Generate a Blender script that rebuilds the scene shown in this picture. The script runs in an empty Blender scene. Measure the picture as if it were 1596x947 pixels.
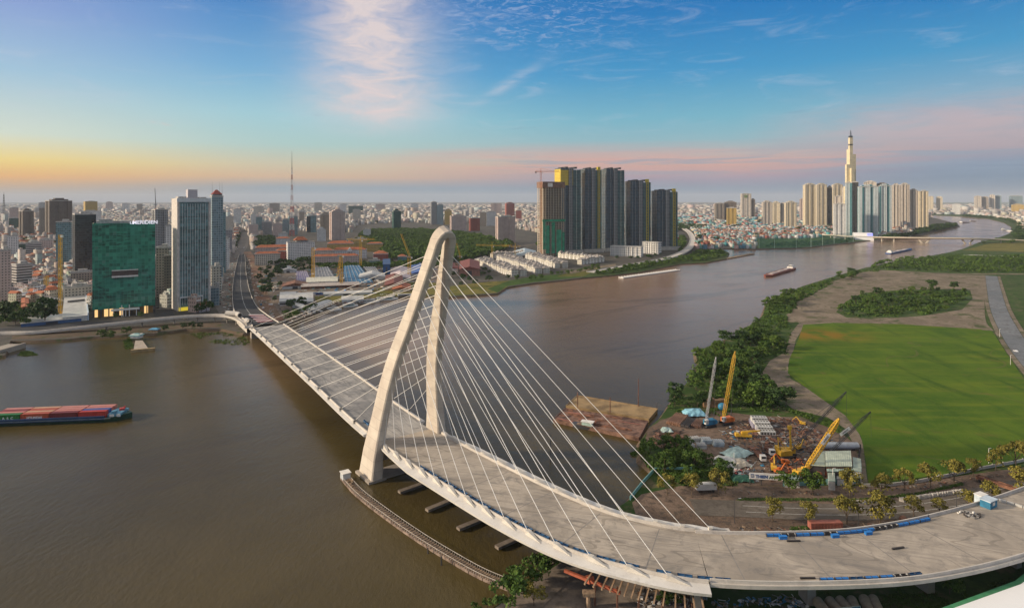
import bpy, bmesh, math, random
import numpy as np
from mathutils import Vector, Matrix
from mathutils.geometry import tessellate_polygon
S = bpy.context.scene
COL = S.collection
R = math.radians
rnd = random.Random(7)
nrs = np.random.RandomState(11)

# ------------------------------------------------------------------ camera
F, CX, HY, CAMZ = 950.0, 798.0, 312.0, 124.0      # focal length and horizon measured on the 1596 px wide photograph
cam = bpy.data.cameras.new('camera'); camo = bpy.data.objects.new('camera', cam); COL.objects.link(camo)
camo.location = (0, 0, CAMZ); camo.rotation_euler = (R(90), 0, 0)
cam.sensor_width = 36; cam.lens = 36*F/1596; cam.shift_y = -(473.5-HY)/1596
cam.clip_start = 1; cam.clip_end = 120000
S.camera = camo
S.render.engine = 'CYCLES'
S.cycles.use_denoising = True
S.cycles.max_bounces = 5; S.cycles.diffuse_bounces = 2; S.cycles.glossy_bounces = 2
S.cycles.transmission_bounces = 2; S.cycles.volume_bounces = 0; S.cycles.transparent_max_bounces = 6
S.cycles.sample_clamp_indirect = 5; S.cycles.caustics_reflective = False; S.cycles.caustics_refractive = False
S.view_settings.view_transform = 'Standard'; S.view_settings.look = 'None'
S.view_settings.exposure = 0.1; S.view_settings.gamma = 1.0

# ------------------------------------------------------------------ shader helper
class X:                                            # tiny expression wrapper over Math nodes
    def __init__(s, nt, sock): s.nt, s.s = nt, sock
    def _m(s, op, *o):
        n = s.nt.nodes.new('ShaderNodeMath'); n.operation = op
        for i, v in enumerate((s,)+o):
            if isinstance(v, X): s.nt.links.new(v.s, n.inputs[i])
            else: n.inputs[i].default_value = v
        return X(s.nt, n.outputs[0])
    def __add__(s, o): return s._m('ADD', o)
    def __radd__(s, o): return s._m('ADD', o)
    def __sub__(s, o): return s._m('SUBTRACT', o)
    def __mul__(s, o): return s._m('MULTIPLY', o)
    def __rmul__(s, o): return s._m('MULTIPLY', o)
    def __truediv__(s, o): return s._m('DIVIDE', o)
    def lt(s, o): return s._m('LESS_THAN', o)
    def gt(s, o): return s._m('GREATER_THAN', o)
    def fract(s): return s._m('FRACT')
    def floor(s): return s._m('FLOOR')
    def abs(s): return s._m('ABSOLUTE')
    def mx(s, o): return s._m('MAXIMUM', o)
    def mn(s, o): return s._m('MINIMUM', o)
    def pow(s, o): return s._m('POWER', o)
    def exp(s): return s._m('EXPONENT')
    def sm(s, a, b):                                # smoothstep a..b
        n = s.nt.nodes.new('ShaderNodeMapRange'); n.interpolation_type = 'SMOOTHSTEP'
        s.nt.links.new(s.s, n.inputs[0]); n.inputs[1].default_value = a; n.inputs[2].default_value = b
        return X(s.nt, n.outputs[0])
def col4(c): return (c[0], c[1], c[2], 1)
def mixc(nt, f, a, b, mode='MIX'):
    n = nt.nodes.new('ShaderNodeMix'); n.data_type = 'RGBA'; n.blend_type = mode
    for i, v in ((0, f), (6, a), (7, b)):
        if isinstance(v, X): nt.links.new(v.s, n.inputs[i])
        elif hasattr(v, 'is_output'): nt.links.new(v, n.inputs[i])
        elif i == 0: n.inputs[i].default_value = v
        else: n.inputs[i].default_value = col4(v)
    return n.outputs[2]
def ramp(nt, f, stops, interp='LINEAR'):
    n = nt.nodes.new('ShaderNodeValToRGB'); e = n.color_ramp.elements; n.color_ramp.interpolation = interp
    while len(e) < len(stops): e.new(0.5)
    for el, (p, c) in zip(e, stops): el.position = p; el.color = col4(c)
    nt.links.new(f.s, n.inputs[0]); return n.outputs[0]
def noise(nt, vec, scale, detail=3, rough=.5, dist=0, dim='3D'):
    n = nt.nodes.new('ShaderNodeTexNoise'); n.noise_dimensions = dim
    nt.links.new(vec, n.inputs['Vector']); n.inputs['Scale'].default_value = scale
    n.inputs['Detail'].default_value = detail; n.inputs['Roughness'].default_value = rough
    n.inputs['Distortion'].default_value = dist
    return X(nt, n.outputs['Fac'])
def sepxyz(nt, v):
    n = nt.nodes.new('ShaderNodeSeparateXYZ'); nt.links.new(v, n.inputs[0])
    return [X(nt, n.outputs[i]) for i in range(3)]
def comb(nt, x, y, z=0.0):
    n = nt.nodes.new('ShaderNodeCombineXYZ')
    for i, v in enumerate((x, y, z)):
        if isinstance(v, X): nt.links.new(v.s, n.inputs[i])
        else: n.inputs[i].default_value = v
    return n.outputs[0]
def srgb(r, g, b):                                  # 0..255 display value to linear
    f = lambda c: c/12.92 if c <= .04045 else ((c+.055)/1.055)**2.4
    return (f(r/255), f(g/255), f(b/255))

# ------------------------------------------------------------------ world: evening sky
W = bpy.data.worlds.new('World'); S.world = W; W.use_nodes = True
nt = W.node_tree; nt.nodes.clear()
SUN_AZ, SUN_EL = -97.0, 18.0                         # degrees from +Y (negative = left), and above the horizon
tc = nt.nodes.new('ShaderNodeTexCoord'); dirv = tc.outputs['Generated']
x, y, z = sepxyz(nt, dirv)
az = x._m('ARCTAN2', y)                             # 0 ahead, negative left
zz = z.mx(0.0)
t = (zz/0.36).mn(1.0)
P = lambda v: v/0.36
left = ramp(nt, t, [(0, srgb(140,140,145)), (P(.012), srgb(190,165,140)), (P(.03), srgb(250,184,100)), (P(.052), srgb(255,226,135)),
                    (P(.085), srgb(222,232,216)), (P(.165), srgb(168,204,228)), (P(.245), srgb(146,170,222)), (1, srgb(105,145,210))])
mid = ramp(nt, t, [(0, srgb(122,148,168)), (P(.02), srgb(136,160,176)), (P(.036), srgb(222,186,152)), (P(.055), srgb(214,204,176)),
                   (P(.085), srgb(180,212,208)), (P(.13), srgb(164,212,224)), (P(.2), srgb(112,178,222)), (P(.29), srgb(56,136,204)), (1, srgb(45,120,195))])
right = ramp(nt, t, [(0, srgb(108,134,160)), (P(.018), srgb(118,142,168)), (P(.036), srgb(164,150,170)), (P(.055), srgb(212,170,160)), (P(.072), srgb(196,182,180)),
                     (P(.095), srgb(146,190,202)), (P(.13), srgb(120,186,208)), (P(.2), srgb(64,156,208)), (P(.29), srgb(20,124,194)), (1, srgb(20,110,180))])
farr = ramp(nt, t, [(0, srgb(112,134,156)), (P(.03), srgb(110,138,166)), (P(.05), srgb(128,148,176)), (P(.07), srgb(176,164,174)), (P(.1), srgb(182,178,188)),
                     (P(.14), srgb(130,178,205)), (P(.2), srgb(66,156,206)), (P(.27), srgb(24,126,194)), (1, srgb(20,110,180))])
c = mixc(nt, az.sm(-.74, -.33), left, mid)
c = mixc(nt, az.sm(-.35, .2), c, right)
c = mixc(nt, az.sm(.34, .66), c, farr)
# clouds live on a plane above the city: project the direction on it
cl = comb(nt, x/(zz+.04), y/(zz+.04))
el = zz
def band(v, c0, w): return (((v-c0)/w).pow(2)*-1.0).exp()
n1 = noise(nt, cl, 1.1, 6, .6, .4); n2 = noise(nt, cl, 4.0, 5, .62, .6)
n3 = noise(nt, comb(nt, az*9.0, el*60.0), 1.0, 5, .6, .5)
plume = band(az + (el-.2)*.08, -.225, .09)*el.sm(.085, .155)*(noise(nt, comb(nt, az*14.0, el*45.0), 1.0, 7, .66, .7)*2.0-.12).mx(0).mn(1.15)
c = mixc(nt, (plume*1.05).mn(1.0), c, srgb(232,218,218))
alto = band(az, .02, .17)*el.sm(.215, .27)*noise(nt, comb(nt, az*34.0, el*130.0), 1.0, 6, .7, .9).sm(.47, .66)
c = mixc(nt, (alto*.6), c, srgb(170,190,225))
streak = band(el-(az+.01)*.55, .185, .009)*band(az, -.01, .05)*n3.sm(.3, .6)
c = mixc(nt, streak*.45, c, srgb(212,214,226))
pink = band(el, .105, .03)*az.sm(.33, .6)*n3.sm(.3, .62)
c = mixc(nt, pink*.6, c, srgb(206,180,184))
pk2 = band(el, .062-.0, .02)*az.sm(-.3, 0.0)*(az*-1.0).sm(-.72, -.3)*noise(nt, comb(nt, az*4.0, el*90.0), 1.0, 4, .6, .5).sm(.3, .65)
c = mixc(nt, pk2*.7, c, srgb(226,170,160))
brk = band(el, .058, .022)*az.sm(-.2, .15)*noise(nt, comb(nt, az*6.0, el*120.0, 11.0), 1.0, 6, .62, .8).sm(.46, .62)
c = mixc(nt, brk*.65, c, srgb(142,164,184))
puff = band(el, .105, .03)*az.sm(-.8, -.3)*(az*-1.0).sm(.2, .4)*noise(nt, comb(nt, az*22.0, el*70.0, 21.0), 1.0, 6, .6, .6).sm(.66, .76)
c = mixc(nt, puff*.7, c, srgb(238,212,205))
wisp = noise(nt, comb(nt, az*7.0, el*38.0, 3.0), 1.0, 7, .65, 1.2).sm(.5, .8)*el.sm(.06, .14)
c = mixc(nt, wisp*.28, c, srgb(214,216,230))
dark = noise(nt, comb(nt, az*16.0, el*110.0, 7.0), 1.0, 4, .6, .8).sm(.64, .76)*band(el, .115, .03)
c = mixc(nt, dark*.4, c, srgb(120,132,165))
# overhead, out of the frame: unseen pale brightness added to light the ground
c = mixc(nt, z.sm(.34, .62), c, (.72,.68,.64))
# below the horizon: dull haze colour
c = mixc(nt, z.sm(-.02, 0.0), srgb(104,116,130), c)
sky = nt.nodes.new('ShaderNodeTexSky'); sky.sky_type = 'NISHITA'; sky.sun_disc = False
sky.sun_elevation = R(SUN_EL); sky.sun_rotation = R(SUN_AZ); sky.dust_density = 2.0
b1 = nt.nodes.new('ShaderNodeBackground'); nt.links.new(sky.outputs[0], b1.inputs[0]); b1.inputs[1].default_value = 0.05
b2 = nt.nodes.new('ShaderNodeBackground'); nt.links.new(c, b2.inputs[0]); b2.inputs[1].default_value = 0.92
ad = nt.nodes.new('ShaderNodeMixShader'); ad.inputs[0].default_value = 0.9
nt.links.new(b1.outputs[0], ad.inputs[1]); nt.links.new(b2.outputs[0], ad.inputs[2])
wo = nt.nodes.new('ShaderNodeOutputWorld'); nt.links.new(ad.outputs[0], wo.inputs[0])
W.cycles.sampling_method = 'MANUAL'; W.cycles.sample_map_resolution = 512

sl = bpy.data.lights.new('sun', 'SUN'); sl.energy = 5.0; sl.angle = R(5); sl.color = (1.0, .83, .62)
so = bpy.data.objects.new('sun', sl); COL.objects.link(so)
so.rotation_euler = (R(90-SUN_EL), 0, R(180-SUN_AZ) + 0)
_d = Vector((math.sin(R(SUN_AZ))*math.cos(R(SUN_EL)), math.cos(R(SUN_AZ))*math.cos(R(SUN_EL)), math.sin(R(SUN_EL))))
so.rotation_euler = _d.to_track_quat('Z', 'Y').to_euler()

# ------------------------------------------------------------------ materials
MATS = {}
def newmat(name):
    m = bpy.data.materials.new(name); m.use_nodes = True
    nt = m.node_tree; return m, nt, nt.nodes['Principled BSDF']
def objco(nt): return nt.nodes.new('ShaderNodeTexCoord').outputs['Object']
def wpos(nt): return nt.nodes.new('ShaderNodeNewGeometry').outputs['Position']
def mat(name, c, rough=.8, metal=0.0, var=.18, scale=.35, c2=None, bump=0.0, detail=5, spec=None, aniso=None):
    """a plain surface with soft uneven wear"""
    if name in MATS: return MATS[name]
    m, nt, b = newmat(name); co = objco(nt)
    if aniso:
        mp = nt.nodes.new('ShaderNodeMapping'); mp.inputs['Scale'].default_value = aniso; nt.links.new(co, mp.inputs[0]); co = mp.outputs[0]
    f = noise(nt, co, scale, detail, .6).sm(.3, .7)
    lo = tuple(v*(1-var) for v in c); hi = c2 if c2 else tuple(min(1, v*(1+var)) for v in c)
    nt.links.new(mixc(nt, f, lo, hi), b.inputs['Base Color'])
    b.inputs['Roughness'].default_value = rough; b.inputs['Metallic'].default_value = metal
    if spec is not None: b.inputs['Specular IOR Level'].default_value = spec
    if bump:
        bp = nt.nodes.new('ShaderNodeBump'); bp.inputs['Distance'].default_value = bump
        nt.links.new(noise(nt, co, scale*4, 4).s, bp.inputs['Height']); nt.links.new(bp.outputs[0], b.inputs['Normal'])
    MATS[name] = m; return m
def facade(name, wall, glass, du=3.2, dz=3.3, fu=(.2, .8), fz=(.25, .8), roof=(.3, .29, .27), lit=0.0, gr=.12, vary=.5,
           strip=None, balc=None, tint=False, uo=0.0):
    """a wall with rows of windows; u runs along the wall, z up; every pane its own shade"""
    if name in MATS: return MATS[name]
    m, nt, b = newmat(name); t = nt.nodes.new('ShaderNodeTexCoord')
    ox, oy, oz = sepxyz(nt, t.outputs['Object']); nx, ny, nz = sepxyz(nt, t.outputs['Normal'])
    u = (oy*nx - ox*ny) + (500.0+uo)
    iu = (u/du).floor(); iz = (oz/dz).floor(); fu_ = (u/du).fract(); fz_ = (oz/dz).fract()
    win = fu_.gt(fu[0])*fu_.lt(fu[1])*fz_.gt(fz[0])*fz_.lt(fz[1])*nz.abs().lt(.5)
    wn = nt.nodes.new('ShaderNodeTexWhiteNoise'); wn.noise_dimensions = '3D'
    nt.links.new(comb(nt, iu, iz, 1.5), wn.inputs['Vector']); rv = X(nt, wn.outputs['Value'])
    nv = noise(nt, t.outputs['Object'], .05, 4).sm(.25, .75)
    gcol = mixc(nt, (rv*.6+nv*.4), tuple(v*(1-vary) for v in glass), tuple(min(1, v*(1+vary)) for v in glass))
    wc = mixc(nt, noise(nt, t.outputs['Object'], .12, 6, .65).sm(.3, .75), tuple(v*.78 for v in wall), wall)
    if tint:
        oi = nt.nodes.new('ShaderNodeObjectInfo'); wc = mixc(nt, 1.0, wc, oi.outputs['Color'], 'MULTIPLY')
    if strip: wc = mixc(nt, ((u/strip[0]).fract().lt(strip[1])), wc, strip[2])
    if balc: wc = mixc(nt, fz_.lt(balc[0]), wc, balc[1])
    rc = mixc(nt, noise(nt, t.outputs['Object'], .3, 4).sm(.3, .7), tuple(v*.7 for v in roof), roof)
    wc = mixc(nt, nz.gt(.5), wc, rc)
    nt.links.new(mixc(nt, win, wc, gcol), b.inputs['Base Color'])
    nt.links.new((win*(gr-.75)+.75).s, b.inputs['Roughness'])
    nt.links.new((win*.5+.3).s, b.inputs['Specular IOR Level'])
    if lit:
        nt.links.new((win*rv.gt(1-lit)*1.0).s, b.inputs['Emission Strength']); b.inputs['Emission Color'].default_value = (1, .62, .25, 1)
    MATS[name] = m; return m

# ------------------------------------------------------------------ geometry
def G(px, py, z=2.0):
    D = F*(CAMZ-z)/(py-HY); return Vector(((px-CX)*D/F, D, z))
def Dof(py, z=2.0): return F*(CAMZ-z)/(py-HY)
def at(px, D, z=0.0): return Vector(((px-CX)*D/F, D, z))
def zat(py, D): return CAMZ-(py-HY)*D/F
class MB:
    def __init__(s): s.v, s.f, s.m = [], [], []
    def add(s, vs, fs, mi=0):
        o = len(s.v); s.v += [tuple(v) for v in vs]; s.f += [tuple(o+i for i in f) for f in fs]; s.m += [mi]*len(fs)
    def box(s, x0, x1, y0, y1, z0, z1, mi=0):
        s.add([(x0,y0,z0),(x1,y0,z0),(x1,y1,z0),(x0,y1,z0),(x0,y0,z1),(x1,y0,z1),(x1,y1,z1),(x0,y1,z1)],
              [(0,3,2,1),(4,5,6,7),(0,1,5,4),(1,2,6,5),(2,3,7,6),(3,0,4,7)], mi)
    def cbox(s, c, d, mi=0, rz=0):
        M = Matrix.Rotation(rz, 3, 'Z'); vs = []
        for k in (-.5, .5):
            for a, b in ((-.5,-.5),(.5,-.5),(.5,.5),(-.5,.5)): vs.append(Vector(c)+M@Vector((a*d[0], b*d[1], k*d[2])))
        s.add(vs, [(0,3,2,1),(4,5,6,7),(0,1,5,4),(1,2,6,5),(2,3,7,6),(3,0,4,7)], mi)
    def loft(s, rings, mi=0, caps=True, closed=True):
        n = len(rings[0]); vs = [v for r in rings for v in r]; fs = []
        for i in range(len(rings)-1):
            for j in range(n if closed else n-1):
                k = (j+1) % n; fs.append((i*n+j, i*n+k, (i+1)*n+k, (i+1)*n+j))
        if caps and closed: fs += [tuple(range(n-1, -1, -1)), tuple((len(rings)-1)*n+j for j in range(n))]
        s.add(vs, fs, mi)
    def bar(s, a, b, w, mi=0, n=4, w2=None):
        a, b = Vector(a), Vector(b); d = (b-a).normalized()
        up = Vector((0,0,1)) if abs(d.z) < .95 else Vector((1,0,0))
        p = d.cross(up).normalized(); q = p.cross(d)
        rr = []
        for c, ww in ((a, w), (b, w if w2 is None else w2)):
            rr.append([c+(p*math.cos(2*math.pi*(k+.5)/n)+q*math.sin(2*math.pi*(k+.5)/n))*ww*(.7071 if n == 4 else .5) for k in range(n)])
        s.loft(rr, mi)
    def prism(s, pts, z0, z1, mi=0, mtop=None):
        ar = sum(pts[i][0]*pts[(i+1)%len(pts)][1]-pts[(i+1)%len(pts)][0]*pts[i][1] for i in range(len(pts)))
        if ar < 0: pts = list(reversed(pts))
        n = len(pts); o = [(p[0], p[1], z0) for p in pts]+[(p[0], p[1], z1) for p in pts]
        s.add(o, [(i, (i+1)%n, n+(i+1)%n, n+i) for i in range(n)], mi)
        tri = tessellate_polygon([[Vector((p[0], p[1], 0)) for p in pts]])
        s.add([(p[0], p[1], z1) for p in pts], [tuple(t) if _up(pts, t) else tuple(reversed(t)) for t in tri], mi if mtop is None else mtop)
    def hip(s, x0, x1, y0, y1, z0, h, mi=0, over=.6, gable=False):
        x0 -= over; x1 += over; y0 -= over; y1 += over
        if (x1-x0) >= (y1-y0):
            i = 0 if gable else (y1-y0)/2*.9; r = [(x0+i, (y0+y1)/2, z0+h), (x1-i, (y0+y1)/2, z0+h)]
            fs = [(0,1,5,4),(1,2,5),(2,3,4,5),(3,0,4)]
        else:
            i = 0 if gable else (x1-x0)/2*.9; r = [((x0+x1)/2, y0+i, z0+h), ((x0+x1)/2, y1-i, z0+h)]
            fs = [(1,2,5,4),(0,1,4),(3,0,4,5),(2,3,5)]
        s.add([(x0,y0,z0),(x1,y0,z0),(x1,y1,z0),(x0,y1,z0)]+r, fs+[(3,2,1,0)], mi)
    def build(s, name, mats, parent=None, smooth=False):
        me = bpy.data.meshes.new(name); me.from_pydata(s.v, [], s.f)
        if not isinstance(mats, (list, tuple)): mats = [mats]
        for m in mats: me.materials.append(m)
        if len(mats) > 1: me.polygons.foreach_set('material_index', s.m)
        if smooth: me.polygons.foreach_set('use_smooth', [True]*len(s.f))
        o = bpy.data.objects.new(name, me); COL.objects.link(o)
        if parent: o.parent = parent
        return o
def _up(p, t):
    a, b, c = (p[i] for i in t); return (b[0]-a[0])*(c[1]-a[1])-(b[1]-a[1])*(c[0]-a[0]) > 0
def tag(o, label=None, cat=None, group=None, kind=None):
    if label: o['label'] = label
    if cat: o['category'] = cat
    if group: o['group'] = group
    if kind: o['kind'] = kind
    return o
def thing(name, label, cat, loc=(0,0,0), rz=0.0, group=None):
    o = bpy.data.objects.new(name, None); COL.objects.link(o); o.empty_display_size = 2
    o.location = loc; o.rotation_euler = (0, 0, rz); return tag(o, label, cat, group)
def dup(r, loc, rz=0.0, label=None, group=None, sc=None):
    c = r.copy(); COL.objects.link(c); c.location = loc; c.rotation_euler = (0, 0, rz)
    if sc: c.scale = sc if isinstance(sc, tuple) else (sc,)*3
    if label: c['label'] = label
    if group: c['group'] = group
    for ch in list(r.children):
        d = ch.copy(); COL.objects.link(d); d.parent = c
        for g in list(ch.children):
            e = g.copy(); COL.objects.link(e); e.parent = d
    return c
def hide_proto(o):                                  # a mould used only for its mesh data
    for ch in list(o.children): hide_proto(ch)
    bpy.data.objects.remove(o)
def sheet(name, pts, z, m, kind='structure', zb=None, mside=None, slope=0.0):
    """flat ground polygon at height z, optionally with bank sides down to zb"""
    pts = [(p[0], p[1]) for p in pts]
    ar = sum(pts[i][0]*pts[(i+1)%len(pts)][1]-pts[(i+1)%len(pts)][0]*pts[i][1] for i in range(len(pts)))
    if ar < 0: pts.reverse()
    mb = MB(); tri = tessellate_polygon([[Vector((p[0], p[1], 0)) for p in pts]])
    mb.add([(p[0], p[1], z) for p in pts], [tuple(t) if _up(pts, t) else tuple(reversed(t)) for t in tri])
    if zb is not None:
        n = len(pts); out = []
        for i in range(n):
            a, b, c = Vector(pts[i-1]), Vector(pts[i]), Vector(pts[(i+1)%n])
            nn = Vector(((c-a).y, -(c-a).x)).normalized()*slope; out.append((b.x+nn.x, b.y+nn.y, zb))
        mb.add([(p[0], p[1], z) for p in pts]+out, [(i, n+i, n+(i+1)%n, (i+1)%n) for i in range(n)], 1 if mside else 0)
    return tag(mb.build(name, [m, mside] if mside else m), kind=kind)
def catmull(P, n=8):
    P = [Vector(p) for p in P]; out = []
    Q = [P[0]*2-P[1]]+P+[P[-1]*2-P[-2]]
    for i in range(1, len(Q)-2):
        a, b, c, d = Q[i-1:i+3]
        for k in range(n):
            t = k/n; out.append(.5*((2*b)+(c-a)*t+(2*a-5*b+4*c-d)*t*t+(3*b-a-3*c+d)*t**3))
    out.append(P[-1]); return out
def strip(name, line, w, m, z=None, kind='structure', off=0.0):
    """a road ribbon along a list of points"""
    mb = MB(); L = []; Rr = []; n = len(line)
    for i in range(n):
        d = (line[min(n-1, i+1)]-line[max(0, i-1)]); d.z = 0; d.normalize(); p = Vector((-d.y, d.x, 0))
        ww = w[i]/2 if isinstance(w, (list, tuple)) else w/2
        c = line[i].copy()+p*off
        if z is not None: c.z = z
        L.append(c+p*ww); Rr.append(c-p*ww)
    mb.add(L+Rr, [(i, n+i, n+i+1, i+1) for i in range(n-1)])
    o = mb.build(name, m); return tag(o, kind=kind) if kind else o
# ------------------------------------------------------------------ setting: water, banks, ground, roads
FAR = (27500.0, 40000.0)
def water_mat():
    m, nt, b = newmat('river_water'); p = wpos(nt)
    f = noise(nt, p, .006, 5, .6).sm(.3, .7)
    c = mixc(nt, f, (.060, .045, .014), (.092, .068, .025))
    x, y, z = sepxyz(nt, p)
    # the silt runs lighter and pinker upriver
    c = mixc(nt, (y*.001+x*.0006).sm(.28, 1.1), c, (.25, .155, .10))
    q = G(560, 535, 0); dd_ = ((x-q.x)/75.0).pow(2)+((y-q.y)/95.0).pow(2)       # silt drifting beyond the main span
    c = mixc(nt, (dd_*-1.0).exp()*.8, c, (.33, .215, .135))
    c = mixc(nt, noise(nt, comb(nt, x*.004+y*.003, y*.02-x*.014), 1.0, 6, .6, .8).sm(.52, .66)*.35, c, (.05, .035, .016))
    nt.links.new(c, b.inputs['Base Color'])
    b.inputs['IOR'].default_value = 1.33; b.inputs['Specular IOR Level'].default_value = .30; b.inputs['Roughness'].default_value = .13
    rr = noise(nt, p, .012, 3).sm(.35, .7)*.10+.10
    nt.links.new(rr.s, b.inputs['Roughness'])
    mp = nt.nodes.new('ShaderNodeMapping'); mp.inputs['Rotation'].default_value = (0, 0, R(32)); mp.inputs['Scale'].default_value = (1, .45, 1)
    nt.links.new(p, mp.inputs[0])
    h = noise(nt, mp.outputs[0], .42, 6, .68)*1.0 + noise(nt, p, .05, 4)*1.5*noise(nt, p, .008, 2)
    bp = nt.nodes.new('ShaderNodeBump'); bp.inputs['Distance'].default_value = .34; bp.inputs['Strength'].default_value = .9
    nt.links.new(h.s, bp.inputs['Height']); nt.links.new(bp.outputs[0], b.inputs['Normal'])
    return m
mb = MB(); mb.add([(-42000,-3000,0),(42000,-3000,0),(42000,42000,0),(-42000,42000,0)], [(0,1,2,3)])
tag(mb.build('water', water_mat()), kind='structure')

def ground_mat(name, cols, s=(.02, .15, 1.2), bump=.0, green=None):
    m, nt, b = newmat(name); p = wpos(nt)
    c = mixc(nt, noise(nt, p, s[0], 6, .62, .6).sm(.38, .62), cols[0], cols[1])
    c = mixc(nt, noise(nt, p, s[1], 5, .6, .4).sm(.5, .68), c, cols[2])
    c = mixc(nt, noise(nt, p, s[2]*.45, 5, .75).sm(.35, .75)*.55, c, cols[3] if len(cols) > 3 else (.02,.02,.015))
    if green: c = mixc(nt, noise(nt, p, .045, 6, .7, .8).sm(.53, .62)*.85, c, green)
    nt.links.new(c, b.inputs['Base Color']); b.inputs['Roughness'].default_value = .95; b.inputs['Specular IOR Level'].default_value = .15
    if bump:
        bp = nt.nodes.new('ShaderNodeBump'); bp.inputs['Distance'].default_value = bump
        nt.links.new(noise(nt, p, 1.5, 5).s, bp.inputs['Height']); nt.links.new(bp.outputs[0], b.inputs['Normal'])
    MATS[name] = m; return m
city_g = ground_mat('city_ground', [(.085,.078,.07), (.13,.115,.10), (.05,.065,.035), (.03,.03,.03)])
bank_m = ground_mat('bank_soil', [(.15,.105,.075), (.11,.08,.055), (.05,.07,.025), (.04,.03,.02)])
scrub_m = ground_mat('scrub_ground', [(.035,.070,.014), (.060,.098,.022), (.12,.10,.055), (.02,.04,.01)], (.03, .12, .9))
dirt_m = ground_mat('dirt', [(.19,.15,.11), (.27,.215,.16), (.13,.12,.07), (.08,.065,.045)], (.03, .2, 1.5), .3, (.055,.075,.022))
yard_m = ground_mat('yard_dirt', [(.145,.10,.072), (.22,.155,.115), (.09,.07,.055), (.05,.04,.03)], (.05, .3, 1.5), .3)
pave_m = ground_mat('worn_paving', [(.22,.18,.145), (.28,.23,.185), (.16,.13,.10), (.10,.08,.06)], (.05, .3, 1.5))
olive_m = ground_mat('dry_lawn', [(.13,.125,.025), (.20,.165,.04), (.06,.09,.02), (.05,.05,.02)], (.015, .08, .8))
green_m = ground_mat('wet_green', [(.045,.085,.014), (.065,.115,.022), (.03,.055,.012), (.02,.04,.01)], (.02, .1, .9))
asph_m = ground_mat('asphalt', [(.055,.057,.062), (.075,.076,.08), (.06,.058,.055), (.03,.03,.03)], (.03, .25, 1.5))
oldasph_m = ground_mat('dusty_asphalt', [(.13,.112,.095), (.17,.145,.12), (.10,.085,.07), (.06,.05,.04)], (.04, .3, 1.5))

A = [(-3000,620),(-900,590),(-200,566),(8,553),(16,531),(60,530),(100,528),(148,524),(200,521),(240,519),(290,512),(345,512),(380,519),(398,517),(436,512),
     (458,502),(480,492),(520,480),(560,470),(600,464),(650,459),(700,462),(735,460),(775,457),(790,447),(830,441),(880,436),(905,433),
     (960,428),(1000,423),(1060,411),(1100,409),(1132,403),(1136,394),(1124,387),(1180,388),(1250,386),(1330,378),(1370,372),(1400,370),
     (1440,366),(1462,359),(1496,353),(1492,348.5),(1470,343),(1450,338),(1449,335.4)]
B = [(1453,335.4),(1500,337.5),(1540,341),(1565,347),(1577,354),(1575,363),(1560,369),(1525,378),(1500,388),(1480,393),(1414,405),(1373,412),
     (1345,418),(1302,430),(1250,446),(1226,457),(1204,464),(1194,475),(1188,492),(1170,510),(1140,525),(1100,541),(1084,549),(1086,560),
     (1098,566),(1082,588),(1062,604),(1044,630),(1030,650),(1014,664),(998,688),(998,714),(1020,733),(980,779),(925,815),(880,868),(768,947),(600,1100)]
a = [G(*p)[:2] for p in A]+[FAR, (-40000,40000), (-40000,300)]
sheet('ground', a, 2.0, city_g, zb=-1.0, mside=bank_m, slope=3.0)
b = [G(*p)[:2] for p in B]+[(-110,60), (-110,-2500), (40000,-2500), (40000,40000), FAR]
sheet('terrain', b, 2.0, scrub_m, zb=-1.0, mside=bank_m, slope=3.0)
def gsheet(name, pts, m, z, **k): return sheet(name, [G(p[0], p[1], 2.0) for p in pts], z, m, **k)
# river bank promenade on the left
gsheet('riverside_path', [(18,529),(100,526),(200,519),(240,517),(290,511),(345,510),(345,501),(280,503),(200,510),(120,515),(20,519)], bank_m, 2.03)
gsheet('riverside_road', [(-400,548),(0,523),(120,514),(200,508),(290,500),(345,499),(350,494),(280,493),(140,501),(0,511),(-400,530)], asph_m, 2.06)
# strips of grass and mud along the middle bank
gsheet('lawn', [(495,474),(560,467),(605,461),(640,450),(700,443),(650,438),(560,455),(490,462)], olive_m, 2.04)
gsheet('riverbank_grass', [(600,463),(650,458),(700,461),(735,459),(775,456),(792,446),(795,437),(760,439),(700,446),(640,452)], olive_m, 2.08)
gsheet('grass_shore', [(775,456),(790,446),(830,440),(905,432),(905,427),(872,427),(830,431),(795,437),(760,450)], green_m, 2.10)
gsheet('sand_strip', [(868,431),(905,431),(955,426),(960,419),(925,417),(888,424)], olive_m, 2.12)
gsheet('mud_strip', [(880,424),(925,416),(960,411),(960,415),(925,419),(890,427)], dirt_m, 2.14)
gsheet('scrub_shore', [(905,433),(960,428),(1000,423),(1060,411),(1100,409),(1132,403),(1136,394),(1124,388),(1085,390),(1070,402),(1000,413),(925,423)], scrub_m, 2.16)
gsheet('golf_ground', [(1180,387),(1250,385),(1330,377),(1368,372),(1366,366),(1300,366),(1180,372)], green_m, 2.1)
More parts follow.
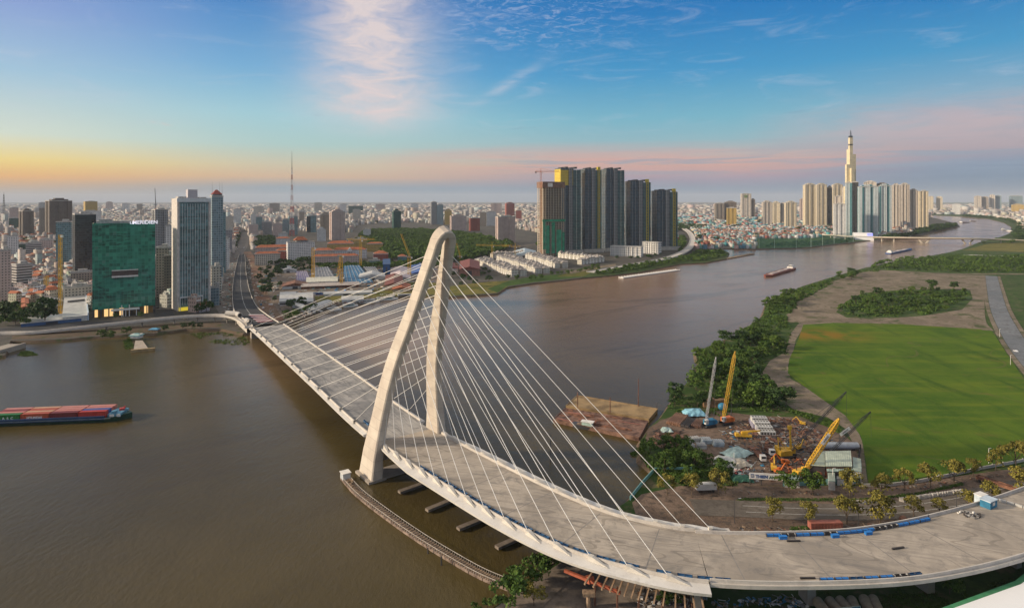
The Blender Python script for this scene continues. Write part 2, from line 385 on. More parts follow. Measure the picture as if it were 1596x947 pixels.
# right bank
gsheet('dirt_field', [(1236,468),(1260,452),(1300,438),(1342,424),(1360,420),(1420,423),(1500,428),(1548,430),(1545,440),(1530,445),(1525,505),(1545,512),
        (1500,507),(1440,500),(1380,497),(1300,500),(1250,503),(1215,500),(1232,485)], dirt_m, 2.04)
gsheet('scrub_patch', [(1303,486),(1318,470),(1345,456),(1400,452),(1480,450),(1512,452),(1516,465),(1500,482),(1440,492),(1380,496),(1320,495)], scrub_m, 2.08)
gsheet('dirt_path', [(1248,500),(1300,498),(1380,495),(1480,498),(1545,512),(1547,518),(1480,510),(1380,505),(1290,507),(1250,514),(1240,530),(1237,545),(1228,570),(1232,590),
        (1260,606),(1300,632),(1330,655),(1345,690),(1352,752),(1340,754),(1334,700),(1318,668),(1290,650),(1240,640),(1200,610),(1185,585),(1200,562),(1225,548),(1232,520)], dirt_m, 2.12)
def field_mat():
    m, nt, b = newmat('mown_field'); p = wpos(nt)
    c = mixc(nt, noise(nt, p, .018, 6, .65, .8).sm(.35, .65), (.055,.115,.010), (.105,.170,.014))
    x, y, z = sepxyz(nt, p)
    st = noise(nt, comb(nt, x*.012, y*.09), 1.0, 4, .6).sm(.45, .7)
    c = mixc(nt, st*.7, c, (.16,.20,.016))
    c = mixc(nt, noise(nt, comb(nt, x*.09, y*.012), 1.0, 4, .6).sm(.5, .7)*.7, c, (.032,.080,.010))
    c = mixc(nt, noise(nt, p, .03, 4, .6, 1.0).sm(.62, .78)*.8, c, (.20,.14,.045))
    tr = (noise(nt, p, .011, 2, .4, .6)-.5).abs().lt(.0035)
    c = mixc(nt, tr*.45, c, (.16,.13,.06))
    c = mixc(nt, noise(nt, p, .35, 5, .7).sm(.45, .7)*.35, c, (.13,.16,.02))
    o = G(1275, 522); d = ((x-o.x)/38.0).pow(2)+((y-o.y)/22.0).pow(2)
    c = mixc(nt, (d*-1.0).exp()*noise(nt, p, .06, 4).sm(.3, .6), c, (.28,.15,.02))
    c = mixc(nt, noise(nt, p, .9, 4, .7)*.4, c, (.02,.045,.008))
    nt.links.new(c, b.inputs['Base Color']); b.inputs['Roughness'].default_value = .95; b.inputs['Specular IOR Level'].default_value = .1
    bp = nt.nodes.new('ShaderNodeBump'); bp.inputs['Distance'].default_value = .25; nt.links.new(noise(nt, p, 1.2, 5).s, bp.inputs['Height']); nt.links.new(bp.outputs[0], b.inputs['Normal'])
    return m
gsheet('grass_field', [(1252,506),(1300,503),(1400,505),(1480,510),(1545,514),(1562,540),(1585,575),(1640,650),(1680,700),(1640,712),(1560,728),(1480,738),(1420,746),
        (1354,754),(1350,720),(1342,680),(1318,648),(1290,628),(1256,604),(1228,582),(1230,560),(1244,530)], field_mat(), 2.18)
gsheet('far_meadow', [(1500,390),(1560,392),(1700,394),(1700,382),(1596,377),(1540,380)], olive_m, 2.05)
gsheet('yard', [(1004,690),(1010,668),(1030,655),(1050,648),(1120,640),(1180,648),(1240,650),(1300,668),(1334,692),(1341,755),(1150,757),(1140,735),(1100,715),(1070,700),(1030,698)], yard_m, 2.16)
gsheet('dirt_verge', [(985,783),(1000,770),(1060,757),(1150,757),(1240,757),(1345,757),(1430,750),(1596,728),(1760,700),(1900,720),(1900,860),(1300,850),(1150,840),(1000,830)], yard_m, 2.10)
gsheet('quay_yard', [(700,1000),(776,944),(880,872),(905,858),(960,880),(1010,905),(1100,915),(1090,945),(1040,952),(1000,1100),(700,1300)], pave_m, 2.12)
gsheet('quay_slab', [(790,947),(880,873),(914,880),(830,962),(800,990)], pave_m, 2.35)
# service road between two rows of young trees
def pline(pts, z=2.0, n=6): return catmull([G(p[0], p[1], z) for p in pts], n)
rl = pline([(1080,790),(1160,793),(1250,797),(1350,797),(1440,790),(1520,777),(1600,760),(1800,720)], 2.0)
strip('service_road', rl, 13, oldasph_m, 2.2)
line_m = mat('road_paint', (.55,.55,.52), .7, var=.25, scale=1.0)
strip('lane_marking', rl[6:], .18, line_m, 2.205, off=2.4); strip('lane_marking', rl[6:], .18, line_m, 2.205, off=-2.4)
# curved road on the far right, with verges
rr = pline([(1545,430),(1549,450),(1556,480),(1570,510),(1592,545),(1640,600),(1720,680)], 2.0)
strip('road', rr, [15]*len(rr), ground_mat('pale_asphalt', [(.16,.175,.19), (.21,.22,.23), (.13,.13,.13), (.08,.08,.08)]), 2.22)
strip('road_verge', rr, 3.5, dirt_m, 2.24, off=9.6); strip('road_verge', rr, 3.5, dirt_m, 2.24, off=-9.6)
strip('dirt_track', pline([(1528,440),(1527,470),(1528,500),(1540,515)]), 9, dirt_m, 2.2)
strip('dirt_track', pline([(1420,425),(1500,427),(1570,427),(1650,428)]), 14, dirt_m, 2.21)
strip('pale_road', pline([(1502,397),(1560,399),(1640,404)]), 14, mat('pale_concrete', (.5,.47,.42)), 2.2)
# city avenue beyond the ramp
av = pline([(366,492),(352,470),(350,450),(358,420),(370,395),(377,385),(381,374),(383,362)], 2.0)
strip('avenue', av, 26, ground_mat('avenue_paving', [(.16,.15,.14), (.2,.18,.165), (.12,.1,.09)]), 2.10)
strip('avenue', pline([(430,500),(412,470),(402,440),(396,410),(385,392)]), 16, ground_mat('red_verge', [(.27,.14,.09), (.22,.16,.11), (.1,.08,.06)]), 2.12)
strip('street', pline([(258,495),(247,470),(243,440),(241,415)]), 18, asph_m, 2.14)
# haze: the evening air over the whole city
mb = MB(); mb.box(-42500,42500,-3500,42500,-1.5,520)
hm = bpy.data.materials.new('evening_haze'); hm.use_nodes = True; n = hm.node_tree; n.nodes.clear()
pv = n.nodes.new('ShaderNodeVolumePrincipled'); pv.inputs['Color'].default_value = (.80,.86,.95,1); pv.inputs['Density'].default_value = 3.0e-5
mo = n.nodes.new('ShaderNodeOutputMaterial'); n.links.new(pv.outputs[0], mo.inputs['Volume'])
tag(mb.build('haze', hm), kind='stuff')
# ------------------------------------------------------------------ the cable-stayed bridge
def conc_mat(name, c, c2, stain, dirt=.5, sc=.08, streak=None):
    m, nt, b = newmat(name); p = wpos(nt)
    k = mixc(nt, noise(nt, p, sc, 7, .65, .7).sm(.32, .66), c, c2)
    if streak:
        x, y, z = sepxyz(nt, p); u = x*streak[0]+y*streak[1]; v = x*-streak[1]+y*streak[0]
        k = mixc(nt, noise(nt, comb(nt, u*.035, v*.45), 1.0, 6, .65, .6).sm(.45, .75)*.75, k, stain)
    k = mixc(nt, noise(nt, p, sc*3.1, 6, .7, .9).sm(.5, .72)*dirt, k, stain)
    k = mixc(nt, noise(nt, p, 1.6, 4, .7)*.25, k, tuple(v*.5 for v in c))
    if streak:
        tm = noise(nt, comb(nt, u*.01, v*.06), 1.0, 2, .4, .8)
        k = mixc(nt, ((tm-.5).abs().lt(.006)+(tm-.56).abs().lt(.005)).mn(1.0)*.45, k, tuple(q*.55 for q in c))
    nt.links.new(k, b.inputs['Base Color']); b.inputs['Roughness'].default_value = .85; b.inputs['Specular IOR Level'].default_value = .25
    bp = nt.nodes.new('ShaderNodeBump'); bp.inputs['Distance'].default_value = .05; nt.links.new(noise(nt, p, 2.0, 5).s, bp.inputs['Height']); nt.links.new(bp.outputs[0], b.inputs['Normal'])
    MATS[name] = m; return m
def pylon_mat():
    m, nt, b = newmat('pylon_concrete'); p = wpos(nt); x, y, z = sepxyz(nt, p)
    k = mixc(nt, noise(nt, p, .12, 7, .65, .5).sm(.3, .7), (.50,.43,.36), (.62,.56,.47))
    k = mixc(nt, noise(nt, comb(nt, x*.6, y*.6, z*.06), 1.0, 6, .7).sm(.5, .75)*.5, k, (.36,.31,.27))
    lv = (z/4.5); wn = nt.nodes.new('ShaderNodeTexWhiteNoise'); wn.noise_dimensions = '1D'; nt.links.new(lv.floor().s, wn.inputs['W'])
    k = mixc(nt, X(nt, wn.outputs['Value'])*.22, k, (.34,.29,.25))
    k = mixc(nt, lv.fract().lt(.035)*.6, k, (.26,.23,.2))
    nt.links.new(k, b.inputs['Base Color']); b.inputs['Roughness'].default_value = .8; b.inputs['Specular IOR Level'].default_value = .3
    return m
deck_m = conc_mat('deck_concrete', (.30,.26,.215), (.50,.43,.35), (.19,.175,.16), .8, .05, (.95,-.3))
span_m = conc_mat('main_span_concrete', (.22,.215,.21), (.46,.43,.39), (.13,.13,.135), .8, .05, (.55,-.83))
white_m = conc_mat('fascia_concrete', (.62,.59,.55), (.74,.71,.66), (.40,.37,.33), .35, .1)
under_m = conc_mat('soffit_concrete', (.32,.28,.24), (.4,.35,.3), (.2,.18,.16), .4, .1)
para_m = conc_mat('parapet_concrete', (.50,.46,.41), (.62,.57,.51), (.33,.3,.27), .5, .15)
fin_m = conc_mat('anchor_concrete', (.55,.51,.45), (.66,.62,.55), (.42,.39,.36), .3, .3)
M_joint = mat('joint_mortar', (.22,.20,.18), .9)
steel_white = mat('cable_sheath', (.80,.78,.74), .45, var=.05)
CL = catmull([(-224.5,560,0),(-167.8,470,0),(-111,380,0),(-54.3,290.6,0),(-9.5,235.5,0),(21.4,203.9,0),(44.1,191.2,0),(60,186.9,0),(82.5,186.0,0),
              (108.6,187.5,0),(129,191.7,0),(151,198.6,0),(180,210,0),(215,226,0)], 10)
arc = [0]
for i in range(1, len(CL)): arc.append(arc[-1]+(CL[i]-CL[i-1]).length)
def dz(s): return 8.5+6.6*min(1, max(0, s/330))**.85
def station(s):
    i = max(1, min(len(arc)-1, next((k for k, v in enumerate(arc) if v >= s), len(arc)-1)))
    f = (s-arc[i-1])/(arc[i]-arc[i-1]); p = CL[i-1].lerp(CL[i], f)
    a, b = CL[max(0, i-2)], CL[min(len(CL)-1, i+1)]
    d = (b-a).normalized(); p.z = dz(s); return p, d, Vector((-d.y, d.x, 0))   # normal n points to the city side
S_PY = arc[30]                                     # arc length at the pylon
S_END = next(arc[i] for i in range(len(CL)) if CL[i].x > 57)   # where the stayed deck steps in to the approach viaduct
bridge = thing('cable_stayed_bridge', 'long concrete cable-stayed bridge curving across the brown river with a leaning pylon', 'bridge', G(590,735,0))
bo = bridge.location.copy()
def bpart(mb, name, m, parent=bridge, smooth=False):
    o = mb.build(name, m, parent, smooth)
    if parent is bridge: o.location = -bo
    return o
def sweep(mb, s0, s1, prof, step=4.0, mis=None):
    """prof(s) -> list of (offset, height) ; offset > 0 is the far/city side"""
    n = max(2, int((s1-s0)/step)); rings = []
    for k in range(n+1):
        s = s0+(s1-s0)*k/n; p, d, q = station(s); rings.append([p+q*o+Vector((0,0,h)) for o, h in prof(s)])
    m = len(rings[0])
    for j in range(m):
        vs = [r[j] for r in rings]+[r[(j+1)%m] for r in rings]; N = len(rings)
        mb.add(vs, [(i, N+i, N+i+1, i+1) for i in range(N-1)], mis[j] if mis else 0)
    mb.add(rings[0], [tuple(range(m))], mis[-1] if mis else 0); mb.add(rings[-1], [tuple(reversed(range(m)))], mis[-1] if mis else 0)
def outer(s):                                       # half width of the stayed deck
    if s < S_PY+2: return 16.0
    return 14.6+min(1, (s-S_PY-2)/40)*3.8
def prof_main(s):
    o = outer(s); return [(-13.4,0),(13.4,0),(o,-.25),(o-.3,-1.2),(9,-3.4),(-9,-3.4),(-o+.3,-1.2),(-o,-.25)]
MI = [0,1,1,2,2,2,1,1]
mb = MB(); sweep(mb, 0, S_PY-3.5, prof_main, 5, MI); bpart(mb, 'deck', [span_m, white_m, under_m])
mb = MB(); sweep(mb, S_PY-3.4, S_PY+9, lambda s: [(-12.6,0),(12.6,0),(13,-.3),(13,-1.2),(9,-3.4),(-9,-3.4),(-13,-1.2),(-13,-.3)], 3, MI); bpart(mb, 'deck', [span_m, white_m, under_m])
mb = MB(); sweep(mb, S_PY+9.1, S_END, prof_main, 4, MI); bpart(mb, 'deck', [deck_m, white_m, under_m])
S_TOT = arc[-1]
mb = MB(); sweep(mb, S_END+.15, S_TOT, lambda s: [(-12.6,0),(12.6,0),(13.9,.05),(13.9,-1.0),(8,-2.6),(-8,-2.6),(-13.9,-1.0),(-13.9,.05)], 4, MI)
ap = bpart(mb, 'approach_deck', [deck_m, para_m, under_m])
for sgn in (1, -1):                                 # low parapets along the carriageway
    for s0, s1, o in ((0, S_PY-4, 13.5), (S_PY+9.2, S_END-.1, 13.5), (S_END+.2, S_TOT, 12.7)):
        mb = MB(); sweep(mb, s0, s1, lambda s: [(sgn*o,.02),(sgn*(o+.1),.95),(sgn*(o+.5),.95),(sgn*(o+.6),.02)], 4)
        bpart(mb, 'parapet', para_m)
mb = MB(); sweep(mb, S_END+.16, S_END+17, lambda s: [(13.95,-.05),(18.4-(s-S_END)*.22,-.25),(18.1-(s-S_END)*.22,-1.1),(13.95,-1.6)], 3); bpart(mb, 'anchor_ledge', white_m)
# pylon: two broad legs that lean and meet in an arch
ZT = [0,10,20,30,40,50,60,70,80,90,100,105]
TT = [1,2,3.6,5.2,7.2,10,14,19,23.8,28.2,32.8,35.2]
HT = [16.4,15.7,14.6,13.2,11.8,10.3,8.8,7.4,6.1,4.9,3.8,3.2]
PC = Vector((-50.5,284,0)); PD = Vector((.6,-.8,0)); PN = Vector((.83,.555,0))
def leg_c(z, sgn): return PC+PD*float(np.interp(z, ZT, TT))+PN*sgn*float(np.interp(z, ZT, HT))+Vector((0,0,z))
path = [leg_c(z, -1) for z in range(0, 106, 5)]
ta = math.atan2(35.2-32.8, 5.0); tip = PD*math.sin(ta)+Vector((0,0,math.cos(ta)))
mid = (leg_c(105, -1)+leg_c(105, 1))/2; r0 = 3.3
for k in range(1, 10):
    a = math.pi*k/10; path.append(mid-PN*r0*math.cos(a)+tip*(r0+3.2)*math.sin(a))
path += [leg_c(z, 1) for z in range(105, -1, -5)]
rings = []
for i, p in enumerate(path):
    t = (path[min(len(path)-1, i+1)]-path[max(0, i-1)]).normalized()
    zf = min(1, p.z/105)
    up = PN.cross(t) if i < 21 or i > 30 else None
    # frame: a = along the bridge, w = across the leg, both square to the sweep
    aax = PD-tip*PD.dot(tip) if 20 <= i <= 31 else PD-t*PD.dot(t)
    aax.normalize(); wax = t.cross(aax).normalized()
    a_, w_ = 5.7-2.7*zf, 2.0-.45*zf
    if p.z < 26: a_ += (26-p.z)*.05; w_ += (26-p.z)*.03
    if p.z > 104: w_ = 1.65
    ch = .5
    rings.append([p+aax*u+wax*v for u, v in ((a_-ch,w_),(a_,w_-ch),(a_,-w_+ch),(a_-ch,-w_),(-a_+ch,-w_),(-a_,-w_+ch),(-a_,w_-ch),(-a_+ch,w_))])
mb = MB(); mb.loft(rings); py = bpart(mb, 'pylon', pylon_mat())
mb = MB()
for sgn in (-1, 1):
    c = leg_c(0, sgn); mb.cbox((c.x, c.y, -.2), (15, 8.4, 2.4), 0, math.atan2(PD.y, PD.x))
c = (leg_c(0, -1)+leg_c(0, 1))/2; mb.cbox((c.x, c.y, -.5), (11, 28, 1.5), 0, math.atan2(PD.y, PD.x))
bpart(mb, 'pile_cap', under_m)
mb = MB(); c1, c2 = leg_c(9.2, -1), leg_c(9.2, 1); d = (c2-c1).normalized()
mb.bar(c1+d*1.5, c2-d*1.5, 4.2); bpart(mb, 'cross_beam', under_m)
# stay cables and their anchor blocks
NC = 14
for sgn in (-1, 1):
    for side in (-1, 1):
        for k in range(NC):
            zc = 36+(101-36)*(k/(NC-1))**.92
            top = leg_c(zc, sgn)+PD*side*float(np.interp(zc, [0,105], [5.0,2.6]))
            if side < 0: s = S_PY-20-(S_PY-26)*k/(NC-1)
            else: s = S_PY+16+(S_END-S_PY-25+(15 if sgn > 0 else 0))*k/(NC-1)
            p, dd, q = station(s); off = (-1 if sgn < 0 else 1)*14.4
            a = p+q*off+Vector((0,0,.9))
            mb = MB(); mb.bar(top, a, .22, n=6); bpart(mb, 'stay_cable', steel_white)
            tw = (a-top).normalized(); dd2 = dd*side
            mb = MB(); w = .75
            fl = 6.5 if side > 0 else 2.6; hh = 1.5
            base = p+q*off+Vector((0,0,-.05)); tail = base+dd2*fl+q*(off/14.4)*(1.2 if side > 0 else 0)
            qo = q*w
            A0, A1 = base-dd2*.5-qo, base-dd2*.5+qo; U = Vector((0,0,hh))
            mb.add([A0, A1, A1+U, A0+U, tail-q*.15, tail+q*.15, base+dd2*.9+qo+U*.95, base+dd2*.9-qo+U*.95],
                   [(0,3,2,1),(3,7,6,2),(7,4,5,6),(0,4,7,3),(1,2,6,5)])
            bpart(mb, 'anchor_block', fin_m)
            if side < 0:
                mb = MB(); mb.bar(a-tw*2.2, a+tw*.2, .75, n=8); bpart(mb, 'anchor_tube', MATS.get('rubber') or mat('rubber', (.02,.02,.022), .6))
for s in list(range(18, int(S_PY)-8, 26))+list(range(int(S_PY)+22, int(S_TOT)-4, 24)):   # construction joints of the slab
    p, dd, q = station(s); p2, d2, q2 = station(s+.35); mb = MB(); U = Vector((0,0,.012)); mb.add([p-q*12.2+U, p2-q2*12.2+U, p2+q2*12.2+U, p+q*12.2+U], [(0,1,2,3)]); bpart(mb, 'deck_joint', M_joint)
# piers under the approach
for s, wd in ((S_END-2, 22), (S_END+32, 9), (S_END+72, 9), (S_END+112, 9)):
    if s > S_TOT: continue
    p, dd, q = station(s); mb = MB(); rz = math.atan2(q.y, q.x)
    mb.cbox((p.x, p.y, p.z/2-1.6), (wd*.6, 2.6, p.z-3.6), 0, rz); mb.cbox((p.x, p.y, p.z-3.9), (wd*1.5 if wd < 20 else 24, 3.0, 1.8), 0, rz)
    bpart(mb, 'bridge_pier', under_m)
p, dd, q = station(4); mb = MB(); mb.cbox((p.x, p.y, 2.2), (30, 7, 5.6), 0, math.atan2(q.y, q.x)); bpart(mb, 'abutment', under_m)
# crossbeam stubs of the corbels on the right parapet
for s, sg in ((S_END+12, 1),):
    p, dd, q = station(s); mb = MB(); mb.cbox(p+q*sg*14.9+Vector((0,0,-.6)), (2.4, 3.0, 1.4), 0, math.atan2(dd.y, dd.x)); bpart(mb, 'bearing_ledge', para_m)
# lamp stubs and inspection rails on the near edge of the main span
rail_m = mat('galvanised_rail', (.55,.55,.54), .5, .4)
for s in (170, 200, 228):
    p, dd, q = station(s); mb = MB(); b0 = p-q*15.3
    for k in range(5): mb.bar(b0+dd*k*2, b0+dd*k*2+Vector((0,0,1.6)), .12)
    for h in (.8, 1.6): mb.bar(b0+Vector((0,0,h)), b0+dd*8+Vector((0,0,h)), .12)
    bpart(mb, 'inspection_rail', rail_m)

# ------------------------------------------------------------------ approach ramp of dark asphalt
ramp_t = thing('approach_ramp', 'dark asphalt ramp curving down from the bridge to the city avenue between pale walls', 'ramp', G(385,450,2))
ro = ramp_t.location.copy()
LE = [(386,508,8.4),(368,490,8.2),(363,470,7.6),(363,445,6.4),(367,420,4.8),(371,403,3.2),(373,397,2.3)]
RE = [(434,503,8.4),(414,490,8.2),(398,475,7.6),(388,450,6.4),(383,422,4.8),(382,404,3.2),(381,397,2.3)]
Lp = catmull([G(*p) for p in LE], 8); Rp = catmull([G(*p) for p in RE], 8)
def rp(mb, name, m): o = mb.build(name, m, ramp_t); o.location = -ro; return o
def ribbon(mb, A_, B_, mi=0, up=Vector((0,0,1))):
    n = len(A_); vs = list(A_)+list(B_); fs = []
    for i in range(n-1):
        fs.append((i, i+1, n+i+1, n+i))
    mb.add(vs, fs, mi)
mb = MB(); ribbon(mb, Lp, Rp)
road = rp(mb, 'roadway', asph_m)
for E_, s in ((Lp, 1), (Rp, -1)):
    mb = MB(); inn = []; out = []
    for i in range(len(E_)):
        o = (E_[i]-(Lp[i]+Rp[i])/2); o.z = 0; o.normalize(); inn.append(E_[i]); out.append(E_[i]+o*.7)
    U = Vector((0,0,1.0)); nn = len(inn)
    rr_ = [[inn[i]+Vector((0,0,-.02)), inn[i]+U, out[i]+U, Vector((out[i].x, out[i].y, 1.9))] for i in range(nn)]
    for j in range(3):
        vs = [r[j] for r in rr_]+[r[j+1] for r in rr_]; mb.add(vs, [(i, nn+i, nn+i+1, i+1) for i in range(nn-1)])
    rp(mb, 'retaining_wall', para_m)
mb = MB()
for f0 in (.5,):
    a = [Lp[i].lerp(Rp[i], f0-.006)+Vector((0,0,.03)) for i in range(len(Lp))]; b_ = [Lp[i].lerp(Rp[i], f0+.006)+Vector((0,0,.03)) for i in range(len(Lp))]
    ribbon(mb, a, b_)
rp(mb, 'centre_line', line_m)
mb = MB()
def quad(u0, u1, v0, v1, mi, h):                    # u along (0..1 near end), v across
    pts = []
    for u, v in ((u0,v0),(u1,v0),(u1,v1),(u0,v1)):
        k = u*(len(Lp)-1); i = min(int(k), len(Lp)-2); f = k-i
        pts.append(Lp[i].lerp(Lp[i+1], f).lerp(Rp[i].lerp(Rp[i+1], f), v)+Vector((0,0,h)))
    mb.add(pts, [(0,1,2,3)], mi)
for k in range(4): quad(.035+k*.034, .035+k*.034+.017, .42, .93, 0, .05); quad(.035+k*.034+.018, .035+k*.034+.033, .42, .93, 1, .05)
rp(mb, 'striped_surfacing', [mat('red_paint_surface', (.16,.022,.03), .8), mat('white_paint_surface', (.5,.42,.42), .8)])

# ------------------------------------------------------------------ curved pedestrian and motorbike flyover on the left bank
fl_t = thing('curved_flyover', 'narrow white concrete flyover curving along the left riverside up to the bridge end', 'flyover', G(200,505,2))
fo = fl_t.location.copy()
FP = [(-60,522,2.6),(0,519,3.0),(50,518,3.6),(110,512,5),(200,502,7),(280,494,8),(330,491.5,8.6),(360,493,8.8),(378,500,8.8),(388,509,8.5)]
fpl = catmull([G(*p) for p in FP], 8)
mb = MB(); n = len(fpl); rings = []
for i, p in enumerate(fpl):
    d = (fpl[min(n-1, i+1)]-fpl[max(0, i-1)]); d.z = 0; d.normalize(); q = Vector((-d.y, d.x, 0)); w = 3.6
    rings.append([p+q*o+Vector((0,0,h)) for o, h in ((-w,-.9),(-w,1.0),(-w+.5,1.0),(-w+.5,0),(w-.5,0),(w-.5,1.0),(w,1.0),(w,-.9),(1.5,-1.6),(-1.5,-1.6))])
mb.loft(rings); o = mb.build('deck', para_m, fl_t); o.location = -fo
for i in range(14, n-6, 5):
    p = fpl[i]; mb = MB(); mb.bar((p.x, p.y, -1 if i > 60 else 1.0), (p.x, p.y, p.z-1.2), 1.3, n=8); o = mb.build('pier', under_m, fl_t); o.location = -fo
# precast pipes standing at the ends of the flyover
pipe_m = conc_mat('pipe_concrete', (.45,.42,.39), (.55,.52,.48), (.3,.28,.26), .4, .4)
def pipe(name, p, L, r, rz, label, grp, m=pipe_m, tilt=0):
    mb = MB(); N = 16; ro_ = [[Vector((x_, rr*math.cos(2*math.pi*k/N), r+rr*math.sin(2*math.pi*k/N))) for k in range(N)] for x_, rr in ((-L/2,r*.82),(-L/2,r),(-L/2+.5,r*1.06),(-L/2+.9,r),(L/2,r),(L/2,r*.82),(-L/2,r*.82))]
    mb.loft(ro_, caps=False); o = mb.build(name, m, smooth=False); o.location = p; o.rotation_euler = (0, tilt, rz); return tag(o, label, 'pipe', grp)
for i, (px, py_, lab) in enumerate(((362,492,'large dark-mouthed concrete tube beside the bend of the flyover'), (372,494,'large concrete tube at the foot of the asphalt ramp wall'), (386,504,'large concrete tube lying where the ramp meets the bridge deck'))):
    mb = MB(); q = G(px, py_, 9.3)
    pipe('concrete_tube', q, 9 if i else 14, 2.4, R(-50 if i else -18), lab, None)
# ------------------------------------------------------------------ buildings
FOOT = []                                           # footprints already taken: x, y, radius
def place(px0, px1, yt, yb, rot=0.0, ratio=.8, zg=2.0):
    D = Dof(yb, zg); pc = (px0+px1)/2; a = math.atan((pc-CX)/F)
    wtot = (px1-px0)*D*math.cos(a)/F; th = R(abs(rot))
    w = wtot/(math.cos(th)+ratio*math.sin(th)); d = w*ratio; h = zat(yt, D)-zg
    near = (w*math.sin(th)+d*math.cos(th))/2
    u = Vector((math.sin(a), math.cos(a), 0)); p = at(pc, D, zg)+u*near
    FOOT.append((p.x, p.y, max(w, d)*.62+3)); return p, w, d, h, -a+R(rot)
fc = lambda *a, **k: facade(*a, **k)
M_roof = mat('roof_concrete', (.30,.285,.26), var=.35, scale=.15)
M_plant = mat('rooftop_plant', (.42,.40,.37), var=.3, scale=.4)
M_white = mat('white_render', (.70,.67,.62), var=.12)
M_tile = mat('terracotta_tile', (.34,.105,.045), .85, var=.35, scale=.25)
M_dark = mat('dark_metal', (.05,.05,.055), .5)
M_red = mat('red_paint', (.45,.05,.04), .5); M_yel = mat('yellow_paint', (.62,.36,.03), .5, var=.25)
GL = (.035,.05,.055)
FM = {
 'cream': fc('cream_block', (.64,.58,.49), (.07,.07,.07), 3.4, 3.3, (.22,.74), (.28,.72)),
 'white': fc('white_block', (.74,.72,.69), (.09,.10,.11), 3.6, 3.3, (.2,.72), (.3,.72)),
 'pink': fc('pink_block', (.60,.47,.42), (.10,.09,.09), 3.2, 3.3, (.25,.7), (.3,.72)),
 'brown': fc('brown_block', (.20,.165,.14), (.05,.05,.05), 3.0, 3.4, (.2,.8), (.3,.8)),
 'tan': fc('tan_block', (.38,.32,.26), (.06,.06,.06), 3.2, 3.3, (.25,.75), (.28,.78)),
 'grey': fc('grey_block', (.34,.34,.34), (.06,.07,.08), 3.2, 3.3, (.2,.8), (.3,.8)),
 'bands': fc('banded_block', (.56,.52,.49), (.045,.045,.05), 40, 3.6, (.02,.98), (.35,.85)),
 'red': fc('red_block', (.36,.10,.075), (.10,.09,.09), 3.4, 3.4, (.25,.7), (.3,.7)),
 'green': fc('green_glass_block', (.03,.09,.075), (.02,.075,.065), 3.0, 3.5, (.06,.94), (.12,.92), vary=.7),
 'teal': fc('teal_glass_block', (.24,.32,.33), (.09,.18,.20), 2.6, 3.5, (.08,.92), (.15,.93), vary=.6),
 'dark': fc('dark_glass_block', (.045,.05,.055), (.028,.035,.042), 2.6, 3.6, (.05,.95), (.12,.9), vary=.7),
 'blue': fc('blue_glass_block', (.32,.38,.40), (.12,.19,.22), 3.0, 3.5, (.12,.9), (.15,.9), vary=.55),
 'gold': fc('golden_apartment_block', (.72,.62,.45), (.16,.14,.11), 5.0, 3.4, (.3,.75), (.3,.72), strip=(20,.16,(.26,.25,.23))),
 'apart': fc('apartment_block', (.70,.62,.52), (.14,.12,.11), 5.0, 3.4, (.3,.74), (.3,.72), strip=(17,.2,(.30,.26,.23))),
 'yellow': fc('yellow_block', (.55,.38,.12), (.12,.09,.06), 3.4, 3.6, (.25,.72), (.3,.75)),
 'blueglass': fc('riverside_glass_block', (.66,.70,.70), (.10,.17,.20), 4.6, 3.4, (.2,.8), (.25,.82), strip=(24,.3,(.06,.20,.22)), vary=.5),
}
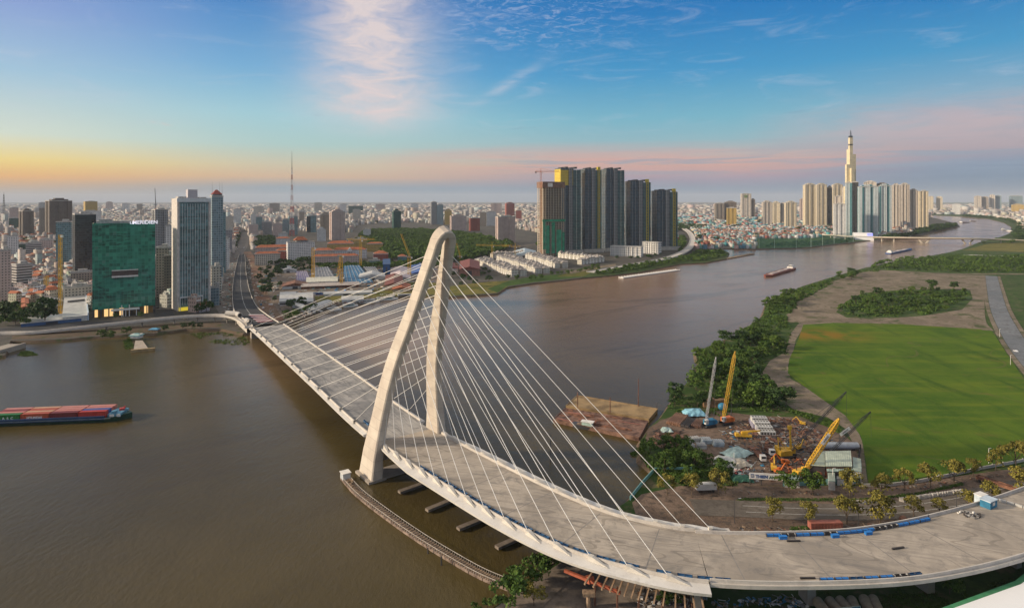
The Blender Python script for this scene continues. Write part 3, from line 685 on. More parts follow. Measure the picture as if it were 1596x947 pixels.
def building(px0, px1, yt, yb, style, label, rot=0.0, ratio=.8, cat='building', name='building', group=None, top='plant', bays=0, cap=None, podium=0, zg=2.0):
    p, w, d, h, rz = place(px0, px1, yt, yb, rot, ratio, zg)
    t = thing(name, label, cat, p, rz, group); m = FM[style]
    mb = MB(); 
    if bays:                                        # facade stepped in and out in vertical bays
        n = bays*2+1; pts = []
        bw = w/n; dp = min(2.2, d*.12)
        for i in range(n):
            o = 0 if i % 2 == 0 else dp
            pts += [(-w/2+i*bw, -d/2+o), (-w/2+(i+1)*bw, -d/2+o)]
        pts += [(w/2, -d*.1), (w/2-dp, -d*.1), (w/2-dp, d*.15), (w/2, d*.15), (w/2, d/2), (-w/2, d/2), (-w/2, d*.15), (-w/2+dp, d*.15), (-w/2+dp, -d*.1), (-w/2, -d*.1)]
        mb.prism(pts, -2, h)
    else: mb.box(-w/2, w/2, -d/2, d/2, -2, h)
    mb.build('wall', m, t)
    pm = M_roof
    mb = MB(); e = .35; q = 1.2
    for a in ((-w/2-e, w/2+e, -d/2-e, -d/2+e), (-w/2-e, w/2+e, d/2-e, d/2+e), (-w/2-e, -w/2+e, -d/2+e+.01, d/2-e-.01), (w/2-e, w/2+e, -d/2+e+.01, d/2-e-.01)): mb.box(*a, h-.6, h+q)
    if w > 9: mb.build('parapet', cap or M_plant, t)
    k = rnd.random()
    if top == 'plant':
        mb = MB(); mb.box(-w*.22+k*3, w*.2+k*3, -d*.2, d*.25, h, h+3.5+k*2); mb.box(w*.24, w*.34, -d*.3, -d*.1, h, h+2.6)
        for i in range(3): mb.box(-w*.38+i*w*.09, -w*.33+i*w*.09, -d*.35, -d*.25, h, h+1.6)
        mb.build('rooftop_plant', M_plant, t)
    elif top == 'tile':
        mb = MB(); mb.hip(-w/2, w/2, -d/2, d/2, h+.2, min(w, d)*.28); mb.build('roof', M_tile, t)
    elif top == 'crown':
        mb = MB(); mb.box(-w*.36, w*.36, -d*.34, d*.34, h, h+4.5); mb.box(-w*.2, w*.2, -d*.2, d*.2, h+4.5, h+8); mb.build('crown', m, t)
    elif top == 'mast':
        mb = MB(); mb.box(-w*.3, w*.3, -d*.3, d*.3, h, h+4); mb.build('rooftop_plant', M_plant, t)
        mb = MB(); mb.bar((0,0,h+4), (0,0,h+16), .8, n=6, w2=.25); mb.build('mast', M_dark, t)
    elif top == 'dome':
        mb = MB(); rs = []
        for i in range(5):
            a = i/4*math.pi/2; rs.append([Vector((math.cos(2*math.pi*j/14)*w*.22*math.cos(a)+.01, math.sin(2*math.pi*j/14)*w*.22*math.cos(a), h+w*.2*math.sin(a))) for j in range(14)])
        mb.loft(rs); mb.build('dome', mat('patina_dome', (.05,.16,.13), .6), t)
    if podium:
        mb = MB(); mb.box(-w/2-podium, w/2+podium, -d/2-podium, d/2-.1, -2, 9); mb.build('podium', FM['grey'], t)
    return t, w, d, h

# --- left: downtown high-rises
t, w, d, h = building(268, 328, 312, 483, 'dark', 'tall silver-framed office tower with thin vertical fins beside the asphalt ramp', 14, .72, 'office tower', 'office_tower', top=None)
[c for c in t.children if c.name.startswith('wall')][0].name = 'glass_core'
fr = mat('silver_frame', (.72,.73,.72), .35, .3, var=.08)
core = [c for c in t.children if c.name.startswith('glass_core')][0]
core.data.materials[0] = fc('tower_curtain_wall', (.16,.21,.21), (.11,.20,.21), 3.6, 3.7, (.06,.94), (.14,.95), vary=.7, gr=.10)
mb = MB(); k = 0
for i in range(12):
    x_ = -w/2+2+i*(w-4)/11; mb.box(x_-.16, x_+.16, -d/2-.3, -d/2-.02, 6, h-4)
mb.build('fins', fr, t)
mb = MB()
for (x0, x1, y0, y1) in ((-w/2-.6, -w/2+1.4, -d/2-.7, d/2+.5), (w/2-1.4, w/2+.7, -d/2-.7, -d/2+2), (w/2+.02, w/2+.7, d/2-3, d/2+.5)): mb.box(x0, x1, y0, y1, -1, h+2)
mb.build('stone_frame', mat('pale_stone', (.55,.50,.45), .7), t)
mb = MB()
for i in range(1, int(h/14.8)): mb.box(-w/2+1.4, w/2-1.4, -d/2-.25, -d/2-.01, i*14.8-.35, i*14.8+.15)
mb.build('floor_bands', M_dark, t)
mb = MB(); mb.box(-w/2-.9, w/2+.9, -d/2-.9, -d/2-.4, h-2, h+2.2); mb.box(-w/2-.9, w/2+.9, d/2+.4, d/2+.9, h-2, h+2.2)
for i in range(20): mb.box(-w/2+i*w/20, -w/2+i*w/20+.3, -d/2-1.2, -d/2-.95, h-2, h+3)
mb.build('crown_screen', fr, t)
mb = MB(); mb.box(-w*.12, w*.18, -d*.1, d*.25, h, h+12); mb.build('lift_tower', mat('lilac_panels', (.46,.43,.45), .6, var=.05), t)
mb = MB(); mb.box(-w*.45, -w*.2, -d*.3, d*.2, h, h+4); mb.box(w*.22, w*.42, -d*.3, d*.2, h, h+3.5); mb.build('rooftop_plant', M_plant, t)
mb = MB(); mb.box(-w/2+1, w/2-2, -d/2-2.4, -d/2-.7, -1.5, 3.6); o = mb.build('lit_entrance', None, t)
em = bpy.data.materials.new('lit_shopfront'); em.use_nodes = True; bs = em.node_tree.nodes['Principled BSDF']; bs.inputs['Base Color'].default_value = (.5,.4,.05,1)
bs.inputs['Emission Color'].default_value = (1,.75,.05,1); bs.inputs['Emission Strength'].default_value = .5
o.data.materials.clear(); o.data.materials.append(em)
mb = MB(); 
for x_ in (-w/2+1.5, w*.24): mb.box(x_, x_+.7, -d/2-3, -d/2-2.5, -1, 14)
mb.box(-w/2+1.5, w*.24+.7, -d/2-3, -d/2-.7, 14, 15.2); mb.build('entrance_portal', fr, t)

# green glass hotel
p, w, d, h, rz = place(145, 243, 350, 491, 0, .42)
t = thing('glass_hotel', 'broad green glass hotel slab with a white rooftop name sign facing the river', 'hotel', p, rz)
def hotel_glass():
    m, nt, b = newmat('green_curtain_wall'); tcn = nt.nodes.new('ShaderNodeTexCoord'); ox, oy, oz = sepxyz(nt, tcn.outputs['Object']); nx, ny, nz = sepxyz(nt, tcn.outputs['Normal'])
    u = oy*nx-ox*ny+500.0; wn = nt.nodes.new('ShaderNodeTexWhiteNoise'); nt.links.new(comb(nt, (u/3.2).floor(), (oz/3.7).floor(), .5), wn.inputs['Vector']); rv = X(nt, wn.outputs['Value'])
    c = mixc(nt, rv.pow(1.5), (.014,.13,.085), (.045,.31,.20))
    c = mixc(nt, noise(nt, comb(nt, u*.03, oz*.10), 1.0, 6, .7, 1.5).sm(.50, .64), c, (.008,.045,.034))  # dark reflection shapes painted into the glass colour
    c = mixc(nt, noise(nt, comb(nt, u*.02, oz*.32, 5.0), 1.0, 4, .6, .4).sm(.56, .66)*.8, c, (.02,.22,.15))  # brighter reflected bands, also painted in
    wn2 = nt.nodes.new('ShaderNodeTexWhiteNoise'); nt.links.new(comb(nt, (u/3.2).floor(), (oz/3.7).floor(), 9.5), wn2.inputs['Vector'])
    c = mixc(nt, X(nt, wn2.outputs['Value']).gt(.94)*.5, c, (.10,.24,.20))
    c = mixc(nt, noise(nt, comb(nt, u*.09, oz*.018, 3.0), 1.0, 5, .6, .8).sm(.5, .68)*.6, c, (.05,.30,.21))  # upright bright reflection streaks painted into the glass colour
    mull = (u/3.2).fract().lt(.10)._m('MAXIMUM', (oz/3.7).fract().lt(.12))
    c = mixc(nt, mull*.55, c, (.05,.30,.22))
    nt.links.new(c, b.inputs['Base Color']); b.inputs['Roughness'].default_value = .12; b.inputs['Specular IOR Level'].default_value = .75
    return m
hg = hotel_glass()
mb = MB(); mb.box(-w/2, w/2, -d/2, d/2, 8, h); mb.build('glass_facade', hg, t)
mb = MB(); mb.box(-w/2+2, w/2-2, -d/2+2, d/2, -2, 7.99); mb.build('ground_floor', fc('hotel_ground_floor', (.16,.12,.08), (.30,.16,.05), 4.5, 9.5, (.1,.9), (.0,.95), lit=.45), t)
mb = MB()
for i in range(9): mb.box(-w/2+.2+i*(w-1.6)/8, -w/2+1.2+i*(w-1.6)/8, -d/2+.2, -d/2+1.2, -2, 8)
mb.build('columns', M_dark, t)
mb = MB(); mb.box(-w*.20, w*.22, -d/2-1.0, -d/2-.02, h*.43, h*.495); mb.build('balcony_recess', mat('balcony_shade', (.10,.07,.06), .7), t)
mb = MB(); mb.box(-w*.20, w*.22, -d/2-2.4, -d/2-1.02, h*.43-.7, h*.43+.9); mb.box(-w*.20, w*.22, -d/2-2.2, -d/2-.02, h*.495, h*.495+.7); mb.build('balcony', M_white, t)
mb = MB(); mb.box(-w*.21, w*.24, -d/2-9, -d/2-.05, 6.5, 7.4)
for x_ in (-w*.17, -w*.02, w*.02, w*.19): mb.box(x_-.4, x_+.4, -d/2-8, -d/2-7.2, -1.5, 6.5); 
mb.box(-w*.05, -w*.035, -d/2-8.6, -d/2-8, -1.5, 12); mb.box(w*.07, w*.085, -d/2-8.6, -d/2-8, -1.5, 12); mb.build('entrance_canopy', M_white, t)
mb = MB(); mb.box(-w/2, w/2, -d/2, -d/2+.8, h, h+1.6); mb.box(-w/2, w/2, d/2-.8, d/2, h, h+1.6); mb.box(-w/2, -w/2+.8, -d/2+.81, d/2-.81, h, h+1.6); mb.box(w/2-.8, w/2, -d/2+.81, d/2-.81, h, h+1.6); mb.build('parapet', hg, t)
mb = MB(); mb.box(-w*.44, w*.12, -d*.3, d*.4, h, h+4); mb.box(-w*.4, -w*.2, -d*.3, d*.2, h+4, h+6); mb.box(w*.3, w*.45, -d*.1, d*.3, h, h+3); mb.build('rooftop_plant', M_plant, t)
def text(body, size, m, name, parent=None, loc=(0,0,0), rot=(0,0,0), ext=.15, align='CENTER', bold=0.0, sx=1.0):
    cu = bpy.data.curves.new(name, 'FONT'); cu.body = body; cu.size = size; cu.extrude = ext; cu.align_x = align; cu.offset = bold
    o = bpy.data.objects.new(name, cu); COL.objects.link(o)
    dg = bpy.context.evaluated_depsgraph_get(); me = bpy.data.meshes.new_from_object(o.evaluated_get(dg)); bpy.data.objects.remove(o)
    me.materials.clear(); me.materials.append(m); o = bpy.data.objects.new(name, me); COL.objects.link(o)
    o.location = loc; o.rotation_euler = rot; o.scale = (sx, 1, 1)
    if parent: o.parent = parent
    return o
sg = bpy.data.materials.new('lit_letters'); sg.use_nodes = True; bs = sg.node_tree.nodes['Principled BSDF']; bs.inputs['Base Color'].default_value = (.9,.88,.92,1)
bs.inputs['Emission Color'].default_value = (.92,.88,1,1); bs.inputs['Emission Strength'].default_value = .55
sgn_ = text('MERIDIEN', 5.3, sg, 'sign', t, (w*.335, -d/2-.3, h+.4), (R(90),0,0), .3, bold=.12)
text('LE', 3.8, sg, 'sign', t, (w*.12, -d/2-.3, h+.6), (R(90),0,0), .3, bold=.05, sx=1.1)

L = 'left of the green glass hotel'
building(113, 150, 334, 440, 'dark', 'dark glass office slab with a sloping roofline just left of the green hotel', 10, .7, 'office tower', 'office_tower', top='plant')
building(87, 114, 346, 421, 'teal', 'teal glass grid block left of the dark glass slab', -8, .8, 'office tower', 'office_tower')
building(70, 113, 313, 381, 'brown', 'broad brown high-rise rising above the teal grid block at far left', 18, .6, 'high-rise', 'high_rise', top='crown', bays=2)
building(61, 71, 324, 372, 'tan', 'narrow tan high-rise attached to the broad brown one', 0, .8, 'high-rise', 'high_rise')
building(29, 53, 329, 373, 'brown', 'brown high-rise with curved look and dark top at far left', 25, .8, 'high-rise', 'high_rise', bays=1, top='crown')
building(15, 29, 324, 352, 'pink', 'small pinkish tower behind the brown high-rise at far left', 0, .8, 'high-rise', 'high_rise')
building(14, 30, 340, 362, 'green', 'low green glass block at the far left edge of the skyline', 0, .8, 'office tower', 'office_tower')
building(130, 152, 314, 352, 'yellow', 'pale yellow-topped tower behind the roof of the green hotel', 12, .7, 'high-rise', 'high_rise', top='plant')
building(124, 158, 329, 356, 'white', 'wide white block in front of the yellow-topped tower', 0, .6)
building(236, 262, 327, 410, 'grey', 'unfinished grey concrete tower between the green hotel and the silver tower', 20, .8, 'high-rise', 'high_rise', bays=1)
building(258, 269, 352, 424, 'white', 'thin white gridded block squeezed beside the silver tower', 0, .9)
building(243, 268, 386, 466, 'tan', 'tan block in the gap between hotel and silver tower', -15, .9)
building(256, 268, 398, 470, 'brown', 'dark brown narrow block directly left of the silver tower', 0, 1.0)
t, w, d, h = building(327, 348, 306, 440, 'blue', 'blue-green glass tower with a small red pitched top behind the silver tower', 12, .9, 'office tower', 'office_tower', top=None)
mb = MB(); mb.box(-w*.4, w*.4, -d*.4, d*.4, h, h+3); mb.build('penthouse', FM['teal'], t); mb = MB(); mb.hip(-w*.42, w*.42, -d*.42, d*.42, h+3, 7); mb.build('roof', mat('red_roof', (.30,.06,.045), .7), t)
mb = MB()
for x_ in (-w*.45, w*.42, w*.2): mb.bar((x_, -d*.4, h), (x_, -d*.4, h+22), .45, n=5, w2=.15)
mb.build('antenna', M_dark, t)
building(342, 352, 330, 425, 'teal', 'slim teal glass tower right of the red-topped tower', 0, 1.0, 'office tower', 'office_tower')
building(327, 345, 416, 466, 'cream', 'cream mid-rise at the foot of the red-topped tower', 10, .9)
building(328, 342, 448, 476, 'blue', 'pale blue low block beside the foot of the silver tower', 0, 1.0)
building(-6, 17, 390, 469, 'pink', 'pale pink apartment block at the left edge with rows of small windows', 16, .9, 'apartment block', 'apartment_block', top='plant')
building(18, 50, 412, 452, 'bands', 'low block with horizontal pale and dark bands at far left', 22, .8)
building(11, 29, 368, 408, 'white', 'whitish blue narrow block behind the pink apartment block', 0, .8)
building(28, 40, 380, 402, 'green', 'small dark green block among houses at far left', 0, .9)
building(40, 65, 379, 406, 'bands', 'white and dark banded mid-rise at far left', 0, .7)
building(61, 84, 374, 398, 'pink', 'peach mid-rise in front of the trees at far left', -10, .7)
building(44, 62, 444, 468, 'cream', 'low cream building behind the tree clump at far left', 0, .7)
building(97, 146, 447, 470, 'cream', 'long low cream building behind the white shed roofs', 6, .35)
building(110, 146, 424, 448, 'tan', 'row of tan walk-up flats left of the green hotel', 0, .4)
building(352, 362, 358, 398, 'grey', 'grey block on the left side of the city avenue', 0, 1.0)
building(346, 358, 372, 420, 'white', 'white narrow block lining the left side of the avenue', -10, 1.0)
building(352, 364, 338, 372, 'cream', 'cream tower at the far left side of the avenue', 0, 1.0)
# --- middle skyline
MID = [(364,376,326,352,'white','white tower left of the broadcasting mast, over the avenue',0),(391,400,334,365,'white','white tower right of the avenue end',0),(399,409,338,366,'teal','teal glass tower right of the avenue end',0),
 (388,402,350,372,'pink','peach mid-rise at the end of the avenue',0),(449,464,337,366,'teal','teal glass tower at the foot of the broadcasting mast',10),(440,451,342,366,'blue','blue glass block left of the teal tower by the mast',0),
 (478,486,337,362,'dark','dark glass tower in the middle skyline',0),(484,493,336,362,'teal','bright teal tower in the middle skyline',0),(499,516,334,370,'tan','beige tower joined to the brown twin tower',-12),
 (513,538,330,374,'pink','tall brownish pink gridded tower left of the park',14),(494,508,358,376,'white','stepped white block before the beige tower',0),(543,566,321,336,'green','far wide dark green slab',0),
 (550,562,327,348,'cream','pale yellow tower behind the brown pink tower',0),(611,625,329,360,'green','dark green tower standing above the park trees',15),(671,681,315,350,'grey','grey tower with slanted top in the middle distance',10),
 (681,691,319,350,'blue','blue glass tower beside the grey slanted one',0),(693,704,328,350,'yellow','ochre tower right of the blue glass tower',0),(701,727,337,362,'pink','wide peach apartment block behind the pylon top',8),
 (731,748,340,360,'red','red brick-coloured block right of the pylon top',10),(748,758,331,352,'tan','tan tower behind the white pair',0),(756,773,330,352,'white','white tower with dark stripes in the middle skyline',12),
 (765,782,317,336,'pink','far pinkish wide tower',0),(787,802,317,342,'red','rust red tower beyond the pink hospital block',12),(804,813,328,345,'red','small crimson tower left of the concrete tower',0),
 (772,803,338,380,'pink','large pink and white block left of the concrete tower',12),(395,412,322,336,'cream','far cream slab left of the mast',0),(420,436,317,334,'tan','far tan tower left of the mast',0),
 (490,502,316,332,'cream','far cream tower beyond the park',0),(530,540,318,334,'white','far white tower beyond the park',0),(586,600,318,330,'pink','far pink slab above the park trees',0),(641,652,317,330,'white','far white slab above the park trees',0),
 (566,578,358,372,'white','white block at the left edge of the park',0),(466,474,330,350,'tan','slender tan tower right of the mast',0),(425,440,350,368,'pink','peach block behind the red roofed quarter',0),(408,424,346,366,'grey','grey slab near the avenue',0),
 (60,72,316,330,'grey','far grey tower at left',0),(165,176,315,328,'pink','far pink tower over the hotel roof',0),(190,202,317,330,'white','far white tower over the hotel roof',0),(213,222,318,332,'tan','far tan tower above the hotel sign',0)]
for a in MID: building(*a[:6], rot=a[6], ratio=.75, cat='high-rise' if a[3]-a[2] > 18 else 'building', name='high_rise' if a[3]-a[2] > 18 else 'building', top=rnd.choice(['plant','plant','crown','mast']), bays=1 if (a[1]-a[0]) > 15 else 0)
# --- red-roofed historic quarter
OLD = [(397,437,396,413,'tile','cream','long low hall with a bright orange tiled roof near the asphalt ramp',.35,0),(398,466,386,400,'tile','pink','long peach building with a red tiled roof behind the orange-roofed hall',.25,0),
 (430,468,391,404,'tile','red','dark red low building between the orange hall and the white hotel',.4,0),(446,491,378,405,'plant','white','large white seven-storey hotel with rows of windows and a small red hip roof',.45,8),
 (489,520,391,407,'tile','cream','cream block with a steep red hip roof right of the white hotel',.5,0),(518,572,390,403,'tile','white','long white building with a red roof and a pointed central gable',.3,0),
 (487,560,400,410,'tile','pink','long low pink terrace in front of the gabled white building',.2,0),(550,572,373,388,'plant','yellow','yellow office block above the red roofs',.6,0),
 (572,597,380,392,'tile','yellow','ochre long building right of the yellow office block',.4,0),(510,552,380,390,'tile','yellow','row of orange-roofed houses behind the gabled building',.4,0),
 (582,605,396,405,'tile','red','red-roofed pavilion at the edge of the park',.8,0),(430,452,372,384,'tile','white','white block with low red roof behind the white hotel',.5,0),
 (434,448,364,378,'plant','white','pale block with grey roof behind the historic quarter',.8,0),(575,592,406,414,'plant','teal','low teal-roofed hall near the construction site',.6,0),(620,634,400,411,'tile','teal','small green hipped pavilion under the park trees',.9,0)]
for a in OLD:
    t, w, d, h = building(a[0], a[1], a[2], a[3], a[5], a[6], rot=a[8], ratio=a[7], top=a[4], name='historic_building' if a[4] == 'tile' else 'building', cat='building')
    if 'gable' in a[6] and 'pointed' in a[6]:
        mb = MB(); mb.add([(-5,-d/2-.9,0),(5,-d/2-.9,0),(5,-d/2-.9,h),(0,-d/2-.9,h+6),(-5,-d/2-.9,h),(-5,0,0),(5,0,0),(5,0,h),(0,0,h+6),(-5,0,h)],[(0,1,2,3,4),(1,6,7,2),(2,7,8,3),(3,8,9,4),(4,9,5,0)]); mb.build('gable', M_white, t)
        for k in (-3, 0, 3):
            mb = MB(); mb.box(k-.9, k+.9, -d/2-1.1, -d/2-.92, h*.5, h*.85); mb.build('window', M_dark, t)
    if 'small red hip' in a[6]:
        mb = MB(); mb.hip(-w*.25, w*.25, -d*.35, d*.35, h+4.5, 7); mb.build('roof', M_tile, t)

# --- right bank high-rises behind the river bend
RB = [(1113,1129,317,345,'tan','tan ribbed tower over the colourful shacks',10),(1129,1148,315,345,'brown','grey-brown wide tower right of the tan ribbed one',0),(1132,1148,324,352,'yellow','low ochre tower before the grey-brown one',0),
 (1154,1171,302,340,'apart','tall beige tower with a square emblem panel near its top',8),(1170,1177,311,340,'brown','narrow brown tower attached to the tall beige one',0),
 (1187,1203,315,352,'apart','rounded beige apartment tower, left one of the pair by the river bend',10),(1203,1216,316,350,'gold','beige apartment tower right beside the rounded one',0),
 (1222,1242,316,357,'gold','bright cream apartment tower standing left of the tall estate',12),(1216,1224,318,350,'apart','slim pinkish tower half hidden before the cream tower',0),
 (1246,1254,311,346,'pink','thin pink slab left of the golden estate towers',0),
 (1251,1273,288,353,'gold','broad golden-lit apartment tower at the left end of the estate',16),(1271,1289,288,354,'gold','grey-gold apartment tower second in the estate',14),(1289,1297,292,354,'dark','dark slim tower between golden estate towers',0),
 (1296,1314,288,352,'gold','orange-gold tower behind the white stepped block',14),(1298,1318,318,371,'white','white stepped slab at the riverfront before the estate',8),(1300,1312,306,360,'apart','brown-beige stepped tower above the white slab',0),
 (1312,1323,292,356,'apart','narrow beige tower left of the blue glass tower',0),
 (1317,1328,285,368,'blueglass','slender pale blue glass tower left of the supertall foot',0),(1327,1338,284,366,'dark','dark blue glass tower at the foot of the supertall',0),
 (1336,1369,291,370,'blueglass','wide glass apartment tower with a dark teal centre strip',12),(1368,1390,290,368,'blueglass','curving glass apartment tower right of the wide one',14),
 (1346,1366,284,352,'apart','brownish tower peeking over the wide glass tower',0),(1364,1385,287,352,'brown','dark crowned tower behind the glass towers',0),
 (1389,1404,289,362,'apart','beige apartment tower with stepped crown right of the glass towers',10),(1402,1418,288,360,'apart','tall ribbed beige apartment tower fifth from the right of the estate',12),(1416,1431,297,360,'apart','beige ribbed tower of the estate beside the river trees',10),
 (1430,1447,298,358,'gold','rightmost big apartment tower of the estate, above the green point',14),(1392,1412,303,356,'apart','lower ribbed slab in the right part of the estate',0),
 (1446,1455,306,330,'gold','small pale tower right of the estate, left one of two',0),(1459,1469,307,330,'gold','small pale tower right of the estate, right one of two',0),
 (1518,1530,306,328,'apart','far apartment slab beyond the river, left one',8),(1529,1541,307,328,'tan','far apartment slab beyond the river, second',0),(1542,1551,304,328,'apart','far tower beyond the river, third',0),(1551,1561,305,328,'blue','far bluish tower beyond the river, fourth',0),
 (1572,1594,305,328,'blue','far wide tower near the right edge of the skyline',10),(1576,1596,319,332,'yellow','low ochre block in front of the far right tower',0),(1484,1497,318,334,'white','low white tower group across the river bend',0)]
for i, a in enumerate(RB):
    t, w, d, h = building(*a[:6], rot=a[6], ratio=.7, cat='apartment tower', name='apartment_tower', top=rnd.choice(['crown','plant','crown']), bays=2 if (a[1]-a[0]) > 14 else 1, podium=0)
    if 'emblem' in a[5]:
        mb = MB(); mb.box(-w*.2, w*.1, -d/2-.8, -d/2-.05, h*.84, h*.95); mb.build('emblem_panel', mat('green_panel', (.14,.20,.07), .6), t)
# supertall stepped tower
D = Dof(360); a = math.atan((1330-CX)/F); s = D*math.cos(a)/F
t = thing('supertall_tower', 'supertall stepped tower with sunlit golden glass shafts and a spire, highest in the skyline', 'skyscraper', at(1330, D, 2)+Vector((0,20,0)), -a+R(28))
FOOT.append((t.location.x, t.location.y, 40))
gm = fc('sunlit_gold_glass', (.85,.76,.55), (.62,.52,.32), 4.0, 4.2, (.04,.96), (.1,.94), gr=.1, vary=.25, strip=(17,.10,(.30,.30,.30)))  # golden evening light put into the wall and glass colours
H_ = lambda y_: zat(y_, D)-2
u = s*16/2.9
cells = {(0,0):214, (1,0):240, (-1,0):256, (0,1):232, (0,-1):262, (1,1):284, (-1,1):290, (1,-1):300, (-1,-1):286}
mb = MB()
for (i, j), yt in cells.items(): mb.box(i*u-u/2+.02*i, i*u+u/2, j*u-u/2, j*u+u/2, -2, H_(yt))
mb.build('shaft', gm, t)
mb = MB(); mb.box(-u*.52, u*.52, -u*.52, u*.52, H_(226), H_(224)); mb.box(-u*.45, u*.45, -u*.45, u*.45, H_(214), H_(211)); mb.build('band', M_dark, t)
mb = MB(); mb.bar((0,0,H_(214)), (0,0,H_(205)), u*.5, w2=u*.3); mb.bar((0,0,H_(205)), (0,0,H_(202)), u*.3, w2=u*.1); mb.build('spire', mat('spire_steel', (.22,.24,.27), .5, .3), t)

# --- six riverside towers
def dark_tower(px0, px1, yt, yb, label, yellow_top=False, fin=True):
    p, w, d, h, rz = place(px0, px1, yt, yb, 26, .62)
    t = thing('residential_tower', label, 'residential tower', p, rz, 'dark glass towers on the riverside')
    g1 = fc('navy_glass', (.10,.115,.125), (.018,.045,.070), 4.5, 3.5, (.14,.9), (.2,.9), vary=.9, strip=(9,.16,(.26,.26,.26)))
    g2 = fc('grey_ribbed_glass', (.30,.29,.28), (.035,.055,.065), 4.2, 3.5, (.25,.8), (.2,.85), vary=.6, strip=(8.4,.25,(.36,.35,.33)))
    mb = MB(); mb.box(-w/2, w*.12, -d/2, d/2, -2, h); mb.build('glass_wing', g1, t)
    mb = MB(); mb.box(w*.12+.01, w/2, -d/2+2, d/2-1.5, -2, h-3); mb.build('glass_wing', fc('teal_dark_glass', (.12,.16,.16), (.028,.085,.08), 3.9, 3.5, (.14,.9), (.2,.9), vary=.8, strip=(15.6,.09,(.62,.60,.52))), t)
    mb = MB(); mb.box(-w*.12, w*.06, -d/2-2.2, -d/2-.01, -2, h+2); mb.build('ribbed_bay', g2, t)
    mb = MB(); mb.box(w/2+.01, w/2+2, -d*.2, d*.2, -2, h-2); mb.build('side_bay', g2, t)
    mb = MB()
    for i in range(4): mb.box(-w*.42+i*w*.22, -w*.3+i*w*.22, -d*.3, d*.25, h, h+2.5+1.5*(i % 2))
    mb.build('rooftop_plant', M_dark, t)
    ym = mat('yellow_cladding', (.62,.47,.05), .5, var=.15)
    if fin:
        mb = MB(); x0, x1 = w*.28, w*.28+4.5
        for xx in (x0, x1): mb.box(xx, xx+.8, -d/2+.2, -d/2+1.98, -1, h+1)
        for k in range(int(h/7)): mb.box(x0+.81, x1-.01, -d/2+.6, -d/2+1.9, k*7, k*7+1.2)
        mb.box(x0-1, x1+2, -d/2+.2, -d/2+6, h-2.8, h+5); mb.build('yellow_ladder_frame', ym, t)
    if yellow_top:
        mb = MB(); mb.box(-w/2-.3, w*.10, -d/2-.3, -d/2-.01, h*.80, h-4); mb.build('yellow_screen', fc('yellow_screen', (.70,.52,.08), (.45,.33,.05), 3.0, 3.5, (.2,.8), (.3,.8), vary=.3), t)
        mb = MB(); mb.box(-w/2-.31, -w/2-.01, -d/2, d/2, h*.84, h-2); mb.build('yellow_screen', MATS['yellow_screen'], t)
    mb = MB(); mb.box(-w/2-4, w/2+4, -d/2-5, -d/2-2.3, -2, 9); mb.build('podium', FM['cream'], t)
    return t
dark_tower(864, 906, 262, 396, 'tallest dark residential tower with a yellow screen at its top, behind the concrete tower', True, False)
dark_tower(904, 938, 263, 394, 'dark glass residential tower with yellow strip, second in the row')
dark_tower(936, 974, 263, 392, 'dark glass residential tower without yellow, middle of the row', fin=False)
dark_tower(973, 1015, 282, 391, 'shorter dark glass residential tower fourth in the row, with yellow strip')
dark_tower(1014, 1057, 297, 390, 'lowest dark glass residential tower at the right end of the row')
p, w, d, h, rz = place(837, 880, 283, 401, 24, .6)
t = thing('unfinished_tower', 'unfinished concrete residential tower wrapped in green netting below', 'construction tower', p, rz)
cm = conc_mat('raw_concrete', (.56,.47,.36), (.64,.54,.42), (.3,.24,.18), .4, .2)
mb = MB(); nfl = int(h/3.6)
for i in range(nfl+1): mb.box(-w/2, w/2, -d/2, d/2, i*3.6-.2, i*3.6+.25)
mb.build('floor_slabs', cm, t)
mb = MB(); nx_ = 9
for i in range(nx_):
    x_ = -w/2+.3+i*(w-1.6)/(nx_-1)
    for y_ in (-d/2+.3, d/2-1.3): mb.box(x_, x_+1.0, y_, y_+1.0, -2, h-6)
for j in range(4):
    y_ = -d/2+3+j*(d-6)/3
    for x_ in (-w/2+.3, w/2-1.3): mb.box(x_, x_+1.0, y_, y_+1.0, -2, h-6)
mb.build('columns', cm, t)
mb = MB(); mb.box(-w*.4, w*.4, -d*.3, d*.3, -2, h-7); mb.build('core_wall', fc('infill_wall', (.44,.37,.28), (.09,.075,.06), 4.5, 3.6, (.15,.75), (.1,.8)), t)
mb = MB(); mb.box(-w/2-1, w/2+1, -d/2-1, d/2+1, h-13, h); mb.build('climbing_formwork', mat('formwork', (.22,.13,.09), .8, var=.3, scale=.2), t)
mb = MB(); mb.box(-w*.28, -w*.06, -d/2-1.3, -d/2-1.02, h-11, h-3); mb.build('white_board', M_white, t)
gn = mat('green_netting', (.03,.26,.14), .8, var=.35, scale=.15)
mb = MB()
for x0, x1, z0, z1 in ((-.5,-.38,.1,.47),(-.36,-.2,.05,.42),(-.1,.05,.05,.46),(.12,.36,.02,.36),(.4,.5,.05,.33)): mb.box(w*x0, w*x1, -d/2-.5, -d/2-.3, h*z0, h*z1)
mb.box(w/2+.3, w/2+.5, -d*.45, d*.1, h*.05, h*.34); mb.box(-w/2-1.4, w/2+1.4, -d/2-1.6, -d/2-.6, h*.47, h*.50); mb.build('netting', gn, t)

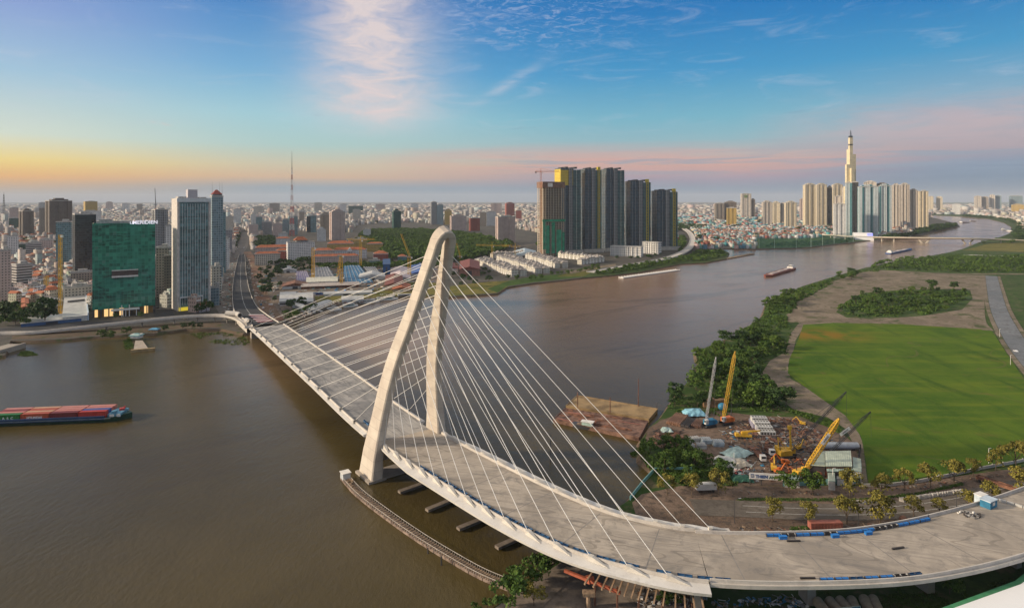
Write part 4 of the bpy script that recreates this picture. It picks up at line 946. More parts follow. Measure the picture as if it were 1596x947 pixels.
# --- lattice broadcasting mast
D = Dof(368); hh = zat(235, D)-2; p = at(455, D, 2)
t = thing('broadcasting_mast', 'tall red and white lattice broadcasting mast rising over the middle skyline', 'mast', p)
def lattice(mb, z0, z1, w0, w1, n, bw, mi=lambda k: 0):
    for k in range(n):
        a, b = k/n, (k+1)/n; za, zb = z0+(z1-z0)*a, z0+(z1-z0)*b; wa, wb = (w0+(w1-w0)*a)/2, (w0+(w1-w0)*b)/2
        ca = [(-wa,-wa,za),(wa,-wa,za),(wa,wa,za),(-wa,wa,za)]; cb = [(-wb,-wb,zb),(wb,-wb,zb),(wb,wb,zb),(-wb,wb,zb)]
        for i in range(4):
            mb.bar(ca[i], cb[i], bw, mi(k)); mb.bar(ca[i], cb[(i+1)%4], bw*.6, mi(k)); mb.bar(cb[i], cb[(i+1)%4], bw*.6, mi(k))
mw = mat('white_steel', (.62,.6,.58), .5)
mb = MB(); lattice(mb, 0, hh*.42, 13, 6, 12, .8, lambda k: (k//2) % 2); mb.build('lattice_tower', [M_red, mw], t)
mb = MB(); lattice(mb, hh*.42, hh*.78, 6, 3, 12, .6, lambda k: (k//2) % 2); mb.build('lattice_shaft', [mat('faded_red', (.38,.16,.12), .6), mw], t)
mb = MB(); mb.bar((0,0,hh*.78), (0,0,hh), 2.2, n=6, w2=.7); mb.build('antenna', M_dark, t)
D = Dof(338); t = thing('antenna_mast', 'thin dark antenna mast at the far left edge of the skyline', 'mast', at(6, D, 2)); hh = zat(299, D)-2
mb = MB(); lattice(mb, 0, hh*.9, 14, 3, 9, 1.3); mb.bar((0,0,hh*.9), (0,0,hh), 1.2, n=5); mb.build('lattice_tower', M_dark, t)
D = Dof(405); t = thing('derrick_boom', 'slender dark crane boom on the unfinished grey tower beside the silver tower', 'crane', at(243, D+10, zat(327, D)))
mb = MB(); mb.bar((0,0,0), (-2,0,zat(293, D)-zat(327, D)), 1.2, n=4, w2=.6); mb.build('boom', M_dark, t)
mb = MB(); mb.box(-2,2,-2,2,0,2.5); mb.build('cab', M_red, t)

# --- white school by the towers, two wings
for px0, px1, yt, yb, ang, lab in ((951,1003,385,400,-14,'long white three-storey wing of the riverside school'),(1001,1031,378,396,-30,'taller white wing with tall slots of the riverside school')):
    p, w, d, h, rz = place(px0, px1, yt, yb, ang, .32); t = thing('school_building', lab, 'school', p, rz)
    mb = MB(); mb.box(-w/2, w/2, -d/2, d/2, -2, h); mb.build('wall', fc('school_wall', (.74,.72,.68), (.10,.10,.10), 4.2, 5.2, (.25,.75), (.25,.75)), t)
    mb = MB(); mb.box(-w/2-.8, w/2+.8, -d/2-.8, d/2+.8, h, h+1.2); mb.build('roof', M_plant, t)
    mb = MB()
    for i in range(8): mb.box(-w/2+.2+i*(w-1.4)/7, -w/2+1.2+i*(w-1.4)/7, -d/2-1.5, -d/2-.01, -2, h-.1)
    mb.build('pilasters', M_white, t)
# white riverside hall below the estate
p, w, d, h, rz = place(1325, 1362, 363, 374, 6, .4); t = thing('riverside_hall', 'low white hall with terraces on the shore below the supertall tower', 'building', p, rz)
mb = MB(); mb.box(-w/2, w/2, -d/2, d/2, -2, h*.55); mb.box(-w*.4, w*.45, -d*.3, d/2, h*.55, h); mb.build('wall', FM['white'], t)
mb = MB(); mb.box(-w/2-1, w/2+1, -d/2-2, d/2, h*.5, h*.56); mb.build('terrace', M_white, t)
mb = MB(); mb.box(w*.22, w*.46, -d*.3-.4, -d*.3-.1, h*.6, h*.95); mb.build('lit_screen', None, t)
bl = bpy.data.materials.new('blue_screen'); bl.use_nodes = True; bs = bl.node_tree.nodes['Principled BSDF']; bs.inputs['Base Color'].default_value = (.1,.1,.5,1); bs.inputs['Emission Color'].default_value = (.35,.38,1,1); bs.inputs['Emission Strength'].default_value = 1.0
t.children[-1].data.materials.clear()
for c_ in t.children:
    if c_.name.startswith('lit_screen'): c_.data.materials.clear(); c_.data.materials.append(bl)
# rows of white riverside villas: one villa, many copies
vt = thing('villa', '', 'villa'); vw = 11.0
vm = fc('villa_wall', (.74,.69,.58), (.06,.05,.05), 2.6, 3.6, (.28,.72), (.22,.78)); rm = mat('slate_roof', (.25,.225,.205), .8, var=.3)
mb = MB(); mb.box(-vw/2+.5, vw/2-.5, -6, 6, -1, 9.6); mb.build('wall', vm, vt)
mb = MB(); mb.hip(-vw/2+.4, vw/2-.4, -6, 6, 9.6, 4.2, over=.3); mb.build('roof', rm, vt)
mb = MB(); mb.box(-1.2, 1.2, -7.0, -6.01, 3.2, 6.6); mb.box(-2.4, 2.4, -6.9, -6.01, -1, 3.1); mb.build('balcony', M_white, vt)
mb = MB(); mb.box(-.9, .9, -6.2, -3.5, 9.7, 12.0); mb.build('dormer', M_white, vt)
ROWS = [((744,411),(803,431),'first'),((778,405),(842,427),'second'),((822,402),(870,418),'third'),((872,401),(936,408),'fourth'),((766,402),(822,398),'rear'),((903,412),(940,407),'last')]
nv = 0
ords = {'first':'front row nearest the pylon','second':'second row from the pylon','third':'row in front of the concrete tower','fourth':'row below the dark towers','rear':'rear row by the elevated road','last':'short row at the right end'}
ORD = 'first second third fourth fifth sixth seventh eighth ninth tenth eleventh twelfth thirteenth fourteenth fifteenth sixteenth seventeenth eighteenth nineteenth twentieth twenty-first twenty-second twenty-third twenty-fourth twenty-fifth twenty-sixth twenty-seventh twenty-eighth twenty-ninth thirtieth thirty-first thirty-second thirty-third'.split()
for (a, b, o_) in ROWS:
    A_, B_ = G(*a), G(*b); n = int((B_-A_).length/vw)
    dd = (B_-A_).normalized(); rz = math.atan2(dd.y, dd.x)
    for i in range(n):
        vz = rnd.choice((.86,.95,1.0,1.12))
        p = A_+dd*(i+.5)*vw; FOOT.append((p.x, p.y, 9))
        end = ', left end' if i == 0 else ', right end' if i == n-1 else ''
        dup(vt, p, rz, ORD[min(i, 32)]+' white villa from the left in the '+ords[o_], 'white riverside villas', (1, rnd.uniform(.85,1.05), vz)); nv += 1
        if o_ in ('first','second','third'):
            q = Vector((-dd.y, dd.x, 0)); dup(vt, p+q*14.5, rz+math.pi, 'villa backing onto the '+ORD[min(i, 32)]+' of the '+ords[o_], 'white riverside villas', (1, rnd.uniform(.85,1.0), rnd.choice((.86,.95,1.0,1.12)))); nv += 1
for c_ in list(vt.children): bpy.data.objects.remove(c_)
bpy.data.objects.remove(vt)
# ------------------------------------------------------------------ low-rise city fabric and vegetation
def inpoly(x, y, P):
    c = False; j = len(P)-1
    for i in range(len(P)):
        if (P[i][1] > y) != (P[j][1] > y) and x < (P[j][0]-P[i][0])*(y-P[i][1])/(P[j][1]-P[i][1])+P[i][0]: c = not c
        j = i
    return c
def pxof(x, y): return CX+x*F/y, HY+F*(CAMZ-2)/y
KEEP = [  # photograph outlines of places that are not housing (measured on the ground)
 [(366,520),(330,500),(338,455),(346,420),(362,392),(374,360),(388,360),(396,392),(404,420),(420,455),(450,512)],
 [(392,520),(396,372),(420,362),(470,360),(545,362),(556,350),(640,346),(700,350),(780,352),(838,362),(850,372),(1060,375),(1085,392),(1085,420),(700,470),(450,520)],
 [(-60,600),(-60,478),(22,474),(60,474),(90,472),(146,472),(146,497),(246,495),(268,488),(345,484),(345,600)],
 [(228,560),(236,430),(238,412),(250,412),(262,560)],
 [(1056,352),(1066,352),(1084,362),(1086,376),(1080,396),(1056,400)],
 [(1175,392),(1178,372),(1250,372),(1300,368),(1368,364),(1372,378),(1250,392)],
 [(1420,378),(1420,358),(1446,334),(1510,334),(1510,366)],[(1048,430),(1048,384),(1100,388),(1140,384),(1150,412)],
]
AP = A+[(1452,333),(1452,316.2),(-400,316.2)]
BP = [(1455,333.5),(1500,334.8),(1545,338),(1575,343),(1590,352),(1600,364),(2000,362),(2000,316.2),(1455,316.2)]
def ok_ground(px, py):
    if not (inpoly(px, py, AP) or inpoly(px, py, BP)): return False
    return not any(inpoly(px, py, K) for K in KEEP)
from mathutils import noise as mnoise
WALLC = [(.62,.58,.53),(.66,.64,.60),(.52,.47,.42),(.58,.50,.42),(.44,.42,.40),(.60,.52,.46),(.50,.40,.33),(.36,.33,.31),(.60,.56,.44),(.45,.52,.50),(.55,.42,.38)]
ROOFC = [(.30,.27,.25),(.38,.35,.33),(.24,.19,.17),(.32,.14,.09),(.40,.30,.26),(.20,.21,.22),(.28,.32,.33),(.45,.43,.40),(.26,.12,.08),(.16,.22,.24)]
BRIGHT = [(.10,.42,.42),(.62,.62,.62),(.68,.66,.62),(.45,.14,.11),(.20,.45,.42),(.60,.50,.34),(.62,.42,.38),(.16,.35,.45),(.60,.58,.52)]
FP_ = np.array(FOOT); cand = []
D = 655.0
while D < 16000:
    st = 9.5+D*.0048 if D < 2600 else 22+(D-2600)*.016
    wd = 6.5+D*.0014 if D < 2600 else 10.2+(D-2600)*.0062
    x0, x1 = (-90-CX)/F*D, (1690-CX)/F*D; x_ = x0
    sp = wd*1.12
    rowg = rnd.random() < .18
    while x_ < x1:
        x_ += sp*rnd.uniform(.85, 1.25)
        if rnd.random() < .10 or rowg and rnd.random() < .8: continue
        xx, yy = x_, D+rnd.uniform(-.25, .25)*st
        nz_ = mnoise.noise(Vector((xx*.006, yy*.006, 0)))
        if nz_ > .36 and D < 5000: continue
        px, py_ = pxof(xx, yy)
        if not ok_ground(px, py_): continue
        if D < 3600 and len(FP_):
            if np.any((FP_[:,0]-xx)**2+(FP_[:,1]-yy)**2 < (FP_[:,2]+wd*.4)**2): continue
        cand.append((xx, yy, wd, px, py_))
    D += st*(1.35 if rnd.random() < .22 else 1.0)
random.Random(3).shuffle(cand)
cand.sort(key=lambda c: c[1])
N_IND = 285
inview = [c for c in cand if -5 < c[3] < 1600][:N_IND]; ids = set(map(id, inview)); rest = [c for c in cand if id(c) not in ids]
def house_mat(name, attr=True):
    m, nt, b = newmat(name); t = nt.nodes.new('ShaderNodeTexCoord'); g = nt.nodes.new('ShaderNodeNewGeometry')
    ox, oy, oz = sepxyz(nt, t.outputs['Object']); nx, ny, nz = sepxyz(nt, t.outputs['Normal']); u = oy*nx-ox*ny+5000.0
    if attr:
        at_ = nt.nodes.new('ShaderNodeAttribute'); at_.attribute_name = 'col'; base = at_.outputs['Color']
    else: base = nt.nodes.new('ShaderNodeObjectInfo').outputs['Color']
    base = mixc(nt, noise(nt, t.outputs['Object'], .25, 5, .65).sm(.35, .75)*.28, base, (.13,.11,.095))
    win = (u/2.9).fract().gt(.3)*(u/2.9).fract().lt(.75)*(oz/3.4).fract().gt(.3)*(oz/3.4).fract().lt(.78)*nz.abs().lt(.5)
    wn = nt.nodes.new('ShaderNodeTexWhiteNoise'); nt.links.new(comb(nt, (u/2.9).floor(), (oz/3.4).floor(), 1.5), wn.inputs['Vector']); v = X(nt, wn.outputs['Value'])
    nt.links.new(mixc(nt, win*v.gt(.2)*.85, base, (.05,.05,.052)), b.inputs['Base Color']); b.inputs['Roughness'].default_value = .85; b.inputs['Specular IOR Level'].default_value = .25
    return m
hm_a, hm_o = house_mat('house_walls'), house_mat('house_render', False)
def district(px, py_):
    return 1050 < px < 1375 and py_ > 335
V, Q, C = [], [], []
def addbox(x, y, w, d, z0, z1, rz, wc, rc):
    o = len(V); c, s_ = math.cos(rz), math.sin(rz)
    for z_ in (z0, z1):
        for a, b in ((-w/2,-d/2),(w/2,-d/2),(w/2,d/2),(-w/2,d/2)): V.append((x+a*c-b*s_, y+a*s_+b*c, z_))
    for f in ((4,5,6,7),(0,1,5,4),(1,2,6,5),(2,3,7,6),(3,0,4,7)): Q.append([o+i for i in f])
    C.append(rc); C.extend([wc]*4)
for (x, y, wd, px, py_) in rest:
    a = mnoise.noise(Vector((x*.0012, y*.0012, 4)))*1.6+rnd.choice((0, math.pi/2))+rnd.gauss(0, .06)
    dist = district(px, py_)
    pal = BRIGHT if dist else WALLC
    j = rnd.uniform(.6, 1.0); wc = tuple(min(.8, v*j) for v in rnd.choice(pal)); rc = tuple(v*rnd.uniform(.75,1.25) for v in (rnd.choice(BRIGHT) if dist and rnd.random() < .4 else rnd.choice(ROOFC)))
    h = rnd.uniform(5, 12) if dist else rnd.uniform(8, 19)
    if rnd.random() < .03 and not dist: h = rnd.uniform(22, 42)
    if y > 3000: h *= rnd.uniform(.8, 1.5)
    w = wd*rnd.uniform(.75, 1.25); d = w*rnd.uniform(.9, 1.8)
    addbox(x, y, w, d, 1.5, 2+h, a, wc, rc)
    if y < 2400 and rnd.random() < .4:             # pitched roof
        o = len(V); c_, s_ = math.cos(a), math.sin(a); rr_ = rnd.choice([(.33,.12,.06),(.26,.10,.06),(.30,.16,.11),(.22,.20,.19)])
        for z_, k_, l_ in ((2+h, .54, .54), (2+h+w*.28, .04, .5)):
            for a_, b_ in ((-w*k_,-d*l_),(w*k_,-d*l_),(w*k_,d*l_),(-w*k_,d*l_)): V.append((x+a_*c_-b_*s_, y+a_*s_+b_*c_, z_))
        for f in ((4,5,6,7),(0,1,5,4),(1,2,6,5),(2,3,7,6),(3,0,4,7)): Q.append([o+i for i in f]); C.append(rr_)
        continue
    if y < 2600:
        if rnd.random() < .6: addbox(x+rnd.uniform(-.15,.15)*w, y+rnd.uniform(-.2,.2)*d, w*.4, d*.35, 2+h, 2+h+rnd.uniform(2,3.4), a, wc, rc)
        if rnd.random() < .35: addbox(x-w*.28, y-w*.25, 1.6, 1.6, 2+h, 2+h+2, a, (.5,.52,.55), (.5,.52,.55))
        if rnd.random() < .5: addbox(x+w*.2, y+w*.25, w*.5, w*.45, 2+h, 2+h+.7, a, rnd.choice(ROOFC), rnd.choice(ROOFC+BRIGHT[:1]))
def quadmesh(name, V, Q, C, m):
    me = bpy.data.meshes.new(name); V = np.array(V, np.float32); Q = np.array(Q, np.int32)
    me.vertices.add(len(V)); me.vertices.foreach_set('co', V.ravel()); me.loops.add(Q.size); me.loops.foreach_set('vertex_index', Q.ravel())
    me.polygons.add(len(Q)); me.polygons.foreach_set('loop_start', np.arange(0, Q.size, 4, dtype=np.int32)); me.polygons.foreach_set('loop_total', np.full(len(Q), 4, np.int32))
    me.update(calc_edges=True)
    if C is not None:
        at_ = me.attributes.new('col', 'FLOAT_COLOR', 'FACE'); C = np.array(C, np.float32); C = np.hstack([C[:, :3], np.ones((len(C), 1), np.float32)]); at_.data.foreach_set('color', C.ravel())
    me.materials.append(m); return me
me = quadmesh('city_blocks', V, Q, C, hm_a); o = bpy.data.objects.new('city_blocks', me); COL.objects.link(o)
tag(o, 'endless low-rise houses and roofs of the city spreading to the horizon', 'city blocks', kind='stuff')
# nearest houses one by one
def house_proto(kind):
    t = thing('house', '', 'house'); w, d, h = 8.0, 12.0, 13.0
    mb = MB(); mb.box(-w/2, w/2, -d/2, d/2, -.5, h); mb.build('wall', hm_o, t)
    if kind == 0:
        mb = MB(); mb.box(-w/2, w/2, -d/2, -d/2+.3, h, h+.9); mb.box(-w/2, w/2, d/2-.3, d/2, h, h+.9); mb.box(-w/2, -w/2+.3, -d/2+.31, d/2-.31, h, h+.9); mb.box(w/2-.3, w/2, -d/2+.31, d/2-.31, h, h+.9); mb.build('parapet', M_plant, t)
        mb = MB(); mb.box(-w*.1, w*.4, -d*.1, d*.35, h, h+2.8); mb.build('stair_hut', hm_o, t)
        mb = MB(); mb.bar((-w*.3,-d*.2,h), (-w*.3,-d*.2,h+2), 1.5, n=8); mb.build('water_tank', rail_m, t)
    elif kind == 1:
        mb = MB(); mb.hip(-w/2, w/2, -d/2, d/2, h, 2.8, over=.4, gable=True); mb.build('roof', M_tile, t)
    else:
        mb = MB(); mb.box(-w/2-.4, w/2+.4, -d/2-.4, d*.1, h+2.2, h+2.4); mb.build('canopy', mat('sheet_roof', (.24,.28,.31), .5, .3, var=.4), t)
        mb = MB()
        for a, b in ((-w/2,-d/2),(w/2-.3,-d/2),(-w/2,0),(w/2-.3,0)): mb.box(a, a+.3, b, b+.3, h, h+2.2)
        mb.build('posts', M_white, t)
        mb = MB(); mb.box(-w*.4, w*.3, d*.15, d*.45, h, h+3); mb.build('stair_hut', hm_o, t)
    mb = MB()
    for k in range(1, 4): mb.box(-w*.42, w*.42, -d/2-1.0, -d/2-.01, k*3.4-.2, k*3.4+.8)
    mb.build('balconies', M_white, t)
    return t
HP = [house_proto(k) for k in range(3)]
CN = ['cream','white','beige','peach','grey','pale pink','brown','dark grey','pale yellow','grey-green','dusty pink']
RN = ['flat roof','red gabled roof','sheet-metal roof']
for (x, y, wd, px, py_) in inview:
    k = rnd.choice((0,0,0,1,2)); ci = rnd.randrange(len(WALLC)); sc = (rnd.uniform(.75,1.15)*wd/8.2, rnd.uniform(.75,1.1), rnd.uniform(.55,1.25))
    a = mnoise.noise(Vector((x*.0012, y*.0012, 4)))*1.6+rnd.choice((0, math.pi/2, math.pi))+rnd.gauss(0, .05)
    where = 'left of the green hotel' if px < 150 else 'behind the green hotel' if px < 250 else 'beside the silver tower' if px < 345 else 'in the middle of the city' if px < 900 else 'on the far bank'
    pos = 'near the river' if py_ > 450 else 'second belt' if py_ > 425 else 'deep in the old blocks'
    lab = '%s %s house, %s, %s, %s' % (CN[ci], 'tall' if sc[2] > 1 else 'low' if sc[2] < .75 else 'mid-height', RN[k], where, pos)
    c = dup(HP[k], (x, y, 2), a, lab, 'houses in the near city blocks', sc)
    cc = tuple(v*rnd.uniform(.85,1.1) for v in WALLC[ci])+(1,)
    for ch in c.children: ch.color = cc
for hp in HP: hide_proto(hp)

# ---- foliage
def leaf_mat(name, a, b_, c_):
    m, nt, b = newmat(name); at_ = nt.nodes.new('ShaderNodeAttribute'); at_.attribute_name = 'col'; r, g, bl = sepxyz(nt, at_.outputs['Vector'])
    oi = nt.nodes.new('ShaderNodeObjectInfo'); rn = X(nt, oi.outputs['Random'])
    k = mixc(nt, r, a, b_); k = mixc(nt, g*.6, k, c_); k = mixc(nt, rn*.35, k, tuple(v*.6 for v in a))
    nt.links.new(k, b.inputs['Base Color']); b.inputs['Roughness'].default_value = .7; b.inputs['Specular IOR Level'].default_value = .2
    return m
LM = {'green': leaf_mat('green_leaves', (.030,.066,.011), (.095,.165,.027), (.15,.21,.034)),
      'dark': leaf_mat('dark_leaves', (.019,.044,.011), (.052,.100,.023), (.085,.135,.030)),
      'yellow': leaf_mat('yellowing_leaves', (.11,.10,.018), (.22,.19,.035), (.33,.26,.05)),
      'fresh': leaf_mat('fresh_leaves', (.045,.085,.012), (.10,.16,.024), (.15,.19,.03)),
      'bright': leaf_mat('bright_leaves', (.04,.08,.01), (.09,.15,.02), (.15,.19,.03))}
bark = mat('bark', (.12,.085,.055), .9, var=.3, scale=1.5)
def crown(r, h, zb, ncl, nl, ls, seed, gap=.0, flat=.95):
    """leaf quads gathered in clumps through an uneven crown"""
    g = np.random.RandomState(seed); Vs, Qs, Cs = [], [], []
    cl = []
    for i in range(ncl):
        a = g.uniform(0, 2*math.pi); u = g.uniform(.15, 1)**.6; v = g.uniform(-.75, 1)
        rr = r*u*math.sqrt(max(.08, 1-v*v*.85)); cl.append((rr*math.cos(a)*g.uniform(.8,1.1), rr*math.sin(a), zb+h*(.42+.40*v), r*g.uniform(.24,.46), g.uniform(0,1)))
    for (cx, cy, cz, cr, tn) in cl:
        n = max(4, int(nl/ncl)); dd = g.normal(size=(n,3)); dd /= np.linalg.norm(dd, axis=1)[:,None]
        dd[:,2] = np.abs(dd[:,2])*.9-.25*(g.rand(n) < .5)
        pos = np.array([cx,cy,cz])+dd*np.array([cr,cr,cr*flat])*g.uniform(.65,1.08,(n,1))
        t1 = np.cross(dd+g.normal(size=(n,3))*.55, g.normal(size=(n,3))); t1 /= np.linalg.norm(t1, axis=1)[:,None]
        nn = dd+g.normal(size=(n,3))*.5; t2 = np.cross(nn, t1); t2 /= np.linalg.norm(t2, axis=1)[:,None]
        s_ = ls*g.uniform(.5,1.15,(n,1))
        for q in range(n):
            o = len(Vs); a_, b_ = t1[q]*s_[q], t2[q]*s_[q]*.7
            Vs += [pos[q]-a_-b_*.6, pos[q]+a_*.5-b_, pos[q]+a_+b_*.7, pos[q]-a_*.4+b_]; Qs.append([o,o+1,o+2,o+3])
            Cs.append((min(1, max(0, tn*.6+g.uniform(0,.5))), 1.0 if g.rand() < .12 else 0.0, 0))
    return Vs, Qs, Cs
def tree_proto(name, r, h, trunk, ncl, nl, ls, seed, lm, multi=3):
    t = thing(name, '', 'tree'); Vs, Qs, Cs = crown(r, h-trunk, trunk, ncl, nl, ls, seed)
    me = quadmesh('crown', Vs, Qs, Cs, LM[lm]); o = bpy.data.objects.new('crown', me); COL.objects.link(o); o.parent = t
    mb = MB(); rt = max(.12, h*.022); mb.bar((0,0,-.4), (0,0,trunk), rt*2.2, n=7, w2=rt*1.5)
    g = random.Random(seed)
    for i in range(multi+2):
        a = i*2.4+g.random(); mb.bar((0,0,trunk*.9), (math.cos(a)*r*.55, math.sin(a)*r*.55, trunk+(h-trunk)*g.uniform(.3,.6)), rt*1.1, n=5, w2=rt*.35)
    mb.bar((0,0,trunk*.95), (0,0,trunk+(h-trunk)*.7), rt*1.3, n=5, w2=rt*.4)
    mb.build('trunk', bark, t); return t
TP = {'street': [tree_proto('street_tree', 4.4, 10, 2.6, 18, 1000, .38, 20+i, 'yellow') for i in range(4)],
      'sgreen': [tree_proto('street_tree', 4.2, 9.5, 2.2, 18, 1000, .38, 30+i, 'bright') for i in range(2)],
      'bank': [tree_proto('broadleaf_tree', 5.2, 10, 2.0, 17, 950, .55, 40+i, 'green') for i in range(4)],
      'dark': [tree_proto('broadleaf_tree', 5.5, 11, 2.5, 17, 900, .6, 50+i, 'dark') for i in range(3)],
      'far': [tree_proto('city_tree', 6.5, 13, 4, 14, 330, 1.15, 60+i, 'dark') for i in range(3)],
      'fresh': [tree_proto('broadleaf_tree', 4.8, 9, 1.6, 18, 950, .55, 80+i, 'fresh') for i in range(3)],
      'bush': [tree_proto('shrub', 2.6, 3.4, .5, 9, 330, .36, 70+i, 'green') for i in range(3)]}
NT = 0
def tree(kind, px, py_, sc, label, group, cat=None, zg=2.0, jit=0, world=None):
    global NT
    p = world if world is not None else G(px+rnd.uniform(-jit, jit), py_, zg)
    pr = rnd.choice(TP[kind]); NT += 1
    c = dup(pr, p, rnd.uniform(0, 6.28), label, group, (sc*rnd.uniform(.88,1.14), sc*rnd.uniform(.88,1.14), sc*rnd.uniform(.88,1.14)))
    if kind == 'bush': c['category'] = 'shrub'
    return c
# street trees along the service road on the right
for i, (px, py_, sc, k) in enumerate([(1229,768,1.0,'sgreen'),(1267,772,1.15,'sgreen'),(1325,775,1.2,'street'),(1375,770,.95,'street'),(1410,764,.9,'street'),(1450,760,1.0,'street'),(1487,752,1.1,'street'),(1517,742,.9,'street'),(1552,733,.95,'street'),(1583,728,1.2,'street')]):
    tree(k, px, py_, sc, ['green young street tree beside the blue name board','round green street tree in front of the pale shed roofs','bushy yellow-green street tree at the shed corner','young yellowing street tree at the field wall, nearest the sheds',
      'small yellowing street tree at the field wall, second from the sheds','yellowing street tree at the field wall, third from the sheds','larger golden street tree at the field wall','thin yellow street tree near the brown truck trailer','yellowing street tree behind the brown truck trailer','tall golden street tree at the right edge by the field'][i], 'young trees along the service road')
for i, (px, py_, sc) in enumerate([(1078,775,1.15),(1120,770,1.1),(1040,772,.9),(1204,812,.85),(1260,816,.95),(1320,816,1.15),(1372,818,1.25),(1424,805,.9),(1464,800,.7),(1509,794,1.0),(1545,788,1.0),(1592,770,1.3)]):
    tree('street', px, py_, sc, ['dense golden tree between the inlet and the white trailer','yellow-green tree right of the white trailer','small golden tree at the inlet wall','bare-looking young tree on the near side of the service road, leftmost','pale young tree on the near verge, second from left','golden young tree on the near verge, third from left','wide golden tree on the near verge above the blue panels','slim yellowing tree on the near verge','smallest tree on the near verge','yellowing tree on the near verge by the lamp post','yellow tree near the truck cab','bushy yellow tree at the right edge of the service road'][i], 'young trees along the service road')
# bank trees on the right bank
def scatter(poly, n, kind, sc, label, group, sep=0.0, zg=2.0):
    xs = [p[0] for p in poly]; ys = [p[1] for p in poly]; W_ = [G(p[0], p[1], zg) for p in poly]; wx = [p.x for p in W_]; wy = [p.y for p in W_]; P2 = [(p.x, p.y) for p in W_]
    done = []; tries = 0
    while len(done) < n and tries < n*60:
        tries += 1; x = rnd.uniform(min(wx), max(wx)); y = rnd.uniform(min(wy), max(wy))
        if not inpoly(x, y, P2): continue
        if sep and any((x-a)**2+(y-b)**2 < sep*sep for a, b in done): continue
        done.append((x, y)); k = rnd.choice(kind) if isinstance(kind, (list, tuple)) else kind
        s_ = rnd.uniform(.7, 1.25); px_, py_ = pxof(x, y); fx = (px_-min(xs))/(max(xs)-min(xs)); fy = (py_-min(ys))/(max(ys)-min(ys))
        pos = ('left' if fx < .33 else 'middle' if fx < .67 else 'right')+' '+('back' if fy < .33 else 'centre' if fy < .67 else 'front')
        tree(k, 0, 0, sc*s_, ('small ' if s_ < .86 else 'mid-size ' if s_ < 1.06 else 'large ')+label+', '+pos, group, world=Vector((x, y, zg)))
scatter([(1086,560),(1088,550),(1140,530),(1190,520),(1215,545),(1195,562),(1185,590),(1190,600),(1235,640),(1180,646),(1120,638),(1060,645),(1045,640),(1062,606),(1100,566)], 74, ('bank','dark','bank','fresh'), 1.0, 'tree in the thicket between river and dirt path', 'trees in the river thicket', 4.5)
scatter([(1140,530),(1185,500),(1230,505),(1232,540),(1205,560)], 14, ('bush','bush','bank'), .9, 'tree on the grassy bank by the field corner', 'trees on the grassy bank', 5)
scatter([(1000,690),(1060,700),(1110,722),(1150,745),(1140,757),(1070,757),(1020,735),(1000,716)], 20, ('bank','bush','fresh','bank'), .72, 'leafy tree between inlet and scrap yard', 'trees by the inlet', 3.5)
scatter([(1192,478),(1204,466),(1226,459),(1246,452),(1250,462),(1236,480),(1225,498),(1192,492)], 15, ('bank','fresh'), .95, 'tree on the bank above the dirt field', 'trees on the upper bank', 6)
scatter([(1290,438),(1310,430),(1342,422),(1342,432),(1310,440)], 9, ('dark','bank'), 1.0, 'tree in the bank row left of the dirt field', 'trees in the bank row', 7)
scatter([(1250,452),(1290,438),(1292,441),(1256,456)], 5, 'bush', 1.3, 'shrub on the narrow bank by the dirt field', 'shrubs on the narrow bank', 6)
scatter([(1310,485),(1322,470),(1345,458),(1400,454),(1500,454),(1512,462),(1490,482),(1440,490),(1380,494),(1322,492)], 46, ('dark','bank','fresh'), .85, 'tree in the thicket amid the dirt field', 'trees in the field thicket', 6)
scatter([(1500,382),(1530,378),(1575,370),(1610,372),(1610,382),(1540,384)], 12, ('dark','bank'), 1.0, 'tree by the far end of the road bridge', 'trees by the far bridge', 12)
for px, py_, sc, l in ((1452,452,1.3,'round dark tree standing up left behind the field thicket'),(1487,451,1.2,'round dark tree standing up right behind the field thicket'),(1237,486,.9,'lone bush at the edge of the dirt field')): tree('dark', px, py_, sc, l, None)
# foreground shrubs below the deck
for px, py_, sc, k, l in ((838,905,.8,'bank','light green tree on the quay edge by the pontoon end'),(812,925,.85,'bank','leafy green tree at the bottom beside the quay slab'),(858,882,.55,'bank','small tree in the water beside the quay corner'),(795,945,1.0,'bank','green tree at the bottom edge left of the quay slab'),(832,945,.8,'street','yellow-green tree at the bottom edge on the quay'),(760,944,.7,'bush','low shrub on the bank at the bottom edge'),(740,950,.7,'bush','shrub in the shallow water at the bottom edge'),(1035,945,.5,'bank','green bush among rubble under the deck end'),(1055,940,.5,'bank','second green bush among rubble under the deck end'),(1290,930,.5,'bush','weed clump below the right viaduct'),(1480,925,.8,'bank','bright shrub under the right viaduct'),(1500,930,.6,'bush','shrub right of the bright one under the viaduct'),(1440,935,.6,'bush','low shrub left of the bright one under the viaduct'),(1400,925,.5,'bush','weed clump beside the concrete pipes')):
    tree(k, px, py_, sc, l, None)
